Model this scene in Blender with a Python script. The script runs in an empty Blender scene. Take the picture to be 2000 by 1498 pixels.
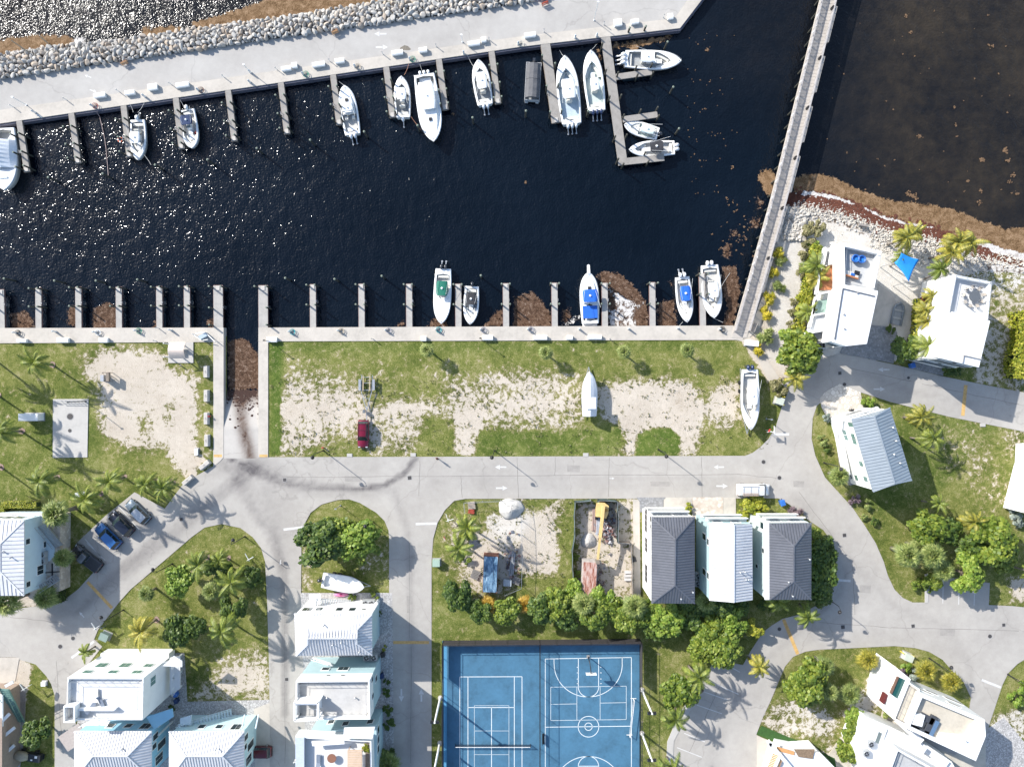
import bpy, bmesh, math, random
import numpy as np
from mathutils import Vector, Matrix, noise as mnoise
from mathutils.geometry import delaunay_2d_cdt
random.seed(7)
SC = bpy.context.scene
COL = SC.collection
# ---------------------------------------------------------------- camera, sky, sun, exposure
CH = 125.0                        # camera height, metres
S = 0.09                          # metres per survey unit on the ground
cam = bpy.data.cameras.new('camera'); camo = bpy.data.objects.new('camera', cam); COL.objects.link(camo)
camo.location = (0, 0, CH); camo.rotation_euler = (0, 0, 0)
cam.sensor_width = 36; cam.lens = 36 * CH / (2000 * S); cam.clip_end = 3000
SC.camera = camo
SUND = Vector((154.6, -117.5, -125)).normalized()     # direction the sunlight travels
EL = math.asin(-SUND.z)
world = bpy.data.worlds.new('World'); SC.world = world; world.use_nodes = True
wn = world.node_tree.nodes; wl = world.node_tree.links
sky = wn.new('ShaderNodeTexSky'); sky.sky_type = 'NISHITA'; sky.sun_disc = False
sky.sun_elevation = EL
sky.sun_rotation = math.atan2(-SUND.x, -SUND.y)
wl.new(sky.outputs[0], wn['Background'].inputs[0]); wn['Background'].inputs[1].default_value = 0.15
sl = bpy.data.lights.new('sun', 'SUN'); sl.energy = 4.3; sl.angle = math.radians(0.5); sl.color = (1.0, 0.965, 0.91)
so = bpy.data.objects.new('sun', sl); COL.objects.link(so)
so.rotation_euler = SUND.to_track_quat('-Z', 'Y').to_euler()
SC.view_settings.view_transform = 'Standard'; SC.view_settings.look = 'None'
SC.view_settings.exposure = 0.84; SC.view_settings.gamma = 1
SC.cycles.use_denoising = True
SC.cycles.max_bounces = 6; SC.cycles.diffuse_bounces = 3; SC.cycles.glossy_bounces = 3
SC.cycles.sample_clamp_indirect = 4
# ---------------------------------------------------------------- helpers
ZW = -1.2                          # water level
def P(x, y, h=0.0):
    """survey coordinates -> metres; a feature seen at height h is reduced to its true ground position"""
    k = (1 - h / CH) * S
    return Vector(((x - 1000) * k, (749 - y) * k, h))
def PL(pts, h=0.0): return [P(a, b, h) for a, b in pts]
def tag(o, label=None, cat=None, group=None, kind=None):
    if label: o['label'] = label
    if cat: o['category'] = cat
    if group: o['group'] = group
    if kind: o['kind'] = kind
    return o
def empty(name, loc, rz=0, label=None, cat=None, group=None):
    o = bpy.data.objects.new(name, None); COL.objects.link(o)
    o.location = loc; o.rotation_euler = (0, 0, rz); o.empty_display_size = .5
    return tag(o, label, cat, group)
class MB:
    def __init__(s): s.v = []; s.f = []; s.m = []
    def add(s, vs, fs, mi=0):
        b = len(s.v); s.v += [tuple(v) for v in vs]
        for f in fs: s.f.append([b + i for i in f]); s.m.append(mi)
        return s
    def box(s, c, d, rz=0, mi=0, rx=0, ry=0):
        x, y, z = d[0] / 2, d[1] / 2, d[2] / 2
        vs = [Vector(q) for q in ((-x,-y,-z),(x,-y,-z),(x,y,-z),(-x,y,-z),(-x,-y,z),(x,-y,z),(x,y,z),(-x,y,z))]
        if rz or rx or ry:
            R = Matrix.Rotation(rz, 3, 'Z') @ Matrix.Rotation(ry, 3, 'Y') @ Matrix.Rotation(rx, 3, 'X'); vs = [R @ v for v in vs]
        c = Vector(c); return s.add([v + c for v in vs], [(0,3,2,1),(4,5,6,7),(0,1,5,4),(1,2,6,5),(2,3,7,6),(3,0,4,7)], mi)
    def bar(s, a, b, w, h=None, mi=0):
        a, b = Vector(a), Vector(b); h = h or w; d = b - a; L = d.length
        if L < 1e-5: return s
        d /= L; up = Vector((0,0,1)) if abs(d.z) < .95 else Vector((1,0,0))
        x = d.cross(up).normalized(); y = x.cross(d); vs = []
        for q in (a, b):
            for sx, sy in ((-1,-1),(1,-1),(1,1),(-1,1)): vs.append(q + x * (sx * w / 2) + y * (sy * h / 2))
        return s.add(vs, [(0,1,2,3),(7,6,5,4),(0,4,5,1),(1,5,6,2),(2,6,7,3),(3,7,4,0)], mi)
    def tube(s, pts, r, n=7, mi=0, cap=True):
        pts = [Vector(p) for p in pts]; rs = r if isinstance(r, (list, tuple)) else [r] * len(pts)
        vs = []; fs = []
        for i, p in enumerate(pts):
            d = (pts[min(i+1, len(pts)-1)] - pts[max(i-1, 0)]).normalized()
            up = Vector((0,0,1)) if abs(d.z) < .9 else Vector((1,0,0))
            x = d.cross(up).normalized(); y = x.cross(d)
            for k in range(n):
                t = 2 * math.pi * k / n; vs.append(p + (x * math.cos(t) + y * math.sin(t)) * rs[i])
        for i in range(len(pts) - 1):
            for k in range(n): fs.append((i*n+k, i*n+(k+1)%n, (i+1)*n+(k+1)%n, (i+1)*n+k))
        if cap: fs.append(tuple(range(n))[::-1]); fs.append(tuple((len(pts)-1)*n + k for k in range(n)))
        return s.add(vs, fs, mi)
    def cyl(s, c, r, h, n=14, mi=0, r2=None):
        c = Vector(c); return s.tube([c, c + Vector((0,0,h))], [r, r if r2 is None else r2], n, mi)
    def prism(s, poly, z0, z1, mi=0):
        """convex or simple polygon (2-D points), closed solid"""
        n = len(poly); A = sum(poly[i][0]*poly[(i+1)%n][1] - poly[(i+1)%n][0]*poly[i][1] for i in range(n))
        if A < 0: poly = poly[::-1]
        vs = [(p[0], p[1], z0) for p in poly] + [(p[0], p[1], z1) for p in poly]
        return s.add(vs, [tuple(range(n))[::-1], tuple(range(n, 2*n))] + [(i, (i+1)%n, n+(i+1)%n, n+i) for i in range(n)], mi)
    def loft(s, rings, mi=0, closed=True, caps=False):
        n = len(rings[0]); vs = [v for r in rings for v in r]; fs = []
        for i in range(len(rings) - 1):
            for k in range(n if closed else n - 1): fs.append((i*n+k, i*n+(k+1)%n, (i+1)*n+(k+1)%n, (i+1)*n+k))
        if caps: fs.append(tuple(range(n))[::-1]); fs.append(tuple((len(rings)-1)*n + k for k in range(n)))
        return s.add(vs, fs, mi)
    def data(s, name, mats, smooth=False, off=None):
        me = bpy.data.meshes.new(name)
        vs = s.v if off is None else [(v[0]-off[0], v[1]-off[1], v[2]-off[2]) for v in s.v]
        me.from_pydata(vs, [], s.f)
        for m in (mats if isinstance(mats, (list, tuple)) else [mats]): me.materials.append(m)
        me.polygons.foreach_set('material_index', s.m)
        if smooth: me.polygons.foreach_set('use_smooth', [True] * len(s.f))
        me.update(); return me
    def build(s, name, mats, parent=None, smooth=False, world=False, local=False):
        """world=True: vertices are in world metres while the parent sits elsewhere"""
        off = parent.location if (parent is not None and world) else None
        o = bpy.data.objects.new(name, s.data(name, mats, smooth, off)); COL.objects.link(o)
        if parent is not None: o.parent = parent
        if world and parent is not None and parent.parent is not None:
            pass
        return o
def centred(name, mb, mats, label=None, cat=None, group=None, kind=None, smooth=False):
    """one-mesh thing with its origin at its own base centre (vertices given in world metres)"""
    a = np.array(mb.v); c = Vector(((a[:,0].min()+a[:,0].max())/2, (a[:,1].min()+a[:,1].max())/2, a[:,2].min()))
    o = bpy.data.objects.new(name, mb.data(name, mats, smooth, c)); COL.objects.link(o); o.location = c
    return tag(o, label, cat, group, kind)
def dup(root, loc, rz=0, sc=1.0, label=None, group=None, cat=None):
    r = root.copy(); COL.objects.link(r); r.location = loc; r.rotation_euler = (0, 0, rz)
    r.scale = (sc, sc, sc) if not isinstance(sc, tuple) else sc
    for ch in KIDS.get(root.name, list(root.children)):
        c = ch.copy(); COL.objects.link(c); c.parent = r
        for g in list(ch.children):
            d = g.copy(); COL.objects.link(d); d.parent = c
    if label: r['label'] = label
    if group: r['group'] = group
    if cat: r['category'] = cat
    return r
KIDS = {}
# ---------------------------------------------------------------- materials
def srgb(r, g, b):
    return tuple(((c/255)/12.92 if c/255 <= .04045 else ((c/255+.055)/1.055)**2.4) for c in (r, g, b))
class NT:
    def __init__(s, name):
        s.m = bpy.data.materials.new(name); s.m.use_nodes = True; s.t = s.m.node_tree
        s.b = s.t.nodes['Principled BSDF']; s.o = s.t.nodes['Material Output']
    def n(s, typ, **kw):
        nd = s.t.nodes.new(typ)
        for k, v in kw.items():
            if k.startswith('i_'): nd.inputs[k[2:].replace('_', ' ')].default_value = v
            else: setattr(nd, k, v)
        return nd
    def l(s, a, b): s.t.links.new(a, b)
    def pos(s): return s.n('ShaderNodeNewGeometry').outputs['Position']
    def obj(s): return s.n('ShaderNodeTexCoord').outputs['Object']
    def noise(s, vec, scale, detail=4, rough=.6, dist=0):
        nd = s.n('ShaderNodeTexNoise'); nd.inputs['Scale'].default_value = scale; nd.inputs['Detail'].default_value = detail
        nd.inputs['Roughness'].default_value = rough; nd.inputs['Distortion'].default_value = dist
        s.l(vec, nd.inputs['Vector']); return nd.outputs['Fac']
    def ramp(s, fac, stops):
        nd = s.n('ShaderNodeValToRGB'); e = nd.color_ramp.elements
        while len(e) < len(stops): e.new(.5)
        for k, (p, c) in enumerate(stops):
            e[k].position = p; e[k].color = (c[0], c[1], c[2], 1) if isinstance(c, (tuple, list)) else (c, c, c, 1)
        s.l(fac, nd.inputs[0]); return nd.outputs[0]
    def math(s, op, a, b=None, clamp=False, c=None):
        nd = s.n('ShaderNodeMath', operation=op); nd.use_clamp = clamp
        for i, x in enumerate((a, b, c)):
            if x is None: continue
            if isinstance(x, (int, float)): nd.inputs[i].default_value = x
            else: s.l(x, nd.inputs[i])
        return nd.outputs[0]
    def mix(s, fac, a, b, blend='MIX'):
        nd = s.n('ShaderNodeMix', data_type='RGBA', blend_type=blend)
        for sock, x in ((nd.inputs[0], fac), (nd.inputs[6], a), (nd.inputs[7], b)):
            if isinstance(x, (int, float)): sock.default_value = x
            elif isinstance(x, (tuple, list)): sock.default_value = (x[0], x[1], x[2], 1)
            else: s.l(x, sock)
        return nd.outputs[2]
    def attr(s, name):
        nd = s.n('ShaderNodeAttribute'); nd.attribute_name = name; return nd.outputs['Fac']
    def bump(s, h, strength=.5, dist=.1):
        nd = s.n('ShaderNodeBump'); nd.inputs['Strength'].default_value = strength; nd.inputs['Distance'].default_value = dist
        s.l(h, nd.inputs['Height']); s.l(nd.outputs[0], s.b.inputs['Normal']); return nd
    def scaled(s, vec, sc, rz=0):
        nd = s.n('ShaderNodeMapping'); nd.inputs['Scale'].default_value = sc; nd.inputs['Rotation'].default_value = (0, 0, rz)
        s.l(vec, nd.inputs[0]); return nd.outputs[0]
MATS = {}
def M(name, col, rough=.6, var=.12, scale=3.0, metal=0.0, bump=0.0, coat=0.0, spec=.5):
    """plain procedural material with a little grime / tone variation (linear colour)"""
    if name in MATS: return MATS[name]
    t = NT(name); v = t.obj(); n1 = t.noise(v, scale, 5, .65); n2 = t.noise(v, scale*7, 3, .6)
    nn = t.math('ADD', t.math('MULTIPLY', n1, .7), t.math('MULTIPLY', n2, .3))
    lo = tuple(c*(1-var*1.6) for c in col); hi = tuple(min(c*(1+var), .92) for c in col)
    t.l(t.ramp(nn, [(.32, lo), (.5, col), (.68, hi)]), t.b.inputs['Base Color'])
    t.b.inputs['Roughness'].default_value = rough; t.b.inputs['Metallic'].default_value = metal
    t.b.inputs['Specular IOR Level'].default_value = spec
    if coat: t.b.inputs['Coat Weight'].default_value = coat
    if bump: t.bump(n2, bump, .02)
    MATS[name] = t.m; return t.m
W_PAINT = M('white_paint', (.74,.74,.72), .5, .06, .8)
W_WALL = M('white_wall', (.76,.76,.74), .7, .05, .5)
W_ROOF = M('white_roof', (.70,.70,.69), .5, .13, .35)
GEL = M('white_gelcoat', (.78,.78,.76), .25, .04, 1.5, coat=.3)
CONC = M('concrete', (.46,.43,.39), .85, .12, .7, bump=.2)
CONC_D = M('grey_concrete', (.30,.29,.28), .85, .15, .9, bump=.2)
STEEL = M('galvanised_steel', (.42,.43,.44), .4, .15, 3, metal=.6)
DARK = M('dark_metal', (.02,.02,.022), .4, .2, 3)
BLACK = M('black_rubber', (.012,.012,.012), .7, .2, 3)
GLASS = M('window_glass', (.02,.035,.04), .08, .2, 1, spec=.8)
GGLASS = M('green_glass', (.10,.19,.17), .1, .2, 1, spec=.8)
WOOD = M('weathered_timber', (.20,.165,.13), .85, .25, 2, bump=.2)
GREYWOOD = M('grey_timber', (.26,.24,.22), .85, .2, 2, bump=.2)
# ---------------------------------------------------------------- fields on the plan
def sdist(X, Y, poly):
    """signed distance (survey units) to polygon, positive inside; X,Y numpy arrays"""
    n = len(poly); D = np.full(X.shape, 1e9); ins = np.zeros(X.shape, bool)
    for i in range(n):
        x0, y0 = poly[i]; x1, y1 = poly[(i+1) % n]
        dx, dy = x1-x0, y1-y0; L2 = dx*dx+dy*dy + 1e-9
        t = np.clip(((X-x0)*dx + (Y-y0)*dy)/L2, 0, 1)
        D = np.minimum(D, np.hypot(X-(x0+t*dx), Y-(y0+t*dy)))
        if y0 != y1:
            c = ((y0 > Y) != (y1 > Y)) & (X < (x1-x0)*(Y-y0)/(y1-y0) + x0); ins ^= c
    return np.where(ins, D, -D)
def ldist(X, Y, line):
    D = np.full(X.shape, 1e9)
    for (x0, y0), (x1, y1) in zip(line[:-1], line[1:]):
        dx, dy = x1-x0, y1-y0; t = np.clip(((X-x0)*dx + (Y-y0)*dy)/(dx*dx+dy*dy+1e-9), 0, 1)
        D = np.minimum(D, np.hypot(X-(x0+t*dx), Y-(y0+t*dy)))
    return D
def ss(x, a, b): t = np.clip((x-a)/(b-a), 0, 1); return t*t*(3-2*t)
def grid(name, x0, x1, y0, y1, step, zf, attrs, mat, keep=None):
    xs = np.linspace(x0, x1, int(round((x1-x0)/step))+1); ys = np.linspace(y0, y1, int(round((y1-y0)/step))+1)
    X, Y = np.meshgrid(xs, ys); nx, ny = len(xs), len(ys)
    Z = zf(X, Y) if callable(zf) else np.full(X.shape, float(zf))
    V = np.stack([(X-1000)*S, (749-Y)*S, Z], -1).reshape(-1, 3)
    I = np.arange(nx*ny).reshape(ny, nx)
    F = np.stack([I[:-1,:-1], I[1:,:-1], I[1:,1:], I[:-1,1:]], -1).reshape(-1, 4)
    if keep is not None:
        K = keep(X, Y); kc = (K[:-1,:-1] & K[1:,:-1] & K[1:,1:] & K[:-1,1:]).reshape(-1); F = F[kc]
    A = {k: f(X, Y).reshape(-1).astype(np.float32) for k, f in attrs.items()}
    used = np.unique(F); remap = np.full(len(V), -1); remap[used] = np.arange(len(used)); V = V[used]; F = remap[F]
    me = bpy.data.meshes.new(name); me.from_pydata(V.tolist(), [], F.tolist())
    for k, a in A.items():
        at = me.attributes.new(k, 'FLOAT', 'POINT'); at.data.foreach_set('value', a[used])
    me.polygons.foreach_set('use_smooth', [True]*len(F)); me.materials.append(mat); me.update()
    o = bpy.data.objects.new(name, me); COL.objects.link(o); return o
def smoothline(pts, it=2, closed=True):
    for _ in range(it):
        q = []; n = len(pts)
        for i in range(n if closed else n-1):
            a, b = pts[i], pts[(i+1) % n]
            if len(a) > 2 or len(b) > 2 and False: pass
            q.append((a[0]*.75+b[0]*.25, a[1]*.75+b[1]*.25)); q.append((a[0]*.25+b[0]*.75, a[1]*.25+b[1]*.75))
        pts = q
    return pts
def sheet(name, outers, holes, z, step, attrs, mat, zf=None):
    """triangulated sheet: union-free list of outer polygons minus holes, with interior points for attributes"""
    vs = []; es = []
    for poly in list(outers) + list(holes):
        b = len(vs); pts = []
        for i in range(len(poly)):
            a = poly[i]; c = poly[(i+1) % len(poly)]; L = math.hypot(c[0]-a[0], c[1]-a[1]); k = max(1, int(L/(step*1.5)))
            for j in range(k): pts.append((a[0]+(c[0]-a[0])*j/k, a[1]+(c[1]-a[1])*j/k))
        vs += pts; m = len(pts); es += [(b+i, b+(i+1) % m) for i in range(m)]
    B = np.array(vs); lo = B.min(0); hi = B.max(0)
    gx, gy = np.meshgrid(np.arange(lo[0]+step/2, hi[0], step), np.arange(lo[1]+step/2, hi[1], step))
    gx = gx.ravel(); gy = gy.ravel(); gx = gx + ((np.arange(len(gx)) * 7) % 3 - 1) * step * .1
    def inside(x, y, mg=0):
        q = np.full(x.shape, -1e9)
        for p in outers: q = np.maximum(q, sdist(x, y, p))
        for h in holes: q = np.minimum(q, -sdist(x, y, h))
        return q
    k = inside(gx, gy) > step*.35
    allv = [Vector((float(a), float(b))) for a, b in vs] + [Vector((float(a), float(b))) for a, b in zip(gx[k], gy[k])]
    r = delaunay_2d_cdt(allv, es, [], 0, 1e-4)
    V = np.array([(v.x, v.y) for v in r[0]]); F = np.array([f[:] for f in r[2]])
    c = V[F].mean(1); F = F[inside(c[:,0], c[:,1]) > 0]
    X, Y = V[:,0], V[:,1]
    Z = zf(X, Y) if zf else np.full(X.shape, z)
    Vw = np.stack([(X-1000)*S, (749-Y)*S, Z], -1)
    a, b2, c2 = Vw[F[:,0]], Vw[F[:,1]], Vw[F[:,2]]
    cr = (b2[:,0]-a[:,0])*(c2[:,1]-a[:,1]) - (b2[:,1]-a[:,1])*(c2[:,0]-a[:,0]); F[cr < 0] = F[cr < 0][:, ::-1]
    me = bpy.data.meshes.new(name); me.from_pydata(Vw.tolist(), [], F.tolist())
    for kk, f in attrs.items():
        at = me.attributes.new(kk, 'FLOAT', 'POINT'); at.data.foreach_set('value', f(X, Y).astype(np.float32))
    me.materials.append(mat); me.update()
    o = bpy.data.objects.new(name, me); COL.objects.link(o); return tag(o, kind='structure')
# ---------------------------------------------------------------- ground (land + sea bed)
SHORE = [(1535,372),(1600,377),(1640,384),(1690,400),(1730,420),(1780,434),(1830,440),(1900,468),(1940,480),(2030,505)]
LAND = [(-60,655),(437,655),(437,893),(505,893),(505,652),(1450,650),(1478,560),(1500,470),(1520,400)] + SHORE + [(2400,560),(2400,1900),(-400,1900),(-400,655)]
SAND = [  # polygon, strength 0..1 (bareness), softness
 ([(195,688),(250,682),(312,690),(330,722),(382,738),(384,872),(402,905),(372,932),(342,912),(325,872),(252,872),(205,852),(198,800),(196,745),(165,728)], 1.0, 14),
 ([(150,690),(195,690),(200,740),(160,725)], .5, 20),
 ([(398,690),(410,690),(410,880),(398,880)], .35, 12),
 ([(556,735),(600,745),(700,750),(760,800),(740,880),(600,886),(535,890),(545,800)], .74, 22),
 ([(560,700),(590,720),(700,738),(560,760)], .58, 25),
 ([(545,775),(700,785),(690,830),(545,825)], .95, 14),
 ([(700,740),(905,780),(890,885),(700,885)], .64, 30),
 ([(690,795),(790,775),(900,795),(1010,762),(1130,770),(1130,800),(990,815),(905,830),(700,812)], .9, 20),
 ([(850,740),(1130,745),(1140,842),(880,840)], .66, 30),
 ([(885,812),(945,812),(928,888),(880,889)], .95, 10),
 ([(935,732),(1010,727),(1130,742),(1120,775),(940,765)], .74, 18),
 ([(1170,757),(1250,745),(1440,752),(1445,812),(1375,815),(1360,888),(1200,888),(1222,860),(1180,812),(1165,790)], .98, 16),
 ([(1355,770),(1470,790),(1490,840),(1400,870)], .66, 25),
 ([(940,990),(1020,985),(1015,1060),(985,1075),(955,1050),(945,1010)], .95, 16),
 ([(1000,975),(1100,975),(1100,1120),(1085,1140),(1020,1135),(1000,1090)], .95, 18),
 ([(880,1020),(1020,1040),(1020,1150),(905,1150)], .85, 22),
 ([(1125,985),(1240,975),(1245,1170),(1120,1165)], .8, 14),
 ([(1175,1060),(1235,1060),(1240,1165),(1180,1165)], .85, 14),
 ([(432,1295),(522,1275),(526,1362),(380,1362),(420,1325)], .82, 22),
 ([(590,1060),(612,1062),(605,1150),(590,1155)], .5, 12),
 ([(700,1070),(758,1060),(758,1120),(705,1120)], .42, 18),
 ([(1495,1380),(1560,1365),(1640,1400),(1630,1440),(1520,1440),(1485,1415)], .62, 20),
 ([(1600,1440),(1680,1440),(1700,1500),(1600,1500)], .5, 20),
 ([(1640,1395),(1700,1330),(1760,1310),(1780,1345),(1700,1395),(1660,1410)], .75, 16),
 ([(1935,1400),(2010,1380),(2010,1510),(1930,1510)], .66, 22),
 ([(1895,520),(2010,520),(2010,765),(1905,765)], .52, 25),
 ([(1905,620),(1970,640),(1960,760),(1900,760)], .6, 20),
 ([(1450,600),(1540,385),(1640,390),(1900,470),(2010,505),(2010,530),(1910,530),(1860,545),(1800,600),(1770,700),(1620,705),(1560,740),(1500,745),(1450,665)], 1.25, 8),
 ([(40,1283),(62,1300),(50,1360),(30,1500),(-40,1500),(-40,1283)], 1.0, 6),
 ([(1840,835),(1920,850),(1990,980),(1940,1000),(1850,900)], .33, 40),
 ([(1960,820),(2010,830),(2010,870),(1975,900)], .5, 20),
 ([(1970,1130),(2010,1130),(2010,1170),(1975,1175)], .8, 15),
 ([(145,1055),(170,1045),(185,1080),(160,1100)], .45, 14),
 ([(0,1150),(90,1160),(75,1185),(0,1190)], .9, 8),
]
GREEN = [([(835,812),(860,806),(888,840),(888,886),(820,886),(822,850)], .75, 14), ([(935,852),(1000,850),(1130,845),(1165,822),(1210,835),(1216,865),(1195,889),(935,889)], .42, 12), ([(1120,845),(1165,825),(1210,838),(1212,865),(1190,888),(1110,888)], .6, 12), ([(930,850),(985,845),(1000,870),(990,889),(930,889)], .4, 10),
 ([(1245,850),(1270,836),(1310,836),(1330,855),(1325,888),(1242,888)], 1.2, 8), ([(1358,745),(1400,745),(1385,788),(1362,785)], .7, 10),
 ([(1375,862),(1430,840),(1520,800),(1520,889),(1370,889)], .8, 16), ([(265,810),(290,800),(300,815),(290,858),(270,852)], .55, 10), ([(320,790),(345,780),(335,835),(318,842)], .45, 8),
 ([(527,668),(552,668),(552,740),(545,790),(545,885),(527,889)], 1.0, 8), ([(1085,1010),(1120,985),(1120,1150),(1098,1150)], .6, 12),
 ([(940,978),(985,980),(980,1005),(935,1010)], .8, 14), ([(1025,975),(1080,975),(1060,1000),(1020,1000)], .8, 10), ([(1010,1125),(1110,1120),(1110,1165),(1000,1165)], .8, 14),
 ([(640,850),(700,845),(700,889),(610,889)], .45, 16), ([(710,760),(850,745),(850,765),(730,790)], .4, 14)]
def f_sand(X, Y):
    a = np.zeros(X.shape)
    for p, w, s in SAND: k = 1.9 if s > 10 and p[0][0] < 1450 else 1; a = np.maximum(a, w*ss(sdist(X, Y, p), -s*k, s*.8*k))
    for p, w, s in GREEN: k = 1.7 if s > 8 else 1; a = a - w*ss(sdist(X, Y, p), -s*k, s*k)
    return np.clip(a, 0, 1.3)
def f_white(X, Y):
    a = ss(sdist(X, Y, [(1500,700),(1520,385),(1640,390),(1900,470),(2010,505),(2010,560),(1780,600),(1760,720),(1560,745)]), -20, 20)
    a = np.maximum(a, .7*ss(X, 1350, 1650)*(Y > 1250)); a = np.maximum(a, .9*ss(-np.hypot(X-990, Y-1015), -60, -20)); return a
def f_weed(X, Y):
    top = [(x, y+3) for x, y in SHORE]; d = ldist(X, Y, [(x, y+14) for x, y in SHORE])
    return ss(-d, -17, -5) * (X > 1520)
def f_rock(X, Y):
    d = ldist(X, Y, [(1520,440),(1560,425),(1600,418),(1640,420),(1690,440),(1730,458),(1780,470),(1830,478),(1900,500),(1940,510),(2030,520)])
    return ss(-d, -26, -12) * (X > 1515)
def g_z(X, Y):
    d = sdist(X, Y, LAND)*S; beach = (X > 1525) & (Y < 560)
    return np.where(beach, np.clip(d*.42 - 1.25, -3.2, 0.0), np.where(d > 0, 0.0, -3.2)) + .03*np.sin(X*.05)*np.cos(Y*.043) - .03
def f_lush(X, Y):
    a = .35*np.ones(X.shape) + .55*ss(-sdist(X, Y, [(0,668),(440,668),(440,1000),(0,1000)]), -5, 5)*0
    for p, w in (([(527,668),(552,668),(552,889),(527,889)], .6), ([(1240,836),(1335,836),(1335,889),(1240,889)], .6), ([(1595,795),(1730,770),(1960,820),(1800,1000),(1700,1000)], .25),
                 ([(1480,1415),(1640,1470),(1700,1520),(1600,1520),(1478,1440)], .6), ([(527,668),(1440,665),(1440,685),(527,688)], .25), ([(845,1160),(1250,1180),(1400,1250),(1250,1250),(845,1250)], .2),
                 ([(935,845),(1216,835),(1210,889),(935,889)], .35), ([(0,760),(200,760),(200,990),(0,990)], .15)):
        a = a + w*ss(sdist(X, Y, p), -8, 8)
    return a
t = NT('ground_surface'); v = t.pos()
sand = t.attr('sand'); white = t.attr('white'); lush = t.attr('lush'); weed = t.attr('weed'); rock = t.attr('rock')
n1 = t.noise(v, .16, 5, .6); n2 = t.noise(v, 1.1, 8, .72, .4); n3 = t.noise(v, 6, 4, .7); n4 = t.noise(v, .45, 4, .6)
mk = t.math('ADD', sand, t.math('ADD', t.math('MULTIPLY', t.math('SUBTRACT', n2, .5), 2.9), t.math('MULTIPLY', t.math('SUBTRACT', n4, .5), .9)))
mk = t.math('ADD', mk, t.math('MULTIPLY', t.math('SUBTRACT', n3, .5), .9))
mask = t.ramp(mk, [(.50, 0.0), (.66, 1.0)])
g = t.math('ADD', t.math('MULTIPLY', n1, .36), t.math('ADD', t.math('MULTIPLY', n2, .32), t.math('MULTIPLY', n3, .42)))
g = t.math('ADD', t.math('MULTIPLY', t.math('SUBTRACT', g, .55), 2.1), .5)
dry = t.ramp(g, [(.24, (.060,.082,.018)), (.40, (.135,.148,.036)), (.55, (.235,.225,.070)), (.70, (.38,.33,.17))])
lsh = t.ramp(g, [(.26, (.034,.068,.012)), (.50, (.085,.130,.024)), (.72, (.18,.21,.05))])
grass = t.mix(t.math('MULTIPLY', lush, 1.0, True), dry, lsh)
sn = t.math('ADD', t.math('MULTIPLY', n3, .35), t.math('ADD', t.math('MULTIPLY', n1, .35), t.math('MULTIPLY', n2, .3)))
sc1 = t.ramp(sn, [(.34, (.28,.22,.155)), (.45, (.49,.425,.345)), (.62, (.60,.535,.45))])
sc2 = t.ramp(sn, [(.32, (.38,.34,.28)), (.45, (.56,.52,.46)), (.60, (.66,.63,.58))])
sandc = t.mix(white, sc1, sc2)
grass = t.mix(t.ramp(mk, [(.16, 0.0), (.50, .85)]), grass, t.ramp(g, [(.3, (.13,.12,.045)), (.6, (.33,.28,.15))]))
col = t.mix(mask, grass, sandc)
wn_ = t.noise(v, .9, 6, .7); wm = t.ramp(t.math('ADD', weed, t.math('MULTIPLY', t.math('SUBTRACT', wn_, .5), 1.6)), [(.42, 0.0), (.55, 1.0)])
col = t.mix(wm, col, t.ramp(n3, [(.3, (.05,.018,.010)), (.6, (.15,.060,.035)), (.75,(.30,.2,.15))]))
vor = t.n('ShaderNodeTexVoronoi'); vor.inputs['Scale'].default_value = 1.9; t.l(v, vor.inputs['Vector'])
rk = t.ramp(t.math('ADD', rock, t.math('MULTIPLY', t.math('SUBTRACT', n2, .5), 1.2)), [(.4, 0.0), (.5, 1.0)])
col = t.mix(t.math('MULTIPLY', rk, t.math('SUBTRACT', 1.0, wm)), col, t.ramp(vor.outputs['Distance'], [(.25, (.62,.59,.55)), (.62, (.45,.41,.36)), (.8, (.12,.09,.07))]))
t.l(col, t.b.inputs['Base Color']); t.b.inputs['Roughness'].default_value = .95; t.b.inputs['Specular IOR Level'].default_value = .1
hh = t.math('ADD', t.math('MULTIPLY', n3, .6), t.math('MULTIPLY', t.noise(v, 14, 3, .7), .4)); t.bump(hh, .9, .22)
GROUND = t.m
ground = grid('ground', -60, 2060, 340, 1560, 4, g_z, dict(sand=f_sand, white=f_white, lush=f_lush, weed=f_weed, rock=f_rock), GROUND, keep=lambda X, Y: (X > 1400) | (Y > 630))
tag(ground, kind='structure')
far = MB()
for x0, x1, y0, y1 in ((-9000, 11000, 1560, 12000), (-9000, -60, 640, 1560), (2060, 11000, 500, 1560)):
    a = P(x0, y1); b = P(x1, y0); far.add([(a.x,a.y,-.06),(b.x,a.y,-.06),(b.x,b.y,-.06),(a.x,b.y,-.06)], [(0,1,2,3)])
far = far.build('far_ground', GROUND); tag(far, kind='structure')
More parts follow.
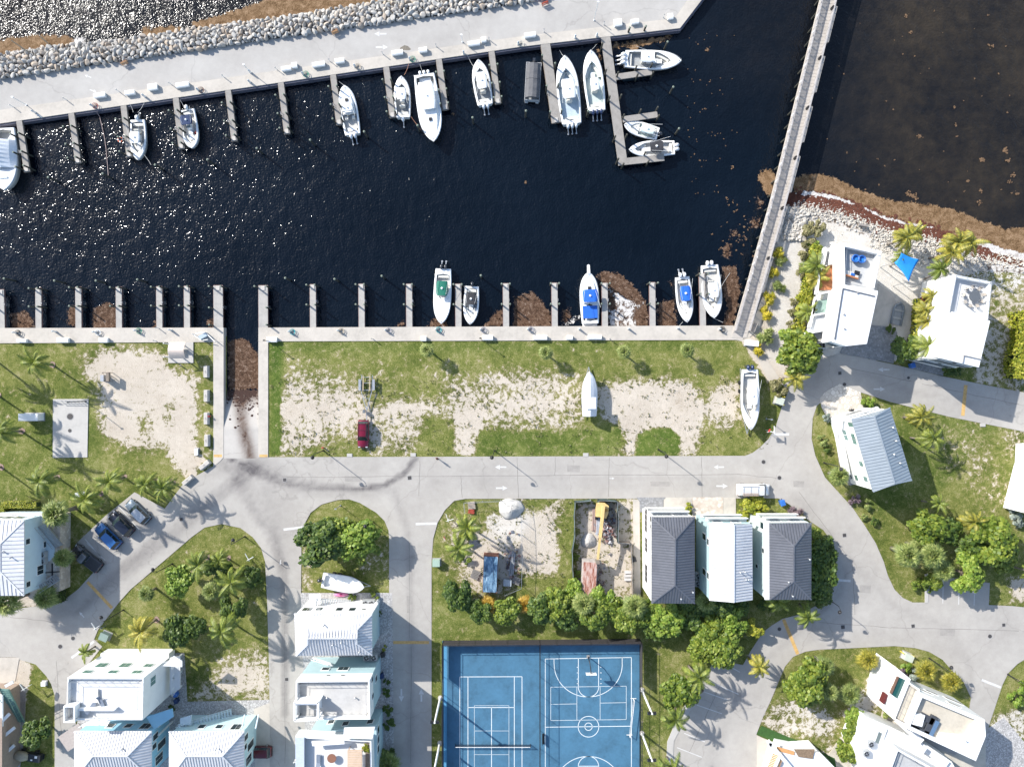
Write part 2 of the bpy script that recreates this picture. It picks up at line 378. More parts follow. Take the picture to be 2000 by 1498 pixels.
# ---------------------------------------------------------------- water
OUTER_N = [(-60,-400),(-60,118),(240,82),(374,60),(520,40),(660,20),(770,-5),(800,-400)]
def f_open(X, Y): return ss(sdist(X, Y, OUTER_N), -8, 8)
def f_west(X, Y): return ss(-np.hypot((X-330)/1.5, (Y-440)/.8), -330, -30)
def f_murk(X, Y):
    east = ss(X - (1600 - (Y-100)*.26), -15, 60)
    a = .9*east*ss(X+Y*.0, 1560, 1900)*(1.15-ss(Y, 150, 480)*.55) + .28*east
    a = np.maximum(a, .35*ss(X, 1300, 1560)*ss(-Y, -330, -20)); a = np.maximum(a, .55*f_open(X, Y))
    return np.clip(a, 0, 1)
t = NT('sea_water'); v = t.pos(); op = t.attr('open'); west = t.attr('west'); mu = t.attr('murk')
nb = t.noise(v, .05, 3, .5); nf = t.noise(v, .5, 5, .7)
deep = t.ramp(nb, [(.35, (.0012,.0036,.0075)), (.65, (.0024,.0055,.0105))])
mud = t.ramp(t.math('ADD', t.math('MULTIPLY', nb, .5), t.math('MULTIPLY', nf, .5)), [(.35, (.008,.008,.009)), (.5, (.019,.016,.013)), (.68, (.036,.028,.019))])
t.l(t.mix(mu, deep, mud), t.b.inputs['Base Color'])
t.l(t.math('ADD', .13, t.math('MULTIPLY', op, .025)), t.b.inputs['Roughness']); t.b.inputs['IOR'].default_value = 1.33
vw = t.scaled(v, (1, 1, 1), math.radians(-20))
def slopes():
    a = t.noise(t.scaled(vw, (1.0, .6, 1)), .8, 1.5, .5, .4); b = t.noise(t.scaled(vw, (1.0, .8, 1)), 3.3, 1, .5, .2); c = t.noise(vw, .28, 1, .5)
    return a, b, c
a, b, c = slopes()
h = t.math('ADD', t.math('MULTIPLY', a, .55), t.math('ADD', t.math('MULTIPLY', b, .30), t.math('MULTIPLY', c, .6)))
h = t.math('MULTIPLY', h, t.math('ADD', t.math('ADD', .44, t.math('MULTIPLY', west, .10)), t.math('MULTIPLY', op, .42)))
bp = t.bump(h, 1.0, .62); bp.inputs['Filter Width'].default_value = .1
WATER = t.m
water = grid('water', -100, 2100, -60, 1000, 10, ZW, dict(open=f_open, murk=f_murk, west=f_west), WATER)
tag(water, kind='structure')
fw = MB()
for x0, x1, y0, y1 in ((-12000, 14000, -12000, -60), (-12000, -100, -60, 1000), (2100, 14000, -60, 600)):
    a = P(x0, y1); b = P(x1, y0); fw.add([(a.x,a.y,ZW-.02),(b.x,a.y,ZW-.02),(b.x,b.y,ZW-.02),(a.x,b.y,ZW-.02)], [(0,1,2,3)])
tag(fw.build('open_sea', WATER), kind='structure')
# floating seaweed and foam
def weedmat(name, cols, thr=(.45,.6), sc=1.6, alpha=True, rough=.9):
    t = NT(name); v = t.pos(); n = t.noise(v, sc, 8, .78, .3); d = t.attr('dens'); n3 = t.noise(v, 7, 4, .7)
    k = t.math('ADD', t.math('MULTIPLY', t.math('ADD', n, n3), .85), -.35)
    t.l(t.ramp(k, cols), t.b.inputs['Base Color']); t.b.inputs['Roughness'].default_value = rough; t.b.inputs['Specular IOR Level'].default_value = .15
    al = t.ramp(t.math('ADD', d, t.math('MULTIPLY', t.math('SUBTRACT', n, .5), 2.6)), [(thr[0], 0.0), (thr[1], 1.0)])
    t.l(al, t.b.inputs['Alpha']); t.bump(n3, .6, .08); return t.m
GOLD = weedmat('golden_seaweed', [(.35, (.070,.040,.018)), (.5, (.175,.105,.052)), (.62, (.30,.20,.12))], sc=.9)
BROWN = weedmat('brown_seaweed', [(.36, (.028,.017,.011)), (.5, (.090,.050,.030)), (.6, (.165,.105,.07)), (.7, (.36,.30,.25))], thr=(.5,.62))
FOAM = weedmat('sea_foam', [(.35, (.30,.26,.22)), (.5, (.50,.47,.44)), (.6, (.66,.64,.61))], thr=(.44,.62), sc=1.4)
def mats(name, polys, mat, z, soft=8, step=4, kind_label=None):
    """polys: list of (polygon, strength)"""
    X0 = min(p[0] for q in polys for p in q[0])-soft; X1 = max(p[0] for q in polys for p in q[0])+soft
    Y0 = min(p[1] for q in polys for p in q[0])-soft; Y1 = max(p[1] for q in polys for p in q[0])+soft
    def dens(X, Y):
        a = np.zeros(X.shape)
        for q in polys: a = np.maximum(a, q[1]*ss(sdist(X, Y, q[0]), -soft, soft))
        return a
    o = grid(name, X0, X1, Y0, Y1, step, z, dict(dens=dens), mat, keep=lambda X, Y: dens(X, Y) > .02)
    return tag(o, kind_label or 'floating seaweed drifting on dark water', 'seaweed', kind='stuff')
mats('seaweed', [([(1490,330),(1510,328),(1525,345),(1515,385),(1498,372),(1484,350)], .95), ([(1550,352),(1580,338),(1615,338),(1650,352),(1690,372),(1747,390),(1827,399),(1873,409),(1921,430),(1974,446),(2040,440),(2040,500),(1940,482),(1830,442),(1730,424),(1640,388),(1560,375)], 1.3),
  ([(1197,82),(1290,66),(1318,60),(1318,68),(1290,76),(1262,84),(1240,95),(1225,84),(1205,92)], .9), ([(1165,85),(1176,90),(1178,112),(1167,108)], .7)], GOLD, ZW+.05, 10, 4, 'golden seaweed band floating along the east beach')
mats('seaweed', [([(-40,76),(60,62),(130,66),(150,84),(101,95),(0,110),(-40,112)], 1.0), ([(272,48),(330,44),(374,56),(352,66),(280,82),(270,70)], .95), ([(370,40),(450,18),(540,-12),(740,-20),(730,6),(660,14),(520,38),(400,56)], 1.25)], GOLD, ZW+.05, 11, 4, 'golden seaweed drifting against the boulder breakwater')
mats('seaweed', [([(12,610),(40,605),(57,620),(57,645),(12,645)], .8), ([(125,600),(148,590),(147,640),(122,635)], .8), ([(172,605),(200,588),(224,600),(226,642),(172,642)], 1.0), ([(292,628),(305,622),(305,642),(290,642)], .7), ([(395,622),(415,618),(415,642),(398,642)], .7), ([(440,668),(462,660),(480,664),(503,700),(505,760),(442,762)], 1.1),
  ([(775,628),(792,618),(793,640),(770,640)], .7), ([(828,640),(845,615),(870,625),(885,640)], .75), ([(940,640),(970,605),(983,600),(983,640)], .85), ([(1004,580),(1040,568),(1062,590),(1078,615),(1078,640),(1003,640)], 1.0), ([(1096,605),(1112,598),(1118,620),(1100,636)], .8),
  ([(1165,540),(1175,528),(1210,530),(1240,555),(1262,585),(1268,600),(1268,640),(1190,640),(1190,560)], .9), ([(1286,590),(1320,582),(1326,640),(1286,640)], .9), ([(1308,548),(1320,552),(1314,560)], .8), ([(1415,520),(1440,515),(1452,560),(1440,620),(1432,640),(1412,640),(1425,600),(1412,560)], .95),
  ([(1414,480),(1425,470),(1434,480),(1430,505),(1416,500)], .8), ([(1425,450),(1445,440),(1450,460),(1430,470)], .6), ([(1450,455),(1462,450),(1464,468),(1452,468)], .6), ([(1465,425),(1490,418),(1492,440),(1470,445)], .65), ([(1478,380),(1500,385),(1495,410),(1480,405)], .55)], BROWN, ZW+.06, 9, 3, 'brown seaweed rafts trapped along the south quay and ramp')
mats('foam', [([(1575,372),(1600,374),(1640,382),(1675,396),(1668,404),(1630,396),(1590,388),(1562,384)], 1.1), ([(1690,402),(1730,420),(1780,434),(1830,442),(1836,450),(1780,446),(1740,438),(1700,418)], 1.1), ([(1875,455),(1930,470),(1960,482),(2030,500),(2030,512),(1950,498),(1890,476)], 1.1)], FOAM, ZW+.28, 6, 3, 'white foam washing onto the east beach')
mats('foam', [([(1190,560),(1215,575),(1245,590),(1262,590),(1240,610),(1245,638),(1198,636),(1205,600)], .62), ([(1098,632),(1130,612),(1136,618),(1108,640)], .6), ([(1185,600),(1210,605),(1212,635),(1190,638)], .6)], FOAM, ZW+.10, 7, 3.5, 'pale scum patch between two south finger piers')
mats('foam', [([(0,96),(50,88),(98,84),(60,108),(0,112)], .7), ([(130,70),(160,66),(165,84),(135,86)], .55)], FOAM, ZW+.11, 6, 3.5, 'white foam against the boulder breakwater')
# small drifting clumps of weed over the east water
mb = MB(); rr = random.Random(5)
cl = [(1804,263,5),(1926,309,6),(1899,350,4),(1778,25,4),(1786,58,4),(1940,83,3),(1946,84,3),(1973,290,6),(1978,310,5),(1988,340,4),(1925,370,4),(1780,375,6),(1796,382,6),(1384,92,5),(1370,310,2),(1434,323,3),(1027,352,3),(883,218,3),(1996,375,5),(1982,352,4),(1872,205,3),(1875,240,3),(1790,380,4),(1922,395,5)] + [(rr.uniform(1620,1990), rr.uniform(10,390), rr.uniform(.8,2)) for _ in range(50)] + [(1380+rr.gauss(0,25), 60+320*rr.random(), rr.uniform(.5,1.2)) for _ in range(60)] + [(1440+rr.gauss(0,22), 380+120*rr.random(), rr.uniform(.8,2.6)) for _ in range(40)]
for x, y, r in cl:
    for _ in range(int(3+r*2)):
        c = P(x+rr.gauss(0,r*.45), y+rr.gauss(0,r*.45)); q = rr.uniform(.08,.24)*(r*.14+.32); a0 = rr.random()*6; zz = ZW+.03+.1*rr.random()
        mb.add([(c.x+q*rr.uniform(.5,1)*math.cos(a0+k*1.05), c.y+q*rr.uniform(.5,1)*math.sin(a0+k*1.05), zz) for k in range(6)], [(0,1,2,3,4,5)])
tag(mb.build('seaweed', M('drift_weed', (.16,.095,.05), .9, .3, 2)), 'scattered small seaweed clumps on the open water', 'seaweed', kind='stuff')
# ---------------------------------------------------------------- asphalt
ROAD_OUT = [(-60,1198),(0,1192),(117,1178),(153,1150),(184,1116),(148,1062),(205,1008),(263,961),(322,993),(360,942),(418,910),(418,893),(1455,890),(1470,884),(1485,873),(1501,857),(1515,833),(1528,790),(1538,768),(1530,752),(1549,738),(1590,712),(1608,700),(1640,692),(1680,698),(1742,711),(1841,735),(1934,754),(2060,778),
 (2060,857),(2000,843),(1854,814),(1739,785),(1683,767),(1612,778),(1595,793),(1587,817),(1585,857),(1592,889),(1611,932),(1640,964),(1664,990),(1688,1025),(1710,1060),(1726,1097),(1734,1124),(1747,1151),(1763,1167),(1782,1176),(1806,1176),(1810,1121),(1933,1138),(1931,1181),(1977,1183),(2060,1192),
 (2060,1262),(2000,1288),(1987,1296),(1969,1314),(1958,1336),(1945,1375),(1934,1408),(1926,1440),(1890,1400),(1896,1362),(1881,1330),(1859,1309),(1841,1288),(1814,1272),(1787,1265),(1747,1261),(1667,1265),(1600,1268),(1573,1272),(1549,1282),(1533,1301),(1523,1325),(1505,1368),(1490,1400),(1477,1434),(1560,1475),(1560,1560),
 (1300,1560),(1303,1448),(1326,1394),(1365,1335),(1397,1288),(1451,1298),(1467,1269),(1490,1234),(1507,1221),(1528,1208),(1560,1200),(1608,1175),(1621,1159),(1625,1124),(1627,1097),(1624,1057),(1608,1035),(1581,1017),(1541,985),(1520,973),(909,974),(887,978),(869,996),(855,1020),(846,1052),(843,1097),(843,1560),
 (765,1560),(760,1157),(760,1057),(759,1036),(751,1017),(735,1001),(703,982),(682,975),(660,976),(628,985),(607,1001),(592,1028),(589,1050),(588,1157),(600,1560),
 (526,1560),(527,1400),(525,1280),(522,1180),(518,1097),(510,1070),(494,1049),(470,1031),(433,1023),(400,1030),(374,1049),(331,1086),(256,1150),(235,1173),(192,1229),(184,1248),(200,1262),(170,1300),(150,1330),(145,1560),
 (107,1560),(107,1357),(100,1335),(91,1320),(70,1297),(40,1288),(30,1283),(-60,1283)]
STAINS = [([(470,905),(500,925),(560,945),(620,955),(700,958),(750,950),(785,930),(805,910),(816,893)], .32, 6), ([(480,900),(530,930),(600,965),(720,968),(760,958)], .25, 9),
 ([(435,905),(470,915),(540,915)], .3, 20), ([(500,900),(470,940),(420,975),(370,1020),(320,1060),(240,1120),(170,1180),(60,1215)], .33, 14), ([(460,930),(500,1000),(540,1060),(556,1120),(558,1300),(556,1560)], .26, 7), ([(520,960),(545,1040),(556,1100)], .3, 18), ([(300,1060),(215,1130),(150,1200)], .35, 9),
 ([(770,960),(795,1030),(802,1120),(803,1300),(800,1560)], .42, 7), ([(1100,935),(900,932),(840,940)], .15, 5), ([(1100,935),(1480,935),(1540,960),(1600,1020),(1660,1090),(1740,1180),(1860,1230),(1890,1290),(1900,1360)], .18, 5),
 ([(850,945),(1100,950),(1450,950)], .14, 10), ([(850,915),(1100,915),(1400,912)], .10, 8), ([(1600,1200),(1640,1160),(1655,1110)], .25, 5), ([(1480,1300),(1560,1235),(1620,1180)], .2, 5), ([(1640,720),(1700,735),(1760,760),(1900,790)], .2, 6), ([(1590,760),(1600,720)], .15, 8), ([(1440,1350),(1400,1450),(1380,1540)], .12, 12)]
for k in range(9):
    o = k*5.5-22; STAINS.append(([(455+o*.4,898),(490,918+o*.5),(540,936+o*.45),(620,950+o*.35),(700,955+o*.2),(750,948+o*.2),(790,925+o*.3),(812+o*.3,893)], (.5,.2,.35,.15,.55,.2,.4,.25,.3)[k], 1.8)); STAINS.append(([(500+o,900),(470+o*.9,935),(420+o*.6,972+o*.3),(320+o*.4,1052+o*.6),(240+o*.3,1118+o*.7)], (.25,.1,.3,.12,.3,.1,.25,.2,.1)[k], 2.2)); STAINS.append(([(455+o,905),(490+o*.8,980),(530+o*.6,1040),(555+o*.35,1120),(558+o*.3,1400)], (.2,.35,.15,.3,.15,.35,.2,.1,.25)[k], 2.0))
def f_stain(X, Y):
    a = np.zeros(X.shape)
    for l, w, s in STAINS: a = a + w*np.exp(-(ldist(X, Y, l)/s)**2)
    return np.clip(a*.72, 0, 1)
def asphalt(name, c0, c1, stain=True, dark=(.11,.10,.10)):
    t = NT(name); v = t.pos(); n = t.noise(v, .12, 4, .6); f = t.noise(v, 9, 3, .8); m = t.noise(v, .9, 5, .6); st = t.noise(v, .5, 7, .75, 1.2)
    k = t.math('ADD', t.math('MULTIPLY', n, .5), t.math('ADD', t.math('MULTIPLY', m, .25), t.math('MULTIPLY', f, .25)))
    col = t.ramp(k, [(.36, c0), (.62, c1)])
    vc = t.n('ShaderNodeTexVoronoi', feature='DISTANCE_TO_EDGE'); vc.inputs['Scale'].default_value = .055; vc.inputs['Randomness'].default_value = 1
    dd = t.n('ShaderNodeVectorMath', operation='ADD'); nz = t.n('ShaderNodeTexNoise'); nz.inputs['Scale'].default_value = .3; nz.inputs['Detail'].default_value = 5
    sc_ = t.n('ShaderNodeVectorMath', operation='SCALE'); sc_.inputs['Scale'].default_value = 3.5; t.l(v, nz.inputs['Vector']); t.l(nz.outputs['Color'], sc_.inputs[0]); t.l(v, dd.inputs[0]); t.l(sc_.outputs[0], dd.inputs[1]); t.l(dd.outputs[0], vc.inputs['Vector'])
    crack = t.math('MULTIPLY', t.ramp(vc.outputs['Distance'], [(.0015, 1.0), (.0045, 0.0)]), .28)
    col = t.mix(crack, col, (.14,.13,.12))
    if stain:
        s = t.attr('stain'); s2 = t.math('MULTIPLY', s, t.math('ADD', t.math('MULTIPLY', st, 1.5), .15), True)
        col = t.mix(s2, col, dark)
    t.l(col, t.b.inputs['Base Color']); t.b.inputs['Roughness'].default_value = .9; t.b.inputs['Specular IOR Level'].default_value = .2
    t.bump(f, .35, .03); return t.m
ASPH = asphalt('worn_asphalt', (.320,.298,.270), (.420,.395,.358))
ASPH_N = asphalt('pale_asphalt', (.34,.32,.295), (.43,.41,.38), False)
sheet('road', [ROAD_OUT], [], .045, 7, dict(stain=f_stain), ASPH)
CREAM = M('pale_concrete', (.45,.41,.355), .85, .13, .25, bump=.15)
LIGHTC = M('light_concrete', (.43,.41,.38), .85, .08, .4, bump=.15)
def slab(name, poly, z0, z1, mat, kind=True, label=None, cat=None, parent=None):
    mb = MB().prism([(p.x, p.y) for p in PL(poly)], z0, z1)
    o = centred(name, mb, mat)
    return tag(o, kind='structure') if kind else tag(o, label, cat)
# breakwater road and quay
QF = [(-60,251),(0,242),(520,166),(1020,92),(1328,56),(1371,0),(1420,-64)]; QB = [(-60,225),(0,216),(520,142),(1020,72),(1318,37),(1344,0),(1390,-62)]
BW = [(-60,163),(0,155),(240,120),(520,79),(767,45),(1020,8),(1075,-2),(1170,-60)]
def strip(name, a, b, z0, z1, mat, n=None):
    mb = MB()
    A = PL(a); B = PL(b)
    for i in range(len(a)-1): mb.prism([(A[i].x,A[i].y),(A[i+1].x,A[i+1].y),(B[i+1].x,B[i+1].y),(B[i].x,B[i].y)], z0, z1)
    return tag(mb.build(name, mat), kind='structure')
br = MB(); Lp = [(p.x, p.y) for p in PL(BW + QB[::-1])]
sheet('breakwater_road', [BW + QB[::-1]], [], .03, 16, {}, ASPH_N)
tag(MB().prism(Lp, -3, .0).build('breakwater_core', CONC_D), kind='structure')
strip('north_quay', QB, QF, -2.6, .09, CREAM)
strip('quay_edge_beam', QF, [(x+1.5, y+3.2) for x, y in QF], -2.5, -.12, M('dark_bulkhead', (.10,.10,.13), .8, .2, 1))
# south quay
sq = MB()
for poly in ([(-60,641),(437,640),(437,668),(-60,671)], [(505,640),(1432,636),(1452,664),(505,667)]): sq.prism([(p.x, p.y) for p in PL(poly)], -2.6, .10)
tag(sq.build('south_quay', CREAM), kind='structure')
rs = MB()
for poly in ([(417,668.2),(437,668.2),(437,893),(430,901),(417,911)], [(505,667.2),(524,667.2),(524,893),(505,893)]): rs.prism([(p.x, p.y) for p in PL(poly)], -2.6, .10)
tag(rs.build('ramp_side_walk', CREAM), kind='structure')
def f_rstain(X, Y): return np.clip(.95*np.exp(-(ldist(X, Y, [(465,760),(468,800),(478,850),(490,900)])/13)**2) + .9*ss(-Y, -790, -760) + .35*ss(-Y,-800,-790), 0, 1)
sheet('boat_ramp', [[(437,640),(505,640),(505,895),(437,895)]], [], 0, 5, dict(stain=f_rstain), asphalt('ramp_concrete', (.40,.375,.34), (.49,.46,.42), True, (.085,.05,.035)), zf=lambda X, Y: np.where(Y > 835, .055, np.clip(.055-(835-Y)*.0175, -3, .055)))
mb = MB(); rr = random.Random(8)
for _ in range(420):
    x = 440+64*rr.random() if rr.random() < .5 else 468+rr.gauss(0,12); y = 762+rr.expovariate(.07) if rr.random() < .75 else 772+rr.gauss(0,5)
    if not (438 < x < 504 and 760 < y < 885): continue
    c = P(x, y); z = .075 if y > 835 else .075-(835-y)*.0175; q = rr.uniform(.06,.28)
    mb.add([(c.x+q*rr.uniform(.4,1.2)*math.cos(k*1.05), c.y+q*rr.uniform(.4,1.2)*math.sin(k*1.05), z+.02) for k in range(6)], [(0,1,2,3,4,5)])
tag(mb.build('ramp_seaweed', M('dead_weed', (.05,.025,.018), .95, .3, 3)), 'dark seaweed litter stranded on the boat ramp', 'seaweed', kind='stuff')
# concrete walk from the boardwalk, kerb strips, pavers
slab('walkway', [(1436,664),(1452,664),(1462,655),(1498,700),(1530,752),(1502,746),(1478,700),(1454,668)], -.3, .05, CREAM)
slab('walkway', [(1440,636),(1480,600),(1500,560),(1486,640),(1462,660),(1436,664)], -2.6, .08, CREAM)
slab('concrete_strip', [(1365,1335),(1372,1340),(1316,1446),(1310,1560),(1298,1560),(1303,1448),(1326,1394)], -.2, .11, LIGHTC)
slab('parking_kerb', [(1806,1121),(1814,1119),(1812,1176),(1806,1177)], -.1, .12, LIGHTC)
def paver_mat(name, c0, c1, sc=2.2, mortar=(.35,.33,.3)):
    t = NT(name); v = t.pos(); vo = t.n('ShaderNodeTexVoronoi'); vo.inputs['Scale'].default_value = sc; t.l(v, vo.inputs['Vector'])
    n = t.noise(v, .5, 3); vd = t.n('ShaderNodeTexVoronoi', feature='DISTANCE_TO_EDGE'); vd.inputs['Scale'].default_value = sc; t.l(v, vd.inputs['Vector'])
    c = t.ramp(vo.outputs['Color'], [(.2, c0), (.8, c1)]); c = t.mix(t.ramp(vd.outputs['Distance'], [(.03, 1.0), (.08, 0.0)]), c, mortar)
    t.l(c, t.b.inputs['Base Color']); t.b.inputs['Roughness'].default_value = .85; t.bump(vd.outputs['Distance'], .4, .03); return t.m
PAV_B = paver_mat('beige_pavers', (.42,.34,.27), (.62,.55,.47), 1.6, (.46,.40,.34)); PAV_G = paver_mat('grey_pavers', (.19,.19,.19), (.30,.30,.30), 3, (.2,.2,.2)); PAV_S = paver_mat('shell_pavers', (.46,.42,.36), (.66,.62,.55), 1.4, (.42,.37,.31))
GRAVEL = paver_mat('pale_gravel', (.30,.29,.28), (.55,.53,.51), 5, (.2,.19,.18))
slab('driveway', [(1243,971),(1301,971),(1296,976),(1296,1000),(1250,1000),(1249,980)], -.2, .07, PAV_G)
slab('driveway', [(1352,971),(1412,971),(1412,1012),(1352,1012)], -.2, .07, PAV_B)
slab('driveway', [(1301,971.5),(1351.5,971.5),(1351.5,1000),(1296.5,1000),(1296.5,976)], -.2, .06, CREAM)
slab('driveway', [(1412.5,971.5),(1437,971.5),(1437,1005),(1412.5,1005)], -.2, .06, CREAM)
slab('driveway', [(1601,778),(1612,765),(1640,750),(1680,766),(1682,775),(1686,795),(1660,805),(1624,818),(1612,810),(1604,795)], -.2, .075, PAV_S)
slab('driveway', [(1640,690),(1662,640),(1700,635),(1745,640),(1752,650),(1745,710),(1680,697)], -.2, .07, PAV_G)
slab('driveway', [(1716,555),(1742,575),(1755,600),(1745,640),(1700,634),(1712,590)], -.2, .05, CREAM)
slab('driveway', [(1792,690),(1850,705),(1842,734),(1775,719)], -.2, .06, PAV_G)
slab('driveway', [(-60,1283.5),(38,1284),(30,1330),(-60,1345)], -.2, .055, CREAM)
slab('driveway', [(30,1345),(50,1350),(48,1440),(30,1560),(-60,1560),(-60,1345.5)], -.2, .05, M('dusty_ground', (.33,.29,.26), .9, .2, .5))
slab('driveway', [(588,1157.5),(766,1157.5),(770,1560),(600,1560)], -.2, .055, GRAVEL)
slab('driveway', [(200,1275),(360,1275),(366,1370),(527,1366),(526,1560),(146,1560),(146,1440),(165,1330),(188,1290)], -.2, .035, GRAVEL)
slab('driveway', [(496,1384),(527,1372),(527,1560),(500,1560)], -.2, .06, CREAM)
slab('driveway', [(1478,1436),(1520,1452),(1560,1470),(1560,1560),(1478,1560)], -.2, .07, CREAM)
slab('driveway', [(40,1000),(115,1003),(112,1180),(118,1178),(60,1168),(-60,1168),(-60,1004)], -.2, .06, PAV_B)
slab('driveway', [(1740,1310),(1890,1400),(1925,1440),(1925,1500),(1800,1560),(1560,1560),(1640,1440),(1720,1400)], -.2, .04, M('pale_sandy_path', (.46,.42,.35), .9, .15, .6))
slab('driveway', [(1905,1440),(1960,1400),(2010,1460),(2010,1560),(1880,1560)], -.2, .035, GRAVEL)
slab('concrete_pad', [(104,779.5),(173,779),(171,893),(103.5,894)], -.2, .09, LIGHTC)
slab('driveway', [(1236,975),(1249,975),(1251,1165),(1238,1165)], -.2, .065, CREAM)
slab('turf_strip', [(1488,1417),(1560,1447),(1630,1480),(1640,1540),(1600,1540),(1580,1490),(1520,1450),(1478,1433)], -.1, .08, M('clipped_turf', (.030,.085,.015), .9, .25, 4))
# ---------------------------------------------------------------- road markings, covers
WLINE = M('white_line', (.55,.54,.52), .7, .12, 2); YLINE = M('yellow_line', (.52,.33,.12), .7, .22, 2)
mk = MB(); my = MB(); ZM = .056
def ln(mb, a, b, w, z=ZM):
    a, b = P(*a), P(*b); d = (b-a).normalized(); n = Vector((-d.y, d.x, 0))*w*S/2
    mb.add([(q.x, q.y, z) for q in (a-n, b-n, b+n, a+n)], [(0,1,2,3)])
def arrow(x, y, ang, L=20, w=2.0, mb=mk, z=ZM):
    d = Vector((math.cos(ang), math.sin(ang), 0)); n = Vector((-d.y, d.x, 0)); c = P(x, y); s = S*L/2
    q = lambda a, b: (c.x+d.x*a*s+n.x*b*s, c.y+d.y*a*s+n.y*b*s, z)
    mb.add([q(-1,-.13), q(.1,-.13), q(.1,.13), q(-1,.13)], [(0,1,2,3)]); mb.add([q(.15,-.42), q(1,0), q(.15,.42)], [(0,1,2)])
for a, b in (((554,1034),(594,1029)),((812,1023),(853,1022)),((1511,848),(1541,848)),((1628,1132),(1661,1134)),((1917,1327),(1955,1342)),((140,1284),(184,1252))): ln(mk, a, b, 4.5)
ln(my, (171,1136), (219,1187), 6); ln(my, (768,1254), (838,1254), 6); ln(my, (1530,1209), (1558,1277), 6.5); ln(my, (1886,752), (1880,812), 7); ln(my, (418,890), (434,890), 5, .106); ln(my, (507,890), (523,890), 5, .106)
arrow(784,1357,-math.pi/2,25); arrow(823,1357,math.pi/2,25); arrow(978,912,math.pi,22); arrow(980,953,0,22); arrow(1404,912,math.pi,20); arrow(1410,949,0,22); arrow(1726,722,math.pi,22); arrow(1717,760,0,22)
arrow(743,67,math.pi,24,z=.04); arrow(746,93,0,24,z=.04); arrow(172,150,2.8,14,z=.04); arrow(182,178,-.3,14,z=.04); arrow(160,1200,2.3,14); arrow(548,1098,-1.7,10); arrow(1195,934,0,10)
for a, b in (((200,1058),(228,1066)),((232,988),(272,1034)),((170,1060),(206,1094)),((205,1024),(240,1062)),((166,1052),(197,1086))): ln(mk, a, b, 1.4)
for a, b in (((1396,1284),(1445,1312)),((1386,1330),(1442,1355)),((1374,1350),(1420,1366)),((1361,1376),(1410,1393)),((1336,1431),(1377,1448)),((1322,1459),(1371,1478)),((1842,1125),(1841,1178)),((1873,1130),(1872,1180)),((1904,1133),(1902,1182))): ln(mk, a, b, 1.5)
tag(mk.build('road_marking', WLINE), kind='structure'); tag(my.build('road_marking', YLINE), kind='structure')
sp = MB()
for k in range(7): a = k/6; ln(sp, (175+a*40-3, 1140+a*43), (175+a*40+3, 1140+a*43+4), 3.0, .062)
se = MB(); rs_ = random.Random(2)
for a, b in (((560,932),(1440,926)),((1440,926),(1530,935)),((820,900),(818,968)),((1010,894),(1012,972)),((1190,893),(1188,970)),((1370,892),(1372,970)),((800,1060),(800,1245)),((803,1262),(802,1490)),((556,1150),(557,1490)),((1740,1225),(1990,1232)),((1560,960),(1650,1080)),((1665,1100),(1670,1200)),((1600,1215),(1740,1225)),((1640,715),(1780,745)),((1800,750),(1990,790)),((1410,1330),(1345,1470)),((20,1205),(120,1215)),((110,1290),(122,1460)),((900,930),(903,972)),((1085,893),(1084,928))):
    L_ = 9; p_ = a
    for k in range(1, L_+1): q_ = (a[0]+(b[0]-a[0])*k/L_+rs_.uniform(-.8,.8), a[1]+(b[1]-a[1])*k/L_+rs_.uniform(-.8,.8)); ln(se, p_, q_, .75, .052); p_ = q_
tag(se.build('road_seam', M('tar_seam', (.20,.185,.17), .9, .25, .6)), kind='structure')
for x, y, w, h in ((690,935,34,12),(1120,915,26,14),(1290,945,40,10),(800,1180,12,34),(1690,1150,22,16),(1850,1235,30,14),(560,1250,11,26),(1560,945,22,13),(1440,1360,16,20)): slab('asphalt_patch', [(x-w/2,y-h/2),(x+w/2,y-h/2+1),(x+w/2-1,y+h/2),(x-w/2+1,y+h/2-1)], .02, .0495, M('patch_asphalt', (.30,.28,.255), .9, .12, .8))
# dock / driveway stain patch
pm = MB(); q = [(782,94),(790,89),(797,91),(803,97),(800,99),(780,99)]; pm.add([(P(*a).x, P(*a).y, .036) for a in q], [tuple(range(6))]); tag(pm.build('tar_patch', M('tar_patch', (.17,.15,.12), .9, .2)), kind='structure')
IRON = M('cast_iron', (.055,.05,.048), .6, .25, 4)
def cover(x, y, r, lab, sq=False, z=.05):
    e = MB(); c = P(x, y)
    if sq: e.box((c.x, c.y, z+.01), (r*2*S, r*2*S, .03), .1)
    else: e.cyl((c.x, c.y, z), r*S, .03, 18)
    e2 = MB()
    if sq: e2.box((c.x, c.y, z-.005), (r*2*S+.16, r*2*S+.16, .02), .1)
    else: e2.cyl((c.x, c.y, z-.005), r*S*1.3, .012, 18)
    b = empty('drain_grate' if sq else 'manhole_cover', (c.x, c.y, z), 0, lab, 'drain' if sq else 'manhole')
    e.build('lid', IRON, b, world=True); e2.build('surround', CONC_D, b, world=True)
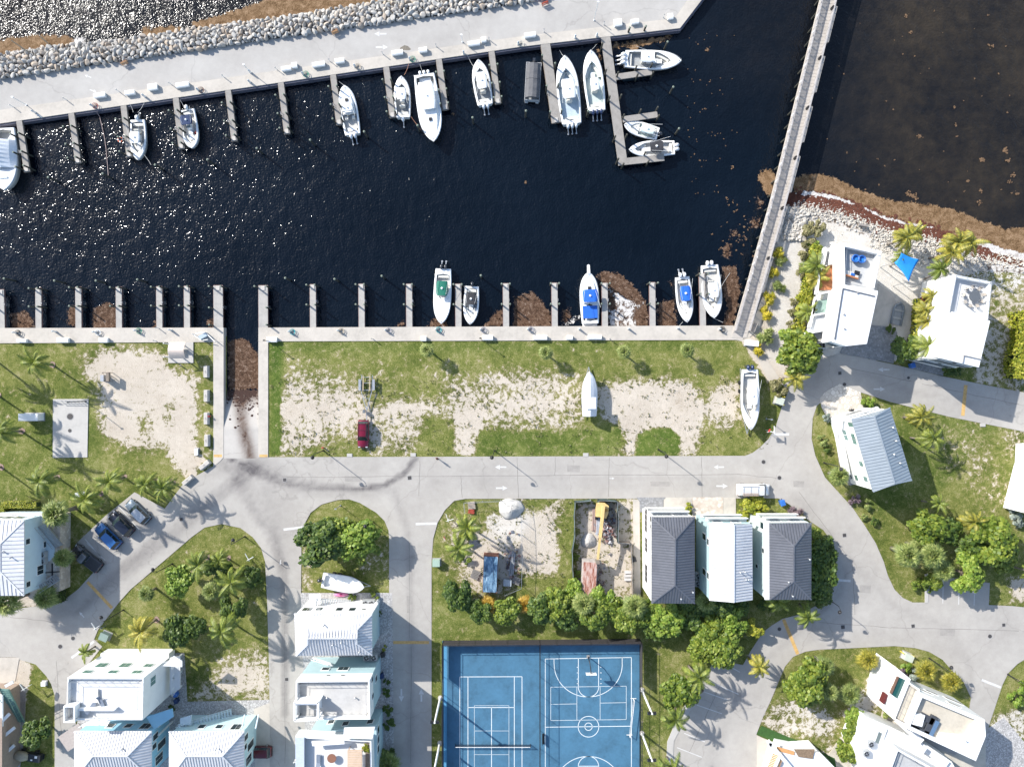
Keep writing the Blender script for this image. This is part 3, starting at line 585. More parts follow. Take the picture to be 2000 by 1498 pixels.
for x, y, r, lab, q in ((556,937,3,'square drain grate on the asphalt near the boat ramp',1),(800,933,3.4,'square drain grate where the tyre marks curve to the grass',1),(1491,902,3.6,'round manhole cover on the road northeast of the white van',0),(1522,933,3.6,'round manhole cover just above the front of the white van',0),(1649,1045,3.2,'square drain grate in the bend right of the hipped grey roof',1),(1646,1224,3.4,'square drain grate in shade below the grey-roofed house',1),(1783,1222,3,'square drain grate in the middle of the wide pale junction',1),(1522,1228,3.4,'round manhole cover beside the yellow speed line by the trees',0),(1933,1242,3.6,'round manhole cover on the far right of the junction',0),(1960,1220,2.8,'small square drain near the right edge of the junction',1),(143,1246,3.6,'pale round manhole cover near the grass corner, left side',0),(118,1262,3.8,'brown round manhole cover left of the pale one by the white house',0),(560,1326,3,'square drain grate on the narrow street left of the roof terraces',1),(1649,751,3.4,'round manhole cover on the road by the shell paver driveway',0),(1640,729,3,'dark square drain at the shadow edge below the west modern house',1),(1774,738,2.6,'small round cover in the shade of the road near the lamp shadow',0),(354,1014,3,'square drain grate in the car park near the palm shadows',1)):
    cover(x, y, r, lab, bool(q))
cover(137.5,813.5,5.6,'large round manhole cover on the concrete pad', z=.095); cover(137,841,3.2,'small round cover on the concrete pad below the large one', z=.095)
# ---------------------------------------------------------------- breakwater boulders
def rock_mesh(seed, n=9):
    r = random.Random(seed); bm = bmesh.new(); bmesh.ops.create_icosphere(bm, subdivisions=2, radius=.5)
    off = Vector((r.random()*50, r.random()*50, 0)); planes = [(Vector((r.gauss(0,1), r.gauss(0,1), r.gauss(0,1))).normalized(), r.uniform(.22,.38)) for _ in range(n)]
    for v in bm.verts:
        v.co *= 1 + .25*mnoise.noise(v.co*2.2+off)
        for nn, d in planes:
            k = v.co.dot(nn)
            if k > d: v.co -= nn*(k-d)*.85
    me = bpy.data.meshes.new('boulder'); bm.to_mesh(me); bm.free(); return me
def rockmat(name, cs):
    t = NT(name); oi = t.n('ShaderNodeObjectInfo'); v = t.obj(); n = t.noise(v, 2.5, 5, .7); gi = t.n('ShaderNodeNewGeometry')
    r = t.math('ADD', t.math('MULTIPLY', oi.outputs['Random'], .55), t.math('MULTIPLY', gi.outputs['Random Per Island'], .55))
    c = t.ramp(r, [(.05, cs[0]), (.4, cs[1]), (.75, cs[2]), (1.0, cs[3])]); c = t.mix(t.ramp(n, [(.35, .75), (.6, 0.0)]), c, cs[4], 'MULTIPLY')
    t.l(c, t.b.inputs['Base Color']); t.b.inputs['Roughness'].default_value = .95; t.bump(t.noise(v, 7, 4, .7), .6, .05); return t.m
ROCK = rockmat('limestone_boulder', [(.30,.29,.275), (.42,.41,.39), (.50,.475,.435), (.42,.35,.28), (.6,.58,.55)])
RK = [rock_mesh(i) for i in range(8)]
for m in RK: m.materials.append(ROCK)
rr = random.Random(21)
def ytop(x): return np.interp(x, [0,101,240,374,520,660,727,850,1075], [107,91,77,56,37,16,3,-14,-40])
def ybot(x): return np.interp(x, [0,240,520,767,1020,1075], [154,119,78,44,7,-3])
cand = []
for _ in range(26000):
    x = rr.uniform(-12, 1070); a, b = ytop(x)-5, ybot(x)+1; y = rr.uniform(a, b)
    if y < -10: continue
    d = rr.choice([rr.uniform(.38,.55), rr.uniform(.5,.75), rr.uniform(.7,1.12)])
    t_ = (y-a)/(b-a); z = -1.1 + 1.45*math.sin(min(1, t_*1.25)*math.pi/2)
    cand.append([x, y, d, z])
cand.sort(key=lambda q: -q[2]); kept = []; cells = {}
for q in cand:
    r = q[2]*.36/S; cx, cy = int(q[0]//14), int(q[1]//14); ok = True
    for i in range(cx-2, cx+3):
        for j in range(cy-2, cy+3):
            for p in cells.get((i, j), ()):
                if (p[0]-q[0])**2 + (p[1]-q[1])**2 < (r + p[2]*.36/S)**2: ok = False; break
            if not ok: break
        if not ok: break
    if ok: kept.append(q); cells.setdefault((cx, cy), []).append(q)
big = kept[:300]; rest = kept[300:]
BL = 'large pale grey limestone boulder piled in the breakwater beside the access road'
for x, y, d, z in big:
    o = bpy.data.objects.new('boulder', RK[rr.randrange(8)]); COL.objects.link(o); o.location = P(x, y) + Vector((0,0,z+.1)); s = d*1.12
    o.scale = (s*rr.uniform(.85,1.2), s*rr.uniform(.85,1.1), s*rr.uniform(.7,.95)); o.rotation_euler = (rr.random()*6, rr.random()*6, rr.random()*6)
    tag(o, BL, 'boulder', 'large boulders along the breakwater')
def scatter_rocks(name, items, mat, label):
    mb = MB(); base = [([v.co.copy() for v in m.vertices], [tuple(p.vertices) for p in m.polygons]) for m in RK[:5]]
    for c, s in items:
        vs, fs = base[rr.randrange(5)]; R = Matrix.Rotation(rr.random()*6, 3, 'Z') @ Matrix.Rotation(rr.random()*6, 3, 'X'); sx = s*rr.uniform(.85,1.25)
        mb.add([c + R @ Vector((v.x*sx, v.y*s, v.z*s*.85)) for v in vs], fs)
    return tag(mb.build(name, mat), label, 'rocks', kind='stuff')
items = [(P(x, y)+Vector((0,0,z+.05)), d*1.1) for x, y, d, z in rest]
for _ in range(2600):
    x = rr.uniform(-10, 1065); a, b = ytop(x)-4, ybot(x)+1
    y = rr.uniform(a, b)
    if y > -8: items.append((P(x, y)+Vector((0,0,-1.25 + 1.3*math.sin(min(1,(y-a)/(b-a)*1.25)*1.57))), rr.uniform(.3,.6)))
scatter_rocks('rubble', items, ROCK, 'smaller limestone rubble filling the breakwater slope')
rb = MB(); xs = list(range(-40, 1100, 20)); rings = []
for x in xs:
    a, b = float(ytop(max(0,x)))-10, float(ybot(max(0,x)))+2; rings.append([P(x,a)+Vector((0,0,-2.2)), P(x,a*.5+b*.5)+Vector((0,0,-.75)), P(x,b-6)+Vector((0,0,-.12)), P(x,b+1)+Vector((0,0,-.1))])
rb.loft(rings, closed=False); tag(rb.build('breakwater_bank', M('dark_bank', (.12,.11,.10), .95, .3, 1)), kind='structure')  # plain dark grey-brown bank under the boulders
# shore rocks on the east beach
WROCK = rockmat('white_shore_rock', [(.40,.36,.31), (.48,.45,.40), (.56,.53,.48), (.33,.25,.19), (.62,.58,.52)])
items = []
SL = [(1548,415),(1600,414),(1640,418),(1690,436),(1730,455),(1780,466),(1830,474),(1900,496),(1940,506),(2020,516)]
for _ in range(2300):
    i = rr.randrange(len(SL)-1); t_ = rr.random(); x = SL[i][0]+(SL[i+1][0]-SL[i][0])*t_; y = SL[i][1]+(SL[i+1][1]-SL[i][1])*t_+rr.gauss(-4,11)
    s = rr.uniform(.16,.46)*(1.0 if x > 1600 else 1.2); c = P(x, y); zz = float(g_z(np.array([[x]]), np.array([[y]]))[0,0]); items.append((c+Vector((0,0,max(zz,-1.5)+.05)), s))
for _ in range(380):
    x = rr.uniform(1522,1572)+rr.gauss(0,3); y = rr.uniform(400,468); c = P(x, y); zz = float(g_z(np.array([[x]]), np.array([[y]]))[0,0])
    if y > 400+(x-1520)*.3: items.append((c+Vector((0,0,max(zz,-1.5)+.12)), rr.uniform(.5,1.1)))
for _ in range(700):
    x = rr.uniform(1700,1930); y = np.interp(x, [1700,1780,1930],[440,470,505])+rr.uniform(5,45); items.append((P(x,y)+Vector((0,0,.02)), rr.uniform(.15,.42)))
scatter_rocks('shore_rocks', items, WROCK, 'white rocks scattered along the east beach')
wm_ = MB(); rr2 = random.Random(4)
for _ in range(2600):
    i = rr2.randrange(len(SHORE)-2); t_ = rr2.random(); x = SHORE[i][0]+(SHORE[i+1][0]-SHORE[i][0])*t_; y = SHORE[i][1]+(SHORE[i+1][1]-SHORE[i][1])*t_+13+rr2.gauss(0,8); c = P(x, y)
    zz = float(g_z(np.array([[x]]), np.array([[y]]))[0,0]); q = rr2.uniform(.1,.4); a0 = rr2.random()*6; n = 6
    wm_.add([(c.x+q*rr2.uniform(.4,1.3)*math.cos(a0+k), c.y+q*rr2.uniform(.4,1.3)*math.sin(a0+k), max(zz,ZW)+.1+.1*rr2.random()) for k in range(n)], [tuple(range(n))])
tag(wm_.build('stranded_seaweed', M('stranded_weed', (.11,.036,.020), .95, .35, 3)), 'dark red seaweed stranded above the foam on the east beach', 'seaweed', kind='stuff')
# ---------------------------------------------------------------- piers and pilings
DECK = M('pier_deck', (.27,.25,.225), .85, .15, .6, bump=.2); DECKS = M('pier_deck_pale', (.36,.34,.31), .85, .12, .6, bump=.2)
PILE = M('mooring_pile', (.045,.045,.035), .8, .3, 3); PCAP = M('pile_cap', (.16,.19,.15), .7, .2, 2)
def dirv(a, b): d = (b-a); d.z = 0; L = d.length; return d/L, Vector((-d.y, d.x, 0))/L, L
PNAME = []
def pier(a, b, w, lab, piles, mat=DECK, end=True, grp=None, hgt=1.9, hook=True):
    """a: quay end, b: water end in survey units; piles: list of (fraction, side)"""
    A, B = P(*a), P(*b); d, n, L = dirv(A, B); r = empty('finger_pier', A.lerp(B, .5), 0, lab, 'pier', grp)
    wv = w*S/2; m = MB(); m.prism([(q.x, q.y) for q in (A+n*wv, B+n*wv, B-n*wv, A-n*wv)], -.22, .06); j = m; k = 1.0
    while k < L: j.bar(A+d*k+n*(wv-.02)+Vector((0,0,.063)), A+d*k-n*(wv-.02)+Vector((0,0,.063)), .03, .006, 1); k += 1.9
    m.build('deck', [mat, CONC_D], r, world=True)
    f = MB(); 
    for sd in (1, -1): f.bar(A+n*sd*(wv+.04)+Vector((0,0,-.12)), B+n*sd*(wv+.04)+Vector((0,0,-.12)), .07, .22)
    f.bar(B+d*.045+n*wv+Vector((0,0,-.12)), B+d*.045-n*wv+Vector((0,0,-.12)), .08, .24); f.build('fascia', WOOD if mat is DECK else M('red_fascia', (.16,.09,.08), .8, .2), r, world=True)
    for fr, sd in piles:
        c = A+d*(L*fr)+n*sd*(wv+.20); p = MB(); p.cyl((c.x, c.y, -3), .15, 3+hgt, 10); pl = p.build('piling', PILE, r, world=True)
        p = MB(); p.cyl((0,0,0), .17, .05, 10, r2=.06); cp = p.build('cap', PCAP, pl); cp.location = (c.x-r.location.x, c.y-r.location.y, hgt)
    if end:
        e = MB(); c = B-d*.45
        e.box((c.x, c.y, .11), (.75, .62, .1), math.atan2(d.y, d.x)); e.build('corner_pad', CONC, r, world=True)
        l = MB(); q = A+d*(L*.62)-n*(wv+.08)
        for s2 in (-.22,.22): l.bar(q+d*s2+Vector((0,0,.5)), q+d*s2+Vector((0,0,-1.5)), .05)
        for s3 in range(6): l.bar(q+d*-.22+Vector((0,0,.4-s3*.32)), q+d*.22+Vector((0,0,.4-s3*.32)), .04)
        l.build('ladder', STEEL, r, world=True)
    return r
NP = [((37,235),(53,336)),((139,222),(153,319)),((241,206),(253,307)),((343,190),(355,291)),((445,175),(458,276)),((548,160),(561,262)),((650,144),(663,244)),((754,131),(767,230)),((857,117),(870,215)),((960,103),(973,203))]
ON = ['leftmost','second','third','fourth','fifth','sixth','seventh','eighth','ninth','tenth','eleventh','twelfth','thirteenth','fourteenth','fifteenth']
NEARN = ['beside the tarpaulin-covered white cruiser','left of the floating hose','holding the orange life ring','beside the boat with the navy canopy','empty, just right of the navy-canopy boat','empty, second right of the navy-canopy boat','touching the cabin boat with the dark hatch','left of the small single-engine white boat','right of the large triple-engine sportfisher','right of the bow-in twin-engine boat']
for i, (a, b) in enumerate(NP):
    pier((a[0], a[1]-2), b, 11, f'finger pier of the north quay, {NEARN[i]}', [(.34,1),(.34,-1),(.68,1),(.68,-1),(.95,1),(.95,-1)], grp='finger piers of the north quay')
pier((1065,85),(1087,240), 18, 'wider finger pier between the pontoon boat and the triple-engine white boat', [(.32,1),(.58,1),(.58,-1),(.9,1),(.9,-1),(.2,-1)])
# L-shaped dock with three fingers
LD = empty('l_shaped_dock', P(1200,200), 0, 'long dock with three side fingers at the northeast corner of the basin', 'dock')
def deckpart(name, a, b, w, piles, hgt=1.9, parent=LD, z=.06):
    A, B = P(*a), P(*b); d, n, L = dirv(A, B); wv = w*S/2; m = MB(); m.prism([(q.x, q.y) for q in (A+n*wv, B+n*wv, B-n*wv, A-n*wv)], -.24, z); m.build(name, DECK, parent, world=True)
    for fr, sd in piles:
        c = A+d*(L*fr)+n*sd*(wv+.2); p = MB(); p.cyl((c.x, c.y, -3), .15, 3+hgt, 10); p.cyl((c.x, c.y, hgt), .17, .05, 10, r2=.06); p.build('piling', PILE, parent, world=True)
deckpart('main_deck', (1182,68),(1217,323), 18, [(.1,-1),(.3,-1),(.33,1),(.5,1),(.5,-1),(.65,1),(.8,-1),(.8,1),(.97,-1)], z=.062)
deckpart('side_finger', (1203,151),(1273,141), 11.5, [(.55,1),(.55,-1),(.98,1),(.98,-1)], 1.6); deckpart('side_finger', (1216,234),(1284,224), 11.5, [(.5,1),(.98,1),(.98,-1)], 1.6); deckpart('side_finger', (1212,317),(1297,308), 13, [(.55,1),(.6,-1),(.03,-1)], 1.6)
SPX = [(75,563),(153,561),(232,561),(311,560),(365,559),(611,556),(706,555),(799,555),(895,555),(988,554),(1083,553),(1181,553),(1274,552)]
SLAB = ['between the two westmost seaweed patches','between the second and third seaweed patches','right of the biggest west seaweed patch','third to the left of the boat ramp','second to the left of the boat ramp','first narrow one right of the ramp','second narrow one right of the ramp','first to the left of the green-canopy boat','between the green-canopy boat and the black-canopy boat','right of the black-canopy boat','left of the cruiser with blue covers','right of the cruiser with blue covers','standing alone right of the pale scum patch']
for (x, y), lb in zip(SPX, SLAB): pier((x+.6,641),(x,y), 11.4, f'concrete finger pier of the south quay, {lb}', [(.97,1),(.97,-1),(.52,1),(.52,-1)], DECKS, grp='finger piers of the south quay', hgt=1.5)
pier((4,641),(2,566), 11.4, 'narrow concrete finger pier cut by the left edge of the picture, south side', [(.97,1),(.52,1)], DECKS, grp='finger piers of the south quay', hgt=1.5)
pier((1373,638),(1371,534), 11.4, 'narrow concrete finger pier between the two boats with twin engines near the boardwalk', [(.97,1),(.97,-1),(.6,1),(.6,-1)], DECKS, grp='finger piers of the south quay', hgt=1.5)
pier((427,669),(426,558), 18, 'wide concrete pier on the left side of the boat ramp channel', [(.97,1),(.97,-1),(.3,1),(.6,1)], DECKS, hgt=1.5)
pier((514.5,669),(514,558), 18, 'wide concrete pier on the right side of the boat ramp channel', [(.97,1),(.97,-1),(.3,-1),(.6,-1)], DECKS, hgt=1.5)
pm_ = MB(); pm_.cyl((0,0,-2.5), .17, 4.2, 12); pproto = None
def post(x, y, lab, h=1.7, g='mooring posts standing in the basin'):
    global pproto
    if pproto is None:
        b = empty('mooring_post', P(x, y)); pm_.build('post', PILE, b); c = MB(); c.cyl((0,0,0), .2, .08, 12, r2=.05); o = c.build('cap', PCAP, b); o.location = (0,0,1.7); pproto = b; tag(b, lab, 'mooring post', g); return b
    return dup(pproto, P(x, y), 0, 1, lab, g, 'mooring post')
MPX = [(106,352,'in open water between the first two northwest piers'),(211,345,'in the water where the long red hose ends'),(312,328,'off the bow of the boat with the red life ring'),(413,318,'below and right of the navy-canopy boat'),(508,296,'in open water below the fifth north pier'),(611,280,'in open water below the sixth north pier'),(715,264,'just right of the stern of the dark-hatched cabin cruiser'),(818,252,'left of the bow of the large sportfisher'),(924,237,'in open water below the bow-in twin-engine boat'),(1027,224,'in open water below the pontoon boat'),(1147,224,'between the two big white boats near the long dock'),(1300,91,'above the horizontal sportfisher at the northeast dock'),(1311,178,'in open water right of the middle of the long dock'),(1322,258,'above the stern of the black-topped boat at the northeast dock'),
 (21,547,'in the water above the far left south pier'),(118,551,'above and between the first two southwest piers'),(198,551,'above and between the second and third southwest piers'),(278,549,'above and between the third and fourth southwest piers'),(563,546,'right of the ramp channel in the glittering water'),(658,548,'above and between the first two piers right of the ramp'),(749,542,'second post right of the ramp channel'),(940,541,'above the gap right of the black-canopy boat')]
for x, y, l in MPX: post(x, y, f'dark timber mooring post {l}')
for x, y, l in ((1227,64,'left one at the quay edge above the horizontal sportfisher'),(1258,61,'right one at the quay edge above the horizontal sportfisher')): post(x, y, f'tall mooring post, {l}')
for x, y, l in ((25,40,'left'),(76,72,'right')):
    a = MB(); 
# two thin poles lying from the water onto the boulders
for (x0,y0,x1,y1,l) in ((20,78,62,107,'lower left dark pole'),(76,70,100,90,'upper right dark pole')):
    a, b = P(x0,y0), P(x1,y1); a.z = -.3; b.z = .9; m = MB(); m.tube([a,b], .09, 8); centred('pole', m, PILE, f'{l} leaning over the brown seaweed at the breakwater', 'pole')
# ---------------------------------------------------------------- quay furniture
PLASTIC = M('white_plastic', (.72,.72,.70), .4, .05, 2); BLUEP = M('blue_plastic', (.03,.13,.42), .4, .1, 2); GREENP = M('green_hose', (.02,.22,.14), .5, .2, 3); REDP = M('red_plastic', (.48,.04,.03), .45, .1, 2); TEAL = M('teal_hose', (.03,.28,.30), .5, .2, 2)
def dockbox(x, y, L, W, rz, lab, z=.1, H=.65):
    c = P(x, y); r = empty('dock_box', (c.x, c.y, z), rz, lab, 'dock box', 'white dock boxes on the quays')
    m = MB(); m.box((0,0,H*.38), (L, W, H*.76)); m.build('body', PLASTIC, r)
    m = MB(); w2, l2 = W/2+.04, L/2+.04; pts = [(-w2, H*.76), (-w2, H*.86), (-w2*.5, H), (w2*.5, H), (w2, H*.86), (w2, H*.76)]
    m.loft([[(sx*l2, a, b) for a, b in pts] for sx in (-1, 1)], caps=True); m.build('lid', PLASTIC, r)
    m = MB(); m.box((0, w2+.02, H*.7), (.12,.05,.08)); m.build('latch', STEEL, r)
NBOX = [(198,189,1.9,.75),(257,184,1.6,.7),(301,173,1.55,1.0),(359,169,2.2,.75),(561,137,1.6,.7),(577,131,.85,.85),(624,129,2.1,.75),(665,122,1.55,.75),(777,106,1.9,.75),(827,101,1.35,.75),(926,88,2.0,.75),(945,81,.8,.8),(1035,72,1.9,.75),(1206,48,1.3,1.1),(1239,46,1.3,.75),(1308,36,.85,.9)]
NBL = ['near the third pier','behind the stern lines of the life ring boat','larger cube-like one left of the fourth pier','long one directly behind the navy-canopy boat','left of a small square one by green hose','small square one beside the green hose reel','long one just left of the seventh pier','short one just right of the seventh pier','long one left of the triple-engine sportfisher','short one behind the triple-engine sportfisher','long, left of a small square one','small square one left of the tenth pier','single long one behind the pontoon boat','squat cube-like one left of two posts','beside the two tall posts','small, at the corner bend']
for (x, y, L, W), l in zip(NBOX, NBL): dockbox(x, y, L, W, math.radians(8.2), f'white dock box on the north quay, {l}', .09)
SBOX = [(47,666,1.6,.6,0),(127,665,1.9,.8,0),(206,665,1.4,.8,0),(533,664,1.7,.8,0),(828,662,.9,.8,0),(953,660,1.7,.8,0),(1055,660,2.3,.75,0),(1112,660,1.0,.7,0),(1161,659,2.3,.75,0)]
SBL = ['farthest to the left, by the grass edge','second from the left, by the palm shadows','third from the left, above the sandy lot','at the grass corner right of the boat ramp','small, above the leftmost fan palm','above the grass right of the black-canopy boat','long one left of the cruiser with blue covers','small one directly below the cruiser with blue covers','long one right of the cruiser with blue covers']
for (x, y, L, W, r), l in zip(SBOX, SBL): dockbox(x, y, L, W, 0, f'white dock box on the south quay, {l}', .1)
def pedestal(x, y, lab, z=.1, h=1.15, hose=None):
    r = empty('power_pedestal', P(x, y)+Vector((0,0,z)), math.radians(8) if y < 300 else 0, lab, 'power pedestal', 'power pedestals on the quays')
    m = MB(); m.loft([[(-.16,-.13,0),(.16,-.13,0),(.16,.13,0),(-.16,.13,0)], [(-.13,-.1,h*.8),(.13,-.1,h*.8),(.13,.1,h*.8),(-.13,.1,h*.8)]], caps=True); m.build('cabinet', PLASTIC, r)
    m = MB(); m.loft([[(-.15,-.12,h*.8),(.15,-.12,h*.8),(.15,.12,h*.8),(-.15,.12,h*.8)], [(-.08,-.05,h),(.08,-.05,h),(.08,.05,h),(-.08,.05,h)]], caps=True); m.build('lamp_head', M('pedestal_top', (.5,.55,.58), .3, .1), r)
    if hose:
        m = MB(); pts = [(.45*math.cos(a*.5)*(.62+.02*a)+.5, .45*math.sin(a*.5)*(.62+.02*a)-.1, .04+.012*a) for a in range(32)]; m.tube(pts, .045, 6); m.build('hose', hose, r)
NPED = [(33,222),(70,221),(131,198),(238,190),(284,190),(335,170),(443,154),(490,143),(544,128),(649,124),(645,121),(748,109),(801,118),(853,94),(906,86),(955,83),(1062,66),(1113,80),(1179,50),(1165,72),(1296,38),(905,105),(693,131),(593,149),(489,163)]
for i, (x, y) in enumerate([(70,221),(284,190),(490,143),(801,118),(906,106),(1123,75),(1165,72),(489,162),(593,147),(694,132),(389,178),(1012,88),(82,230),(183,209)]):
    hs = {2:None,3:GREENP,8:GREENP,9:M('tan_hose',(.4,.34,.26)),10:M('brown_hose',(.12,.05,.04)),11:M('cream_hose',(.5,.48,.42)),13:M('red_hose',(.25,.03,.03))}.get(i)
    nm = ['nearest the covered cruiser','at the stern of the life ring boat','with tall light near the fifth pier','with green hose by the eighth pier','at the bow lines of the twin-engine boat','right of the boat with triple engines','at the foot of the long dock','just below the tall-light pedestal','with green hose between sixth and seventh piers','with tan hose right of the seventh pier','with brown coiled hose right of the navy-canopy boat','with cream hose behind the pontoon boat','at the water edge by the covered cruiser','with coiled red hose between second and third piers'][i]
    pedestal(x, y, f'white power pedestal on the north quay, {nm}', .09, hose=hs)
for i, (x, y) in enumerate([(33,650),(110,648),(188,649),(268,646),(335,645),(567,648),(662,646),(754,645),(852,644),(939,644),(1031,643),(1131,643),(1227,642),(1323,641),(1404,643)]):
    hs = {0:M('black_hose',(.03,.03,.03)),2:PLASTIC,3:GREENP,5:TEAL,6:M('tan_hose',(.4,.34,.26)),7:M('grey_hose',(.35,.34,.36)),8:TEAL,9:M('grey_hose',(.35,.34,.36)),10:M('grey_hose',(.35,.34,.36)),14:M('black_hose',(.03,.03,.03))}.get(i)
    nm = ['first from the left edge','second from the left edge','third from the left with white hose ring','with green hose, left of the curved shelter','above the curved shelter','with teal hose right of the ramp channel','with tan hose, second right of the ramp','with grey hose, third right of the ramp','with teal hose below the green-canopy boat','with grey hose below the black-canopy boat','right of the tenth south pier','below the stern of the blue-covered cruiser','just right of the blue-covered cruiser','left of the blue-canopy centre console','with black hose near the boardwalk foot'][i]
    pedestal(x, y, f'white power pedestal on the south quay, {nm}', .1, hose=hs)
bl = None
def bollard(x, y, lab, z=.1):
    global bl
    if bl is None:
        b = empty('bollard_light', P(x, y)+Vector((0,0,z))); m = MB(); m.cyl((0,0,0), .07, .95, 8); m.build('stem', PLASTIC, b); m = MB(); m.cyl((0,0,.95), .11, .16, 8, r2=.04); m.build('cap', STEEL, b); bl = b; tag(b, lab, 'bollard light', 'small bollard lights on the quays'); return
    dup(bl, P(x, y)+Vector((0,0,z)), 0, 1, lab, 'small bollard lights on the quays', 'bollard light')
for i, (x, y) in enumerate([(27,210),(130,196),(233,180),(335,166),(438,152),(541,137),(645,121),(748,107),(852,92),(955,79),(1062,63),(1179,49),(1295,35)]):
    bollard(x, y, f'thin white bollard light on the north quay, {["leftmost","next to the first dock box group","behind the third pier","behind the fourth pier","behind the fifth pier","behind the sixth pier","behind the seventh pier","behind the eighth pier","behind the ninth pier","behind the tenth pier","behind the pontoon boat pier","behind the long dock","near the quay bend"][i]}', .09)
for i, (x, y) in enumerate([(305,666),(728,662),(1190,662),(310,641)]): bollard(x, y, f'white bollard light on the south quay, {["by the grass left of the curved shelter","above the grass left of the trailer","above the second lawn palm","at a pier left of the ramp"][i]}')
# sandwich boards on the breakwater road
for x, y, c1, l in ((246,126,'orange','left one by the widest rocks'),(656,66,'orange','middle one above the road arrows'),(1064,10,'red','right one near the top edge')):
    r = empty('barricade', P(x, y)+Vector((0,0,.03)), .4, f'{c1} striped folding barricade on the breakwater road, {l}', 'barricade')
    for s in (1,-1):
        m = MB(); m.bar((-.5, s*.25, 0), (-.5, 0, 1.0), .06); m.bar((.5, s*.25, 0), (.5, 0, 1.0), .06); m.build('leg', WOOD, r)
        m = MB(); m.box((0, s*.08, .82), (1.2,.03,.28), rx=s*.25); m.box((0, s*.17, .45), (1.2,.03,.2), rx=s*.25); m.build('board', M('barricade_orange', (.62,.34,.16), .6, .15) if c1 == 'orange' else M('barricade_red', (.62,.10,.05), .6, .15), r)
# life rings, hose line in the water, quay lamp posts
def lifering(x, y, lab, z=.3):
    r = empty('life_ring', P(x, y)+Vector((0,0,z)), 0, lab, 'life ring'); m = MB(); pts = [(.38*math.cos(a*math.pi/8), .38*math.sin(a*math.pi/8), .1) for a in range(17)]; m.tube(pts, .11, 8, cap=False); m.build('ring', M('orange_foam', (.60,.13,.05), .6, .1), r, True)
    m = MB(); 
    for a in range(4): q = a*math.pi/2; m.box((.38*math.cos(q), .38*math.sin(q), .1), (.26,.2,.24), q)
    m.build('band', W_PAINT, r)
lifering(239,276,'orange and white life ring hanging at the third north pier', .6)
hl = [P(184,212), P(189,225), P(196,260), P(200,285), P(203,320), P(205,343)]
m = MB(); m.tube([h+Vector((0,0,(-.0, -.9,-1.15,-1.12,-1.14,-1.1)[i])) for i, h in enumerate(hl)], .07, 6); centred('hose', m, M('pinkish_hose', (.30,.22,.20), .6, .2), 'long thin hose floating from the quay out to a mooring post', 'hose')
# ---------------------------------------------------------------- boats
NAVY = M('navy_canvas', (.012,.03,.09), .8, .15, 2); BLUEC = M('blue_canvas', (.012,.115,.50), .75, .12, 1.5); GREENC = M('green_canvas', (.005,.13,.085), .75, .15, 1.5); BLACKC = M('black_canvas', (.03,.03,.034), .8, .15, 2); GREYC = M('grey_canvas', (.10,.10,.105), .8, .15, 1.5)
FLOOR = M('boat_floor', (.50,.49,.46), .6, .1, 3); FLOORG = M('grey_boat_floor', (.30,.31,.31), .7, .15, 3); CUSH = M('cream_cushion', (.62,.60,.54), .6, .08, 3); TINT = M('tinted_screen', (.10,.13,.15), .1, .1, 2); COVER = M('white_tarpaulin', (.66,.68,.70), .75, .1, .5, bump=.3)
AQUA = M('ice_blue_gelcoat', (.40,.55,.62), .25, .05, 1, coat=.3); ENGW = M('engine_white', (.74,.75,.76), .3, .05, 3, coat=.3); ENGB = M('engine_black', (.025,.028,.035), .25, .1, 3, coat=.5)
def hw(t, W, full=.62, tr=.86):
    """half beam at station t: 0 stern, 1 bow"""
    if t < .45: return W/2*(tr+(1-tr)*math.sin(t/.45*math.pi/2))
    u = (t-.45)/.55; return W/2*max(0, (1-u**(2.1+full)))**(.78)
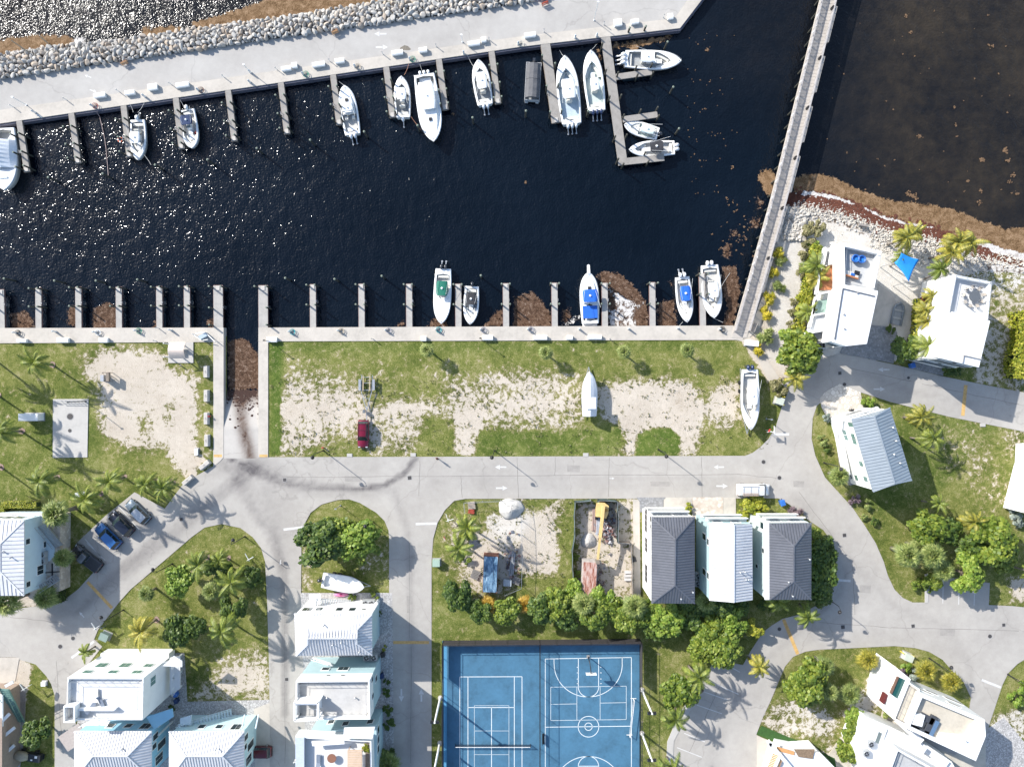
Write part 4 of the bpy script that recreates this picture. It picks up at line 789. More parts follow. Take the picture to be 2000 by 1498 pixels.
def boat(name, stern, bow, W, lab, eng=2, engc=ENGW, top=None, topc=None, zfloat=ZW, hull=GEL, floor=FLOOR, style='cc', H=1.35, cockpit=(.06,.80), grp=None, full=.62, rake=None, cat='boat', extras=(), tower=False, down=True):
    A, B = P(*stern), P(*bow); d, n, L = dirv(A, B); rz = math.atan2(d.y, d.x)
    r = empty(name, (A.x, A.y, zfloat), rz, lab, cat, grp); N = 22
    m = MB(); rings = []; sh = lambda t: H*(.80+.28*t*t)
    for i in range(N+1):
        t = i/N; w = hw(t, W, full); s = sh(t); x = L*t; xb = x - (L*.05*(t**3))
        rings.append([Vector((xb, 0, -.35+.5*t**4)), Vector((xb, -w*.80, -.05+.35*t**3)), Vector((x, -w*.98, s*.86)), Vector((x, -w, s)), Vector((x, -max(w-.16,0), s+.02)), Vector((x, -max(w-.16,0)*.999, s+.02)),
                      Vector((x, max(w-.16,0), s+.02)), Vector((x, w, s)), Vector((x, w*.98, s*.86)), Vector((xb, w*.80, -.05+.35*t**3))])
    shell = [[g[k] for k in (4,3,2,1,0,9,8,7,6)] for g in rings]; m.loft(shell, closed=False)
    m.add(shell[0], [tuple(range(9))[::-1]]); 
    # foredeck and side decks
    c0, c1 = cockpit; gw = .30 if W > 2.4 else .22; zf = .45
    def dk(t): w = max(hw(t, W, full)-.16, 0); return w
    def ck(t):
        w = dk(t)-gw+.16; k = min(1, max(0, (c1-t)/.22)); return max(0.0, min(w, w*math.sqrt(k) if t > c1-.22 else w))
    ts = [j/44 for j in range(45)]; lt = []; rt = []
    for t in ts:
        x = L*t; s = sh(t)+.025; ci = ck(t) if c0 <= t <= c1 else 0; lt.append([(x, -dk(t), s), (x, -ci, s)]); rt.append([(x, ci, s), (x, dk(t), s)])
    m.loft(lt, closed=False); m.loft(rt, closed=False); hull_o = m.build('hull', hull, r, True)
    tt = [c0+(c1-c0)*j/24 for j in range(25)]; m = MB()
    m.loft([[(L*t, -ck(t), sh(t)+.03), (L*t, -ck(t)*.98, zf+.12*t), (L*t, ck(t)*.98, zf+.12*t), (L*t, ck(t), sh(t)+.03)] for t in tt], closed=False)
    for t in (c0,): m.add([(L*t, -ck(t), sh(t)+.03), (L*t, -ck(t), zf), (L*t, ck(t), zf), (L*t, ck(t), sh(t)+.03)], [(0,1,2,3)])
    m.build('cockpit', floor, r)
    # rub rail
    m = MB(); m.tube([(L*t, -hw(t, W, full)-.01, sh(t)-.08) for t in [q/20 for q in range(21)]], .035, 5); m.tube([(L*t, hw(t, W, full)+.01, sh(t)-.08) for t in [q/20 for q in range(21)]], .035, 5); m.build('rub_rail', STEEL, r)
    Z = sh(.3)
    if style in ('cc', 'sport'):
        m = MB(); cx = L*(.44 if style == 'cc' else .42); m.loft([[(cx-.55,-.42,zf),(cx+.65,-.42,zf),(cx+.65,.42,zf),(cx-.55,.42,zf)], [(cx-.45,-.36,zf+1.0),(cx+.3,-.36,zf+1.05),(cx+.3,.36,zf+1.05),(cx-.45,.36,zf+1.0)]], caps=True); m.box((cx+.95,0,zf+.25), (.55,.7,.5)); m.build('console', hull, r)
        m = MB(); m.add([(cx+.3,-.4,zf+1.0),(cx+.3,.4,zf+1.0),(cx+.05,.36,zf+1.5),(cx+.05,-.36,zf+1.5)], [(0,1,2,3)]); m.add([(cx+.32,-.4,zf+1.0),(cx+.32,.4,zf+1.0),(cx+.07,.36,zf+1.5),(cx+.07,-.36,zf+1.5)], [(3,2,1,0)]); m.build('windscreen', TINT, r)
        m = MB(); m.box((cx-1.15,0,zf+.4), (.5,.95,.8)); m.box((cx-1.3,0,zf+.95), (.14,.95,.4)); m.build('helm_seat', CUSH, r)
        m = MB(); m.box((L*(c0)+.32,0,zf+.25), (.5, ck(c0+.03)*1.7, .5)); m.build('aft_bench', CUSH, r)
        m = MB(); tb = c1-.05
        for sd in (-1,1): m.loft([[(L*t, sd*max(ck(t)-.02,0), zf+.12*t), (L*t, sd*max(ck(t)-.02,0), zf+.48), (L*t, sd*max(ck(t)-.5,0), zf+.48), (L*t, sd*max(ck(t)-.5,0), zf+.12*t)] for t in [c1-.24+q*.022 for q in range(11)]], closed=False)
        m.build('bow_seat', CUSH, r)
        if style == 'cc':
            m = MB(); m.box((cx+1.75,0,zf+.22), (.9,.75,.42)); m.build('fish_box', hull, r)
    if style == 'cabin':
        m = MB(); a0, a1 = .40, .86; rg = []
        for j in range(13):
            t = a0+(a1-a0)*j/12; w = max(hw(t, W, full)-.42, .05); hgt = sh(t)+ .55*(1-((j)/12)**2)+.05; rg.append([(L*t,-w,sh(t)),(L*t,-w*.78,hgt),(L*t,w*.78,hgt),(L*t,w,sh(t))])
        m.loft(rg, closed=False); m.add(rg[0], [(0,1,2,3)]); m.build('cabin', hull, r)
        m = MB(); m.box((L*.68,0,sh(.68)+.50), (.55,.55,.05)); m.build('hatch', DARK, r)
        m = MB(); xx = L*a0
        m.loft([[(xx+.9,-W*.33,sh(.4)+.55),(xx+.9,W*.33,sh(.4)+.55)],[(xx+.25,-W*.30,sh(.4)+1.25),(xx+.25,W*.30,sh(.4)+1.25)]], closed=False); m.build('windscreen', TINT, r)
        m = MB(); m.box((L*(c0)+.4,0,zf+.3), (.6, W*.5, .55)); m.build('engine_box', hull, r)
        m = MB(); m.box((L*.34,-W*.2,zf+.4), (.5,.5,.8)); m.box((L*.34,W*.2,zf+.4), (.5,.5,.8)); m.build('helm_seat', CUSH, r)
    if top:
        x0, x1, wf, hh = top; m = MB(); ww = W*wf/2; zt = zf+hh; rg = []
        for j in range(9):
            u = j/8; x = L*(x0+(x1-x0)*u); e = 1-.18*(abs(2*u-1)**4); rg.append([(x,-ww*e,zt-.02),(x,-ww*e*.96,zt+.06),(x,-ww*.5,zt+.12),(x,0,zt+.14),(x,ww*.5,zt+.12),(x,ww*e*.96,zt+.06),(x,ww*e,zt-.02)])
        m.loft(rg); m.add(rg[0], [tuple(range(7))[::-1]]); m.add(rg[-1], [tuple(range(7))]); m.build('hardtop' if topc in (None, GEL) else 'canopy', topc or hull, r, True)
        m = MB()
        for sx in (x0+.04, x1-.04):
            for sy in (-1, 1): m.bar((L*sx, sy*ww*.8, zf+.1), (L*sx, sy*ww*.85, zt), .05)
        m.build('top_frame', STEEL, r)
        if tower or True:
            m = MB(); m.cyl((L*(x0+x1)/2, 0, zt+.14), .22, .2, 10, r2=.12) ; m.build('radar_dome', GEL, r)
            for sy in (-1,1): m = MB(); m.tube([(L*x1-.2, sy*ww*.7, zt+.1), (L*x0-1.1, sy*(ww+.25), zt+.9)], .02, 5); m.build('antenna', W_PAINT, r)
    k = eng
    for e in range(eng):
        y = (e-(eng-1)/2)*.72; er = MB(); x0 = -.15
        er.loft([[(x0-.62,y-.16,.95),(x0-.62,y+.16,.95),(x0-.62,y+.14,1.35),(x0-.62,y-.14,1.35)], [(x0-.35,y-.25,.85),(x0-.35,y+.25,.85),(x0-.35,y+.22,1.62),(x0-.35,y-.22,1.62)], [(x0+.02,y-.24,.85),(x0+.02,y+.24,.85),(x0+.02,y+.2,1.66),(x0+.02,y-.2,1.66)], [(x0+.25,y-.17,.95),(x0+.25,y+.17,.95),(x0+.25,y+.12,1.5),(x0+.25,y-.12,1.5)]], caps=True)
        eo = er.build('outboard_motor', engc, r, True)
        er = MB(); er.bar((x0-.3,y,.9), (x0-(.45 if not down else .3),y,-.4), .12, .3); er.tube([(x0-.3,y,-.35),(x0-.75,y,-.3)] if down else [(x0-.4,y,.4),(x0-1.15,y,.15)], [.1,.03], 7); er.build('drive_leg', STEEL if engc is ENGW else ENGB, eo)
        if not down: er = MB(); er.bar((x0-.4,y,.75),(x0-1.25,y,.35), .12,.2); er.cyl((x0-1.3,y,.2),.17,.06,8); er.build('propeller', STEEL, eo)
    m = MB(); rp = [(L*t, -max(hw(t,W,full)-.12,0), sh(t)+.38) for t in (.62,.7,.78,.86,.93,.985)]; rp2 = [(a,-b,c) for a,b,c in rp[::-1]]; m.tube(rp+rp2, .022, 5)
    for q in rp[::2]+rp2[::2]: m.bar(q, (q[0],q[1],q[2]-.36), .022)
    m.build('bow_rail', STEEL, r)
    m = MB(); m.box((L*.955,0,sh(.95)+.05), (.25,.12,.08)); m.build('bow_cleat', STEEL, r)
    return r, L, sh
def rope(a, b, za, zb, lab, mat=None):
    A, B = P(*a), P(*b); pts = []
    for i in range(7): u = i/6; q = A.lerp(B, u); q.z = za+(zb-za)*u - .25*math.sin(math.pi*u); pts.append(q)
    m = MB(); m.tube(pts, .03, 5); centred('mooring_line', m, mat or M('white_rope', (.5,.49,.46), .8, .1), lab, 'mooring line')
RED_L = M('orange_rope', (.45,.22,.14), .8, .1)
# north quay, left to right
r0, L0, s0 = boat('cabin_cruiser', (8,252), (14,374), 4.6, 'large white cruiser under a white tarpaulin cover, cut by the left edge', 0, style='none', cockpit=(.04,.22), H=1.9, full=.9)
mb = MB(); rg = []
for j in range(15):
    t_ = .2+.45*j/14; w = hw(t_, 4.6, .9)-.1; z = s0(t_)+.05; k = math.sin(math.pi*(.25+.6*j/14)); rg.append([(L0*t_,-w,z),(L0*t_,-w*.66,z+.7*k),(L0*t_,0,z+1.5*k+.08*(j%2)),(L0*t_,w*.66,z+.7*k),(L0*t_,w,z)])
mb.loft(rg, closed=False); mb.add(rg[0], [(0,1,2,3,4)]); mb.build('boat_cover', COVER, r0)
mb = MB(); mb.tube([(L0*.80,-.7,s0(.8)+.06),(L0*.80,.7,s0(.8)+.06)], .2, 8); mb.build('foredeck_locker', GEL, r0)
boat('centre_console_boat', (268,234), (270,314), 2.9, 'white boat with ice blue hull sides and one engine, moored beside the orange life ring', 1, top=(.34,.62,.62,1.75), topc=GEL, hull=GEL, floor=FLOORG, down=False, full=.3)
boat('bay_boat', (365,214), (376,291), 2.9, 'white open boat with a navy blue canopy and a red bag inside the bow', 1, top=(.20,.44,.72,1.75), topc=NAVY, floor=FLOOR, full=1.2, engc=GEL, cockpit=(.03,.88))
m = MB(); m.loft([[(-.3,-.2,0),(.3,-.3,0),(.35,.3,0),(-.3,.2,0)],[(-.2,-.12,.3),(.22,-.18,.42),(.2,.2,.36),(-.2,.1,.3)]], caps=True); m.build('kit_bag', REDP, empty('kit_bag', P(380,258)+Vector((0,0,ZW+.55)), .6, 'red bag lying in the bow of the navy-canopy boat', 'bag'), True)
boat('cabin_boat', (689,262), (673,168), 3.1, 'white cabin boat with a dark square roof hatch, bow towards the north quay', 2, style='cabin', top=(.40,.60,.62,1.75), topc=GEL, floor=FLOOR, down=False, full=1.3)
boat('centre_console_boat', (787,229), (784,150), 2.9, 'small white boat with a single engine left of the large sportfisher, bow to the quay', 1, top=(.38,.66,.60,1.75), topc=GEL, floor=FLOORG, down=False)
boat('sportfisher', (829,147), (848,280), 4.1, 'largest white sportfishing boat in the basin with three white engines at the quay', 3, top=(.16,.55,.70,2.3), topc=GEL, H=1.9, style='cabin', cockpit=(.03,.34), full=.9)
boat('centre_console_boat', (948,204), (934,118), 3.1, 'white bow-in centre console boat with white hardtop and twin engines, right of the sportfisher', 2, top=(.30,.66,.58,1.9), topc=GEL, floor=FLOORG, down=False)
boat('centre_console_boat', (1117,242), (1102,111), 3.9, 'long white centre console boat with triple white engines left of the long dock', 3, top=(.34,.62,.62,2.0), topc=GEL, H=1.6, down=False, floor=M('pale_blue_floor', (.42,.50,.55), .5, .1, 2))
boat('centre_console_boat', (1166,216), (1153,100), 3.5, 'white centre console boat with triple dark blue engines beside the long dock', 3, engc=M('engine_navy', (.015,.03,.09), .25, .1, 3, coat=.5), top=(.30,.50,.45,1.9), topc=GEL, H=1.5, down=False, floor=M('seafoam_floor', (.50,.56,.52), .5, .1, 2))
boat('centre_console_boat', (1221,115), (1330,121), 3.4, 'white sportfisher with triple engines lying sideways at the top finger of the northeast dock', 3, top=(.26,.50,.60,2.0), topc=GEL, H=1.5, floor=FLOORG, down=False)
boat('skiff', (1286,261), (1219,243), 2.6, 'small white skiff with a pale canopy and a black engine at the middle northeast finger', 1, engc=ENGB, top=(.16,.52,.62,1.5), topc=M('pale_canvas', (.56,.66,.62), .7, .1), H=1.1, floor=M('seafoam_floor', (.5,.56,.52)))
boat('centre_console_boat', (1318,288), (1228,293), 2.8, 'white boat with a square black hardtop at the lowest northeast finger', 2, top=(.28,.56,.72,1.85), topc=BLACKC, H=1.3, floor=FLOOR, cockpit=(.04,.86))
# pontoon boat
c = P(1041,158); r = empty('pontoon_boat', (c.x, c.y, ZW), math.radians(90-3), 'grey-covered rectangular pontoon boat at the north quay beside the wide pier', 'pontoon boat'); Lp_ = 7.2
for s in (-1,1): m = MB(); m.tube([(-Lp_/2,s*.95,.1),(Lp_/2-.7,s*.95,.1),(Lp_/2,s*.95,.35)], [.33,.33,.05], 10); m.build('pontoon', STEEL, r, True)
m = MB(); m.box((0,0,.52), (Lp_-.2,2.7,.1)); m.build('deck', FLOORG, r)
m = MB()
for s in (-1,1): m.box((-.1,s*1.3,.85), (Lp_-.6,.06,.6))
m.box((-Lp_/2+.25,0,.85), (.06,2.6,.6)); m.box((Lp_/2-.4,0,.85), (.06,2.6,.6)); m.build('fence_panel', M('pale_panel', (.5,.5,.5), .4), r)
for a, b in ((-3.1,.1),(.15,2.9)):
    m = MB(); rg = [[(x,-1.22,1.42+.04*math.sin(x*5)),(x,-.7,1.85+.05*math.sin(x*4)),(x,0,2.0),(x,.7,1.85),(x,1.22,1.42)] for x in [a+(b-a)*j/8 for j in range(9)]]; m.loft(rg, closed=False); m.add(rg[0], [(0,1,2,3,4)]); m.add(rg[-1], [(4,3,2,1,0)]); m.build('canvas_cover', GREYC, r)
m = MB(); m.box((Lp_/2+.15,0,.85), (.5,.45,.7)); m.box((Lp_/2+.3,0,.2), (.15,.12,.8)); m.build('outboard_motor', ENGB, r)
# south quay
boat('cabin_boat', (866,525), (862,633), 3.1, 'white boat with a dark green canopy and twin engines pointing north, south quay', 2, engc=ENGB, top=(.24,.50,.66,1.9), topc=GREENC, H=1.4, full=1.1, cockpit=(.10,.56), floor=FLOOR, down=False)
boat('centre_console_boat', (922,559), (918,634), 2.7, 'small white boat with a black canopy beside the green-canopy boat', 1, engc=ENGB, top=(.20,.50,.72,1.75), topc=BLACKC, H=1.2, floor=FLOORG, down=True)
r1, L1, s1 = boat('cabin_cruiser', (1153,632), (1149,532), 3.35, 'white cabin cruiser with two bright blue canvas covers and a bow pulpit', 0, style='cabin', top=(.40,.64,.80,2.3), topc=BLUEC, H=1.6, full=1.1, cockpit=(.06,.38))
m = MB(); m.box((L1*.22,0,s1(.2)+.35), (L1*.24,2.55,.06)); m.loft([[(L1*.10,-1.25,s1(.1)),(L1*.10,1.25,s1(.1))],[(L1*.12,-1.2,s1(.2)+.36),(L1*.12,1.2,s1(.2)+.36)]], closed=False); m.build('cockpit_cover', BLUEC, r1)
m = MB(); m.prism([(L1*.96,-.28),(L1+1.15,-.24),(L1+1.3,0),(L1+1.15,.24),(L1*.96,.28)], s1(1)-.05, s1(1)+.06); m.build('bow_pulpit', GEL, r1)
m = MB(); m.box((-.35,0,.35), (.75,2.6,.08)); m.build('swim_platform', GEL, r1)
boat('centre_console_boat', (1333,541), (1342,630), 2.9, 'white centre console boat with a rounded bright blue canopy left of the last south pier', 2, top=(.22,.54,.66,1.85), topc=BLUEC, H=1.3, full=.5, down=False)
boat('centre_console_boat', (1386,518), (1394,622), 3.5, 'all-white boat with twin white engines between the last south pier and the boardwalk', 2, top=(.34,.62,.55,2.0), topc=GEL, H=1.5, full=.9)
for a, b, za, zb, l in (((1101,112),(1093,100),.3,.2,'bow line of the triple white-engine boat'),((1131,238),(1090,236),.3,.1,'stern line of the triple white-engine boat'),((1153,101),(1165,88),.3,.2,'bow line of the boat with dark blue triple engines'),((676,170),(662,160),.3,.1,'bow line of the dark-hatched cabin boat'),((828,150),(820,126),.3,.1,'stern line of the large sportfisher'),((362,214),(352,196),.3,.1,'stern line of the navy-canopy boat'),((862,632),(868,641),.2,.1,'bow line of the green-canopy boat'),((1155,632),(1166,641),.2,.1,'stern line of the blue-covered cruiser'),((262,221),(254,203),.3,.3,'left white stern line of the life ring boat'),((271,222),(286,197),.3,.4,'right white stern line of the life ring boat'),((283,304),(299,325),.2,.7,'bow line from the life ring boat to its mooring post'),((924,131),(912,108),.3,.3,'bow line of the bow-in twin-engine boat to the quay'),((1412,630),(1392,621),.1,.3,'short line at the bow of the all-white boat'),((1408,560),(1422,535),.3,1.2,'line from the all-white boat to the water side'),((1333,629),(1326,638),.2,.1,'bow line of the blue-canopy centre console')): rope(a, b, za, zb, l)
rope((790,148),(799,126),.2,.2,'orange line from the single-engine boat to the quay', RED_L); rope((803,229),(823,256),.2,.3,'orange line between the single-engine boat and the sportfisher', RED_L)
# ---------------------------------------------------------------- boats ashore
def trailer_parts(r, L, W, z=-.9):
    m = MB(); m.bar((-.2,-W*.36,z+.5),(L*.62,-W*.36,z+.5),.12); m.bar((-.2,W*.36,z+.5),(L*.62,W*.36,z+.5),.12); m.bar((L*.62,-W*.36,z+.5),(L+.8,0,z+.55),.12); m.bar((L*.62,W*.36,z+.5),(L+.8,0,z+.55),.12); m.build('trailer_frame', STEEL, r)
    for x in (L*.22, L*.36):
        for s in (-1,1):
            m = MB(); m.tube([(x, s*(W*.36+.18)-.11, z+.35),(x, s*(W*.36+.18)+.11, z+.35)], .35, 12); m.build('wheel', BLACK, r)
rA, LA, sA = boat('trailered_boat', (1457,722), (1457,838), 3.2, 'white boat with twin dark blue engines parked on a trailer by the walkway', 2, engc=M('engine_navy', (.015,.03,.09)), top=(.28,.58,.60,2.1), topc=GEL, H=1.5, zfloat=1.0, grp=None); trailer_parts(rA, LA, 3.2, -.95)
rB, LB, sB = boat('covered_boat', (1149,812), (1149,726), 2.7, 'white shrink-wrapped boat standing on the sandy lot', 0, style='none', H=1.25, zfloat=1.1, cockpit=(.5,.51), full=.2); trailer_parts(rB, LB, 2.7, -1.0)
m = MB(); rg = []
for j in range(17):
    t_ = j/16*.985; w = hw(t_, 2.7, .2)+.02; z = sB(t_)-.05; k = (math.sin(math.pi*min(1,.35+.65*t_*1.0)))**.7 if t_ < .9 else .18; rg.append([(LB*t_,-w,z-.2),(LB*t_,-w*.93,z+.2),(LB*t_,-w*.5,z+.45*k+.25),(LB*t_,0,z+.85*k+.3),(LB*t_,w*.5,z+.45*k+.25),(LB*t_,w*.93,z+.2),(LB*t_,w,z-.2)])
m.loft(rg, closed=False); m.add(rg[0], [tuple(range(7))]); m.build('boat_cover', COVER, rB)
m = MB(); m.box((LB*.3,0,sB(.3)+1.25), (2.0,1.9,.1)); m.build('wrapped_hardtop', COVER, rB)
rC, LC, sC = boat('open_boat', (634,1128), (716,1141), 2.9, 'white open boat on the grass island south of the round tree', 1, engc=ENGB, H=1.2, zfloat=.75, style='none', floor=GEL, full=1.0, cockpit=(.05,.34)); trailer_parts(rC, LC, 2.9, -.75)
# ---------------------------------------------------------------- house building kit
AQW = M('aqua_wall', (.37,.50,.52), .75, .05, .6); PAQW = M('pale_aqua_wall', (.52,.62,.66), .75, .05, .6); BLUEW = M('sky_blue_wall', (.27,.50,.63), .75, .05, .6); MINT = M('mint_wall', (.46,.62,.64), .75, .05, .6); SAGE = M('pale_sage_wall', (.55,.62,.60), .75, .05, .6)
GSEAM = M('grey_metal_roof', (.135,.140,.158), .45, .16, .35, metal=.25); GSEAM_L = M('grey_seam_shade', (.065,.068,.078), .5, .1, 2); SSEAM = M('silver_metal_roof', (.33,.37,.40), .4, .07, .5, metal=.3); SSEAM_L = M('silver_seam_shade', (.18,.21,.24), .5, .1, 2); WSEAM = M('white_metal_roof', (.60,.60,.60), .4, .13, .3); WSEAM_L = M('white_seam_shade', (.36,.36,.38), .5, .1, 2)  # rib shading is painted into the seam colours, darker than their roof panels
TERR = M('terrace_tiles', (.46,.445,.42), .8, .09, .5); CREAMT = M('cream_terrace', (.49,.44,.355), .8, .12, .4); TERRW = M('white_membrane', (.60,.60,.59), .7, .05, .4); TILEG = M('grey_terrace', (.42,.42,.41), .8, .08, .4); ORDECK = M('terracotta_deck', (.42,.17,.075), .8, .12, 1.2); TANDECK = M('tan_slats', (.50,.36,.25), .8, .1, 1.2)
def hs(lab, x, y, name='house', cat='house'): return empty(name, P(x, y), 0, lab, cat)
def p2(pts): return [(p.x, p.y) for p in pts]
def inset(poly, d):
    n = len(poly); A = sum(poly[i][0]*poly[(i+1)%n][1]-poly[(i+1)%n][0]*poly[i][1] for i in range(n)); s = 1 if A > 0 else -1; out = []
    for i in range(n):
        a, b, c = Vector(poly[i-1]).to_2d(), Vector(poly[i]).to_2d(), Vector(poly[(i+1)%n]).to_2d()
        e1 = (b-a).normalized(); e2 = (c-b).normalized(); n1 = Vector((-e1.y, e1.x))*s; n2 = Vector((-e2.y, e2.x))*s; m = (n1+n2); k = m.dot(n1)
        q = b + m*(d/max(k, .3)); out.append((q.x, q.y))
    return out
def walls(r, poly, z0, z1, mat, name='wall'): return MB().prism(poly, z0, z1).build(name, mat, r, world=True)
def win(par, root, a, b, cen, specs, glass=None, frame=None, name='window'):
    """windows on the wall a->b (2-D), specs (fraction, sill z, width, height)"""
    a, b = Vector((a[0],a[1],0)), Vector((b[0],b[1],0)); d = (b-a); L = d.length; d /= L; n = Vector((d.y, -d.x, 0))
    if n.dot(((a+b)/2)-Vector((cen[0],cen[1],0))) < 0: n = -n
    rz = math.atan2(d.y, d.x)
    for f, z, w, h in specs:
        c = a+d*(L*f)+n*.02; c.z = z+h/2; m = MB(); o = empty if False else None
        m.box(c, (w+.24, .10, h+.24), rz); fr = m.build(name, frame or W_PAINT, root, world=True)
        m = MB(); k = max(1, round(w/.9))
        for j in range(k):
            q = c+d*((j-(k-1)/2)*w/k)+n*.055; m.box(q, (w/k-.07, .03, h), rz)
        g = m.build('pane', glass or GLASS, fr); 
        for v in g.data.vertices: v.co -= root.location
def roof(r, eave, he, ridge, hr, faces, mat, seam, sp=.45, name='roof', th=.18, extra=None):
    V = PL(eave, he) + [P(x, y, hr) for x, y in ridge] + ([P(x, y, z) for x, y, z in extra] if extra else []); m = MB(); ne = len(eave)
    m.add(V, faces, 0); B = [Vector((v.x, v.y, v.z-th)) for v in V[:ne]]; k = len(m.v); m.add(V[:ne]+B, [(i, (i+1)%ne, ne+(i+1)%ne, ne+i) for i in range(ne)] + [tuple(range(ne, 2*ne))], 0)
    for f in faces:
        q = [V[i] for i in f]; nn = (q[1]-q[0]).cross(q[2]-q[1]).normalized()
        if nn.z < 0: nn = -nn
        e = (q[1]-q[0]).normalized(); e.z = 0; e.normalize(); s = nn.cross(e)
        if s.z < 0: s = -s
        U = [((p-q[0]).dot(e), (p-q[0]).dot(s)) for p in q]; u0 = min(u for u, _ in U); u1 = max(u for u, _ in U); nseg = max(1, int((u1-u0)/sp))
        for j in range(1, nseg):
            u = u0+(u1-u0)*j/nseg; hit = []
            for i in range(len(U)):
                (ua, va), (ub, vb) = U[i], U[(i+1) % len(U)]
                if (ua-u)*(ub-u) < 0: hit.append(va+(vb-va)*(u-ua)/(ub-ua))
            if len(hit) >= 2:
                a, b = min(hit), max(hit); m.bar(q[0]+e*u+s*a+nn*.03, q[0]+e*u+s*b+nn*.03, .075, .07, 1)
    for i in range(len(faces)):                       # ridge and hip caps
        for j in range(i+1, len(faces)):
            c = [x for x in faces[i] if x in faces[j]]
            if len(c) >= 2: m.bar(V[c[0]]+Vector((0,0,.05)), V[c[1]]+Vector((0,0,.05)), .22, .07, 0)
    return m.build(name, [mat, seam], r, world=True)
def hip(r, nw, ne, se, sw, r0, r1, he, hr, mat, seam, axis='y'):
    E = [nw, ne, se, sw]; R = [r0, r1]
    F = [(0,1,4),(1,2,5,4),(2,3,5),(3,0,4,5)] if axis == 'y' else [(0,1,5,4),(1,2,5),(2,3,4,5),(3,0,4)]
    return roof(r, E, he, R, hr, F, mat, seam)
def gable(r, nw, ne, se, sw, r0, r1, he, hr, mat, seam, axis='y'):
    return roof(r, [nw, ne, se, sw], he, [r0, r1], hr, [(1,2,5,4),(3,0,4,5)] if axis == 'y' else [(0,1,5,4),(2,3,4,5)], mat, seam)
def flat(r, poly, h, wall, top, parh=.5, part=.22, z0=0, capm=None, pname='parapet', rname='roof_deck'):
    walls(r, poly, z0, h-parh, wall); q = inset(poly, part); MB().prism(q, h-parh-.02, h-parh+.03).build(rname, top, r, world=True)
    m = MB(); n = len(poly)
    for i in range(n):
        a, b, c, d = poly[i], poly[(i+1)%n], q[(i+1)%n], q[i]; m.add([(a[0],a[1],h-parh),(b[0],b[1],h-parh),(c[0],c[1],h-parh),(d[0],d[1],h-parh),(a[0],a[1],h),(b[0],b[1],h),(c[0],c[1],h),(d[0],d[1],h)], [(4,5,6,7),(0,1,5,4),(2,3,7,6)])
    m.build(pname, capm or wall, r, world=True); return q
def railing(r, pts, z, h=1.0, mat=None, closed=True, sp=1.1, glass=False, name='railing'):
    m = MB(); n = len(pts)
    for i in range(n if closed else n-1):
        a, b = Vector((*pts[i][:2], z)), Vector((*pts[(i+1)%n][:2], z)); L = (b-a).length; k = max(1, int(L/sp)); up = Vector((0,0,h))
        m.bar(a+up, b+up, .05); m.bar(a+up*.5, b+up*.5, .025)
        for j in range(k+1): q = a.lerp(b, j/k); m.bar(q, q+up, .045)
    return m.build(name, mat or STEEL, r, world=True)
def stairs(r, a, b, z0, z1, w=1.0, n=14, mat=None, solid=False, name='stairs'):
    A, B = Vector((a[0],a[1],z0)), Vector((b[0],b[1],z1)); d = B-A; d.z = 0; L = d.length; d /= L; nn = Vector((-d.y,d.x,0)); m = MB(); rz = math.atan2(d.y,d.x)
    for i in range(n): q = A.lerp(B, (i+.5)/n); m.box(q, (L/n*.8, w, .06), rz)
    for s in (-1,1):
        m.bar(A+nn*s*w/2, B+nn*s*w/2, .06, .28); m.bar(A+nn*s*w/2+Vector((0,0,.95)), B+nn*s*w/2+Vector((0,0,.95)), .06)
        for i in range(0, n+1, 2): q = A.lerp(B, i/n)+nn*s*w/2; m.bar(q, q+Vector((0,0,.95)), .04)
    return m.build(name, mat or W_PAINT, r, world=True)
def vent(r, x, y, h, z): 
    c = P(x, y, h); m = MB(); m.cyl((c.x, c.y, z-.3), .09, .75, 8); m.cyl((c.x,c.y,z+.4), .16, .1, 8, r2=.04); m.build('vent_pipe', STEEL, r, world=True)
ACP = None
def ac(x, y, h, lab, z=None, s=1.0, on=None):
    global ACP
    loc = P(x, y, h); loc.z = h if z is None else z
    if ACP is None:
        b = empty('air_conditioner', loc); m = MB(); m.box((0,0,.42), (.92,.92,.84)); m.build('casing', M('ac_casing', (.36,.37,.37), .5, .1), b)
        m = MB(); m.cyl((0,0,.845), .38, .03, 20); g = m.build('fan_well', DARK, b); m = MB(); m.tube([(.4*math.cos(a*math.pi/10), .4*math.sin(a*math.pi/10), .88) for a in range(21)], .03, 5, cap=False)
        for k in range(4): m.bar((0,0,.9), (.38*math.cos(k*1.57+.4), .38*math.sin(k*1.57+.4), .9), .05, .02)
        m.cyl((0,0,.86), .1, .06, 10); m.build('fan_guard', STEEL, b); ACP = b; b.scale = (s,s,s); tag(b, lab, 'air conditioner', 'air conditioners beside the houses'); return b
    return dup(ACP, loc, 0, s, lab, 'air conditioners beside the houses', 'air conditioner')
def cen(poly): return (sum(p[0] for p in poly)/len(poly), sum(p[1] for p in poly)/len(poly))
def gr(px, py): c = P(px, py); return (c.x, c.y)
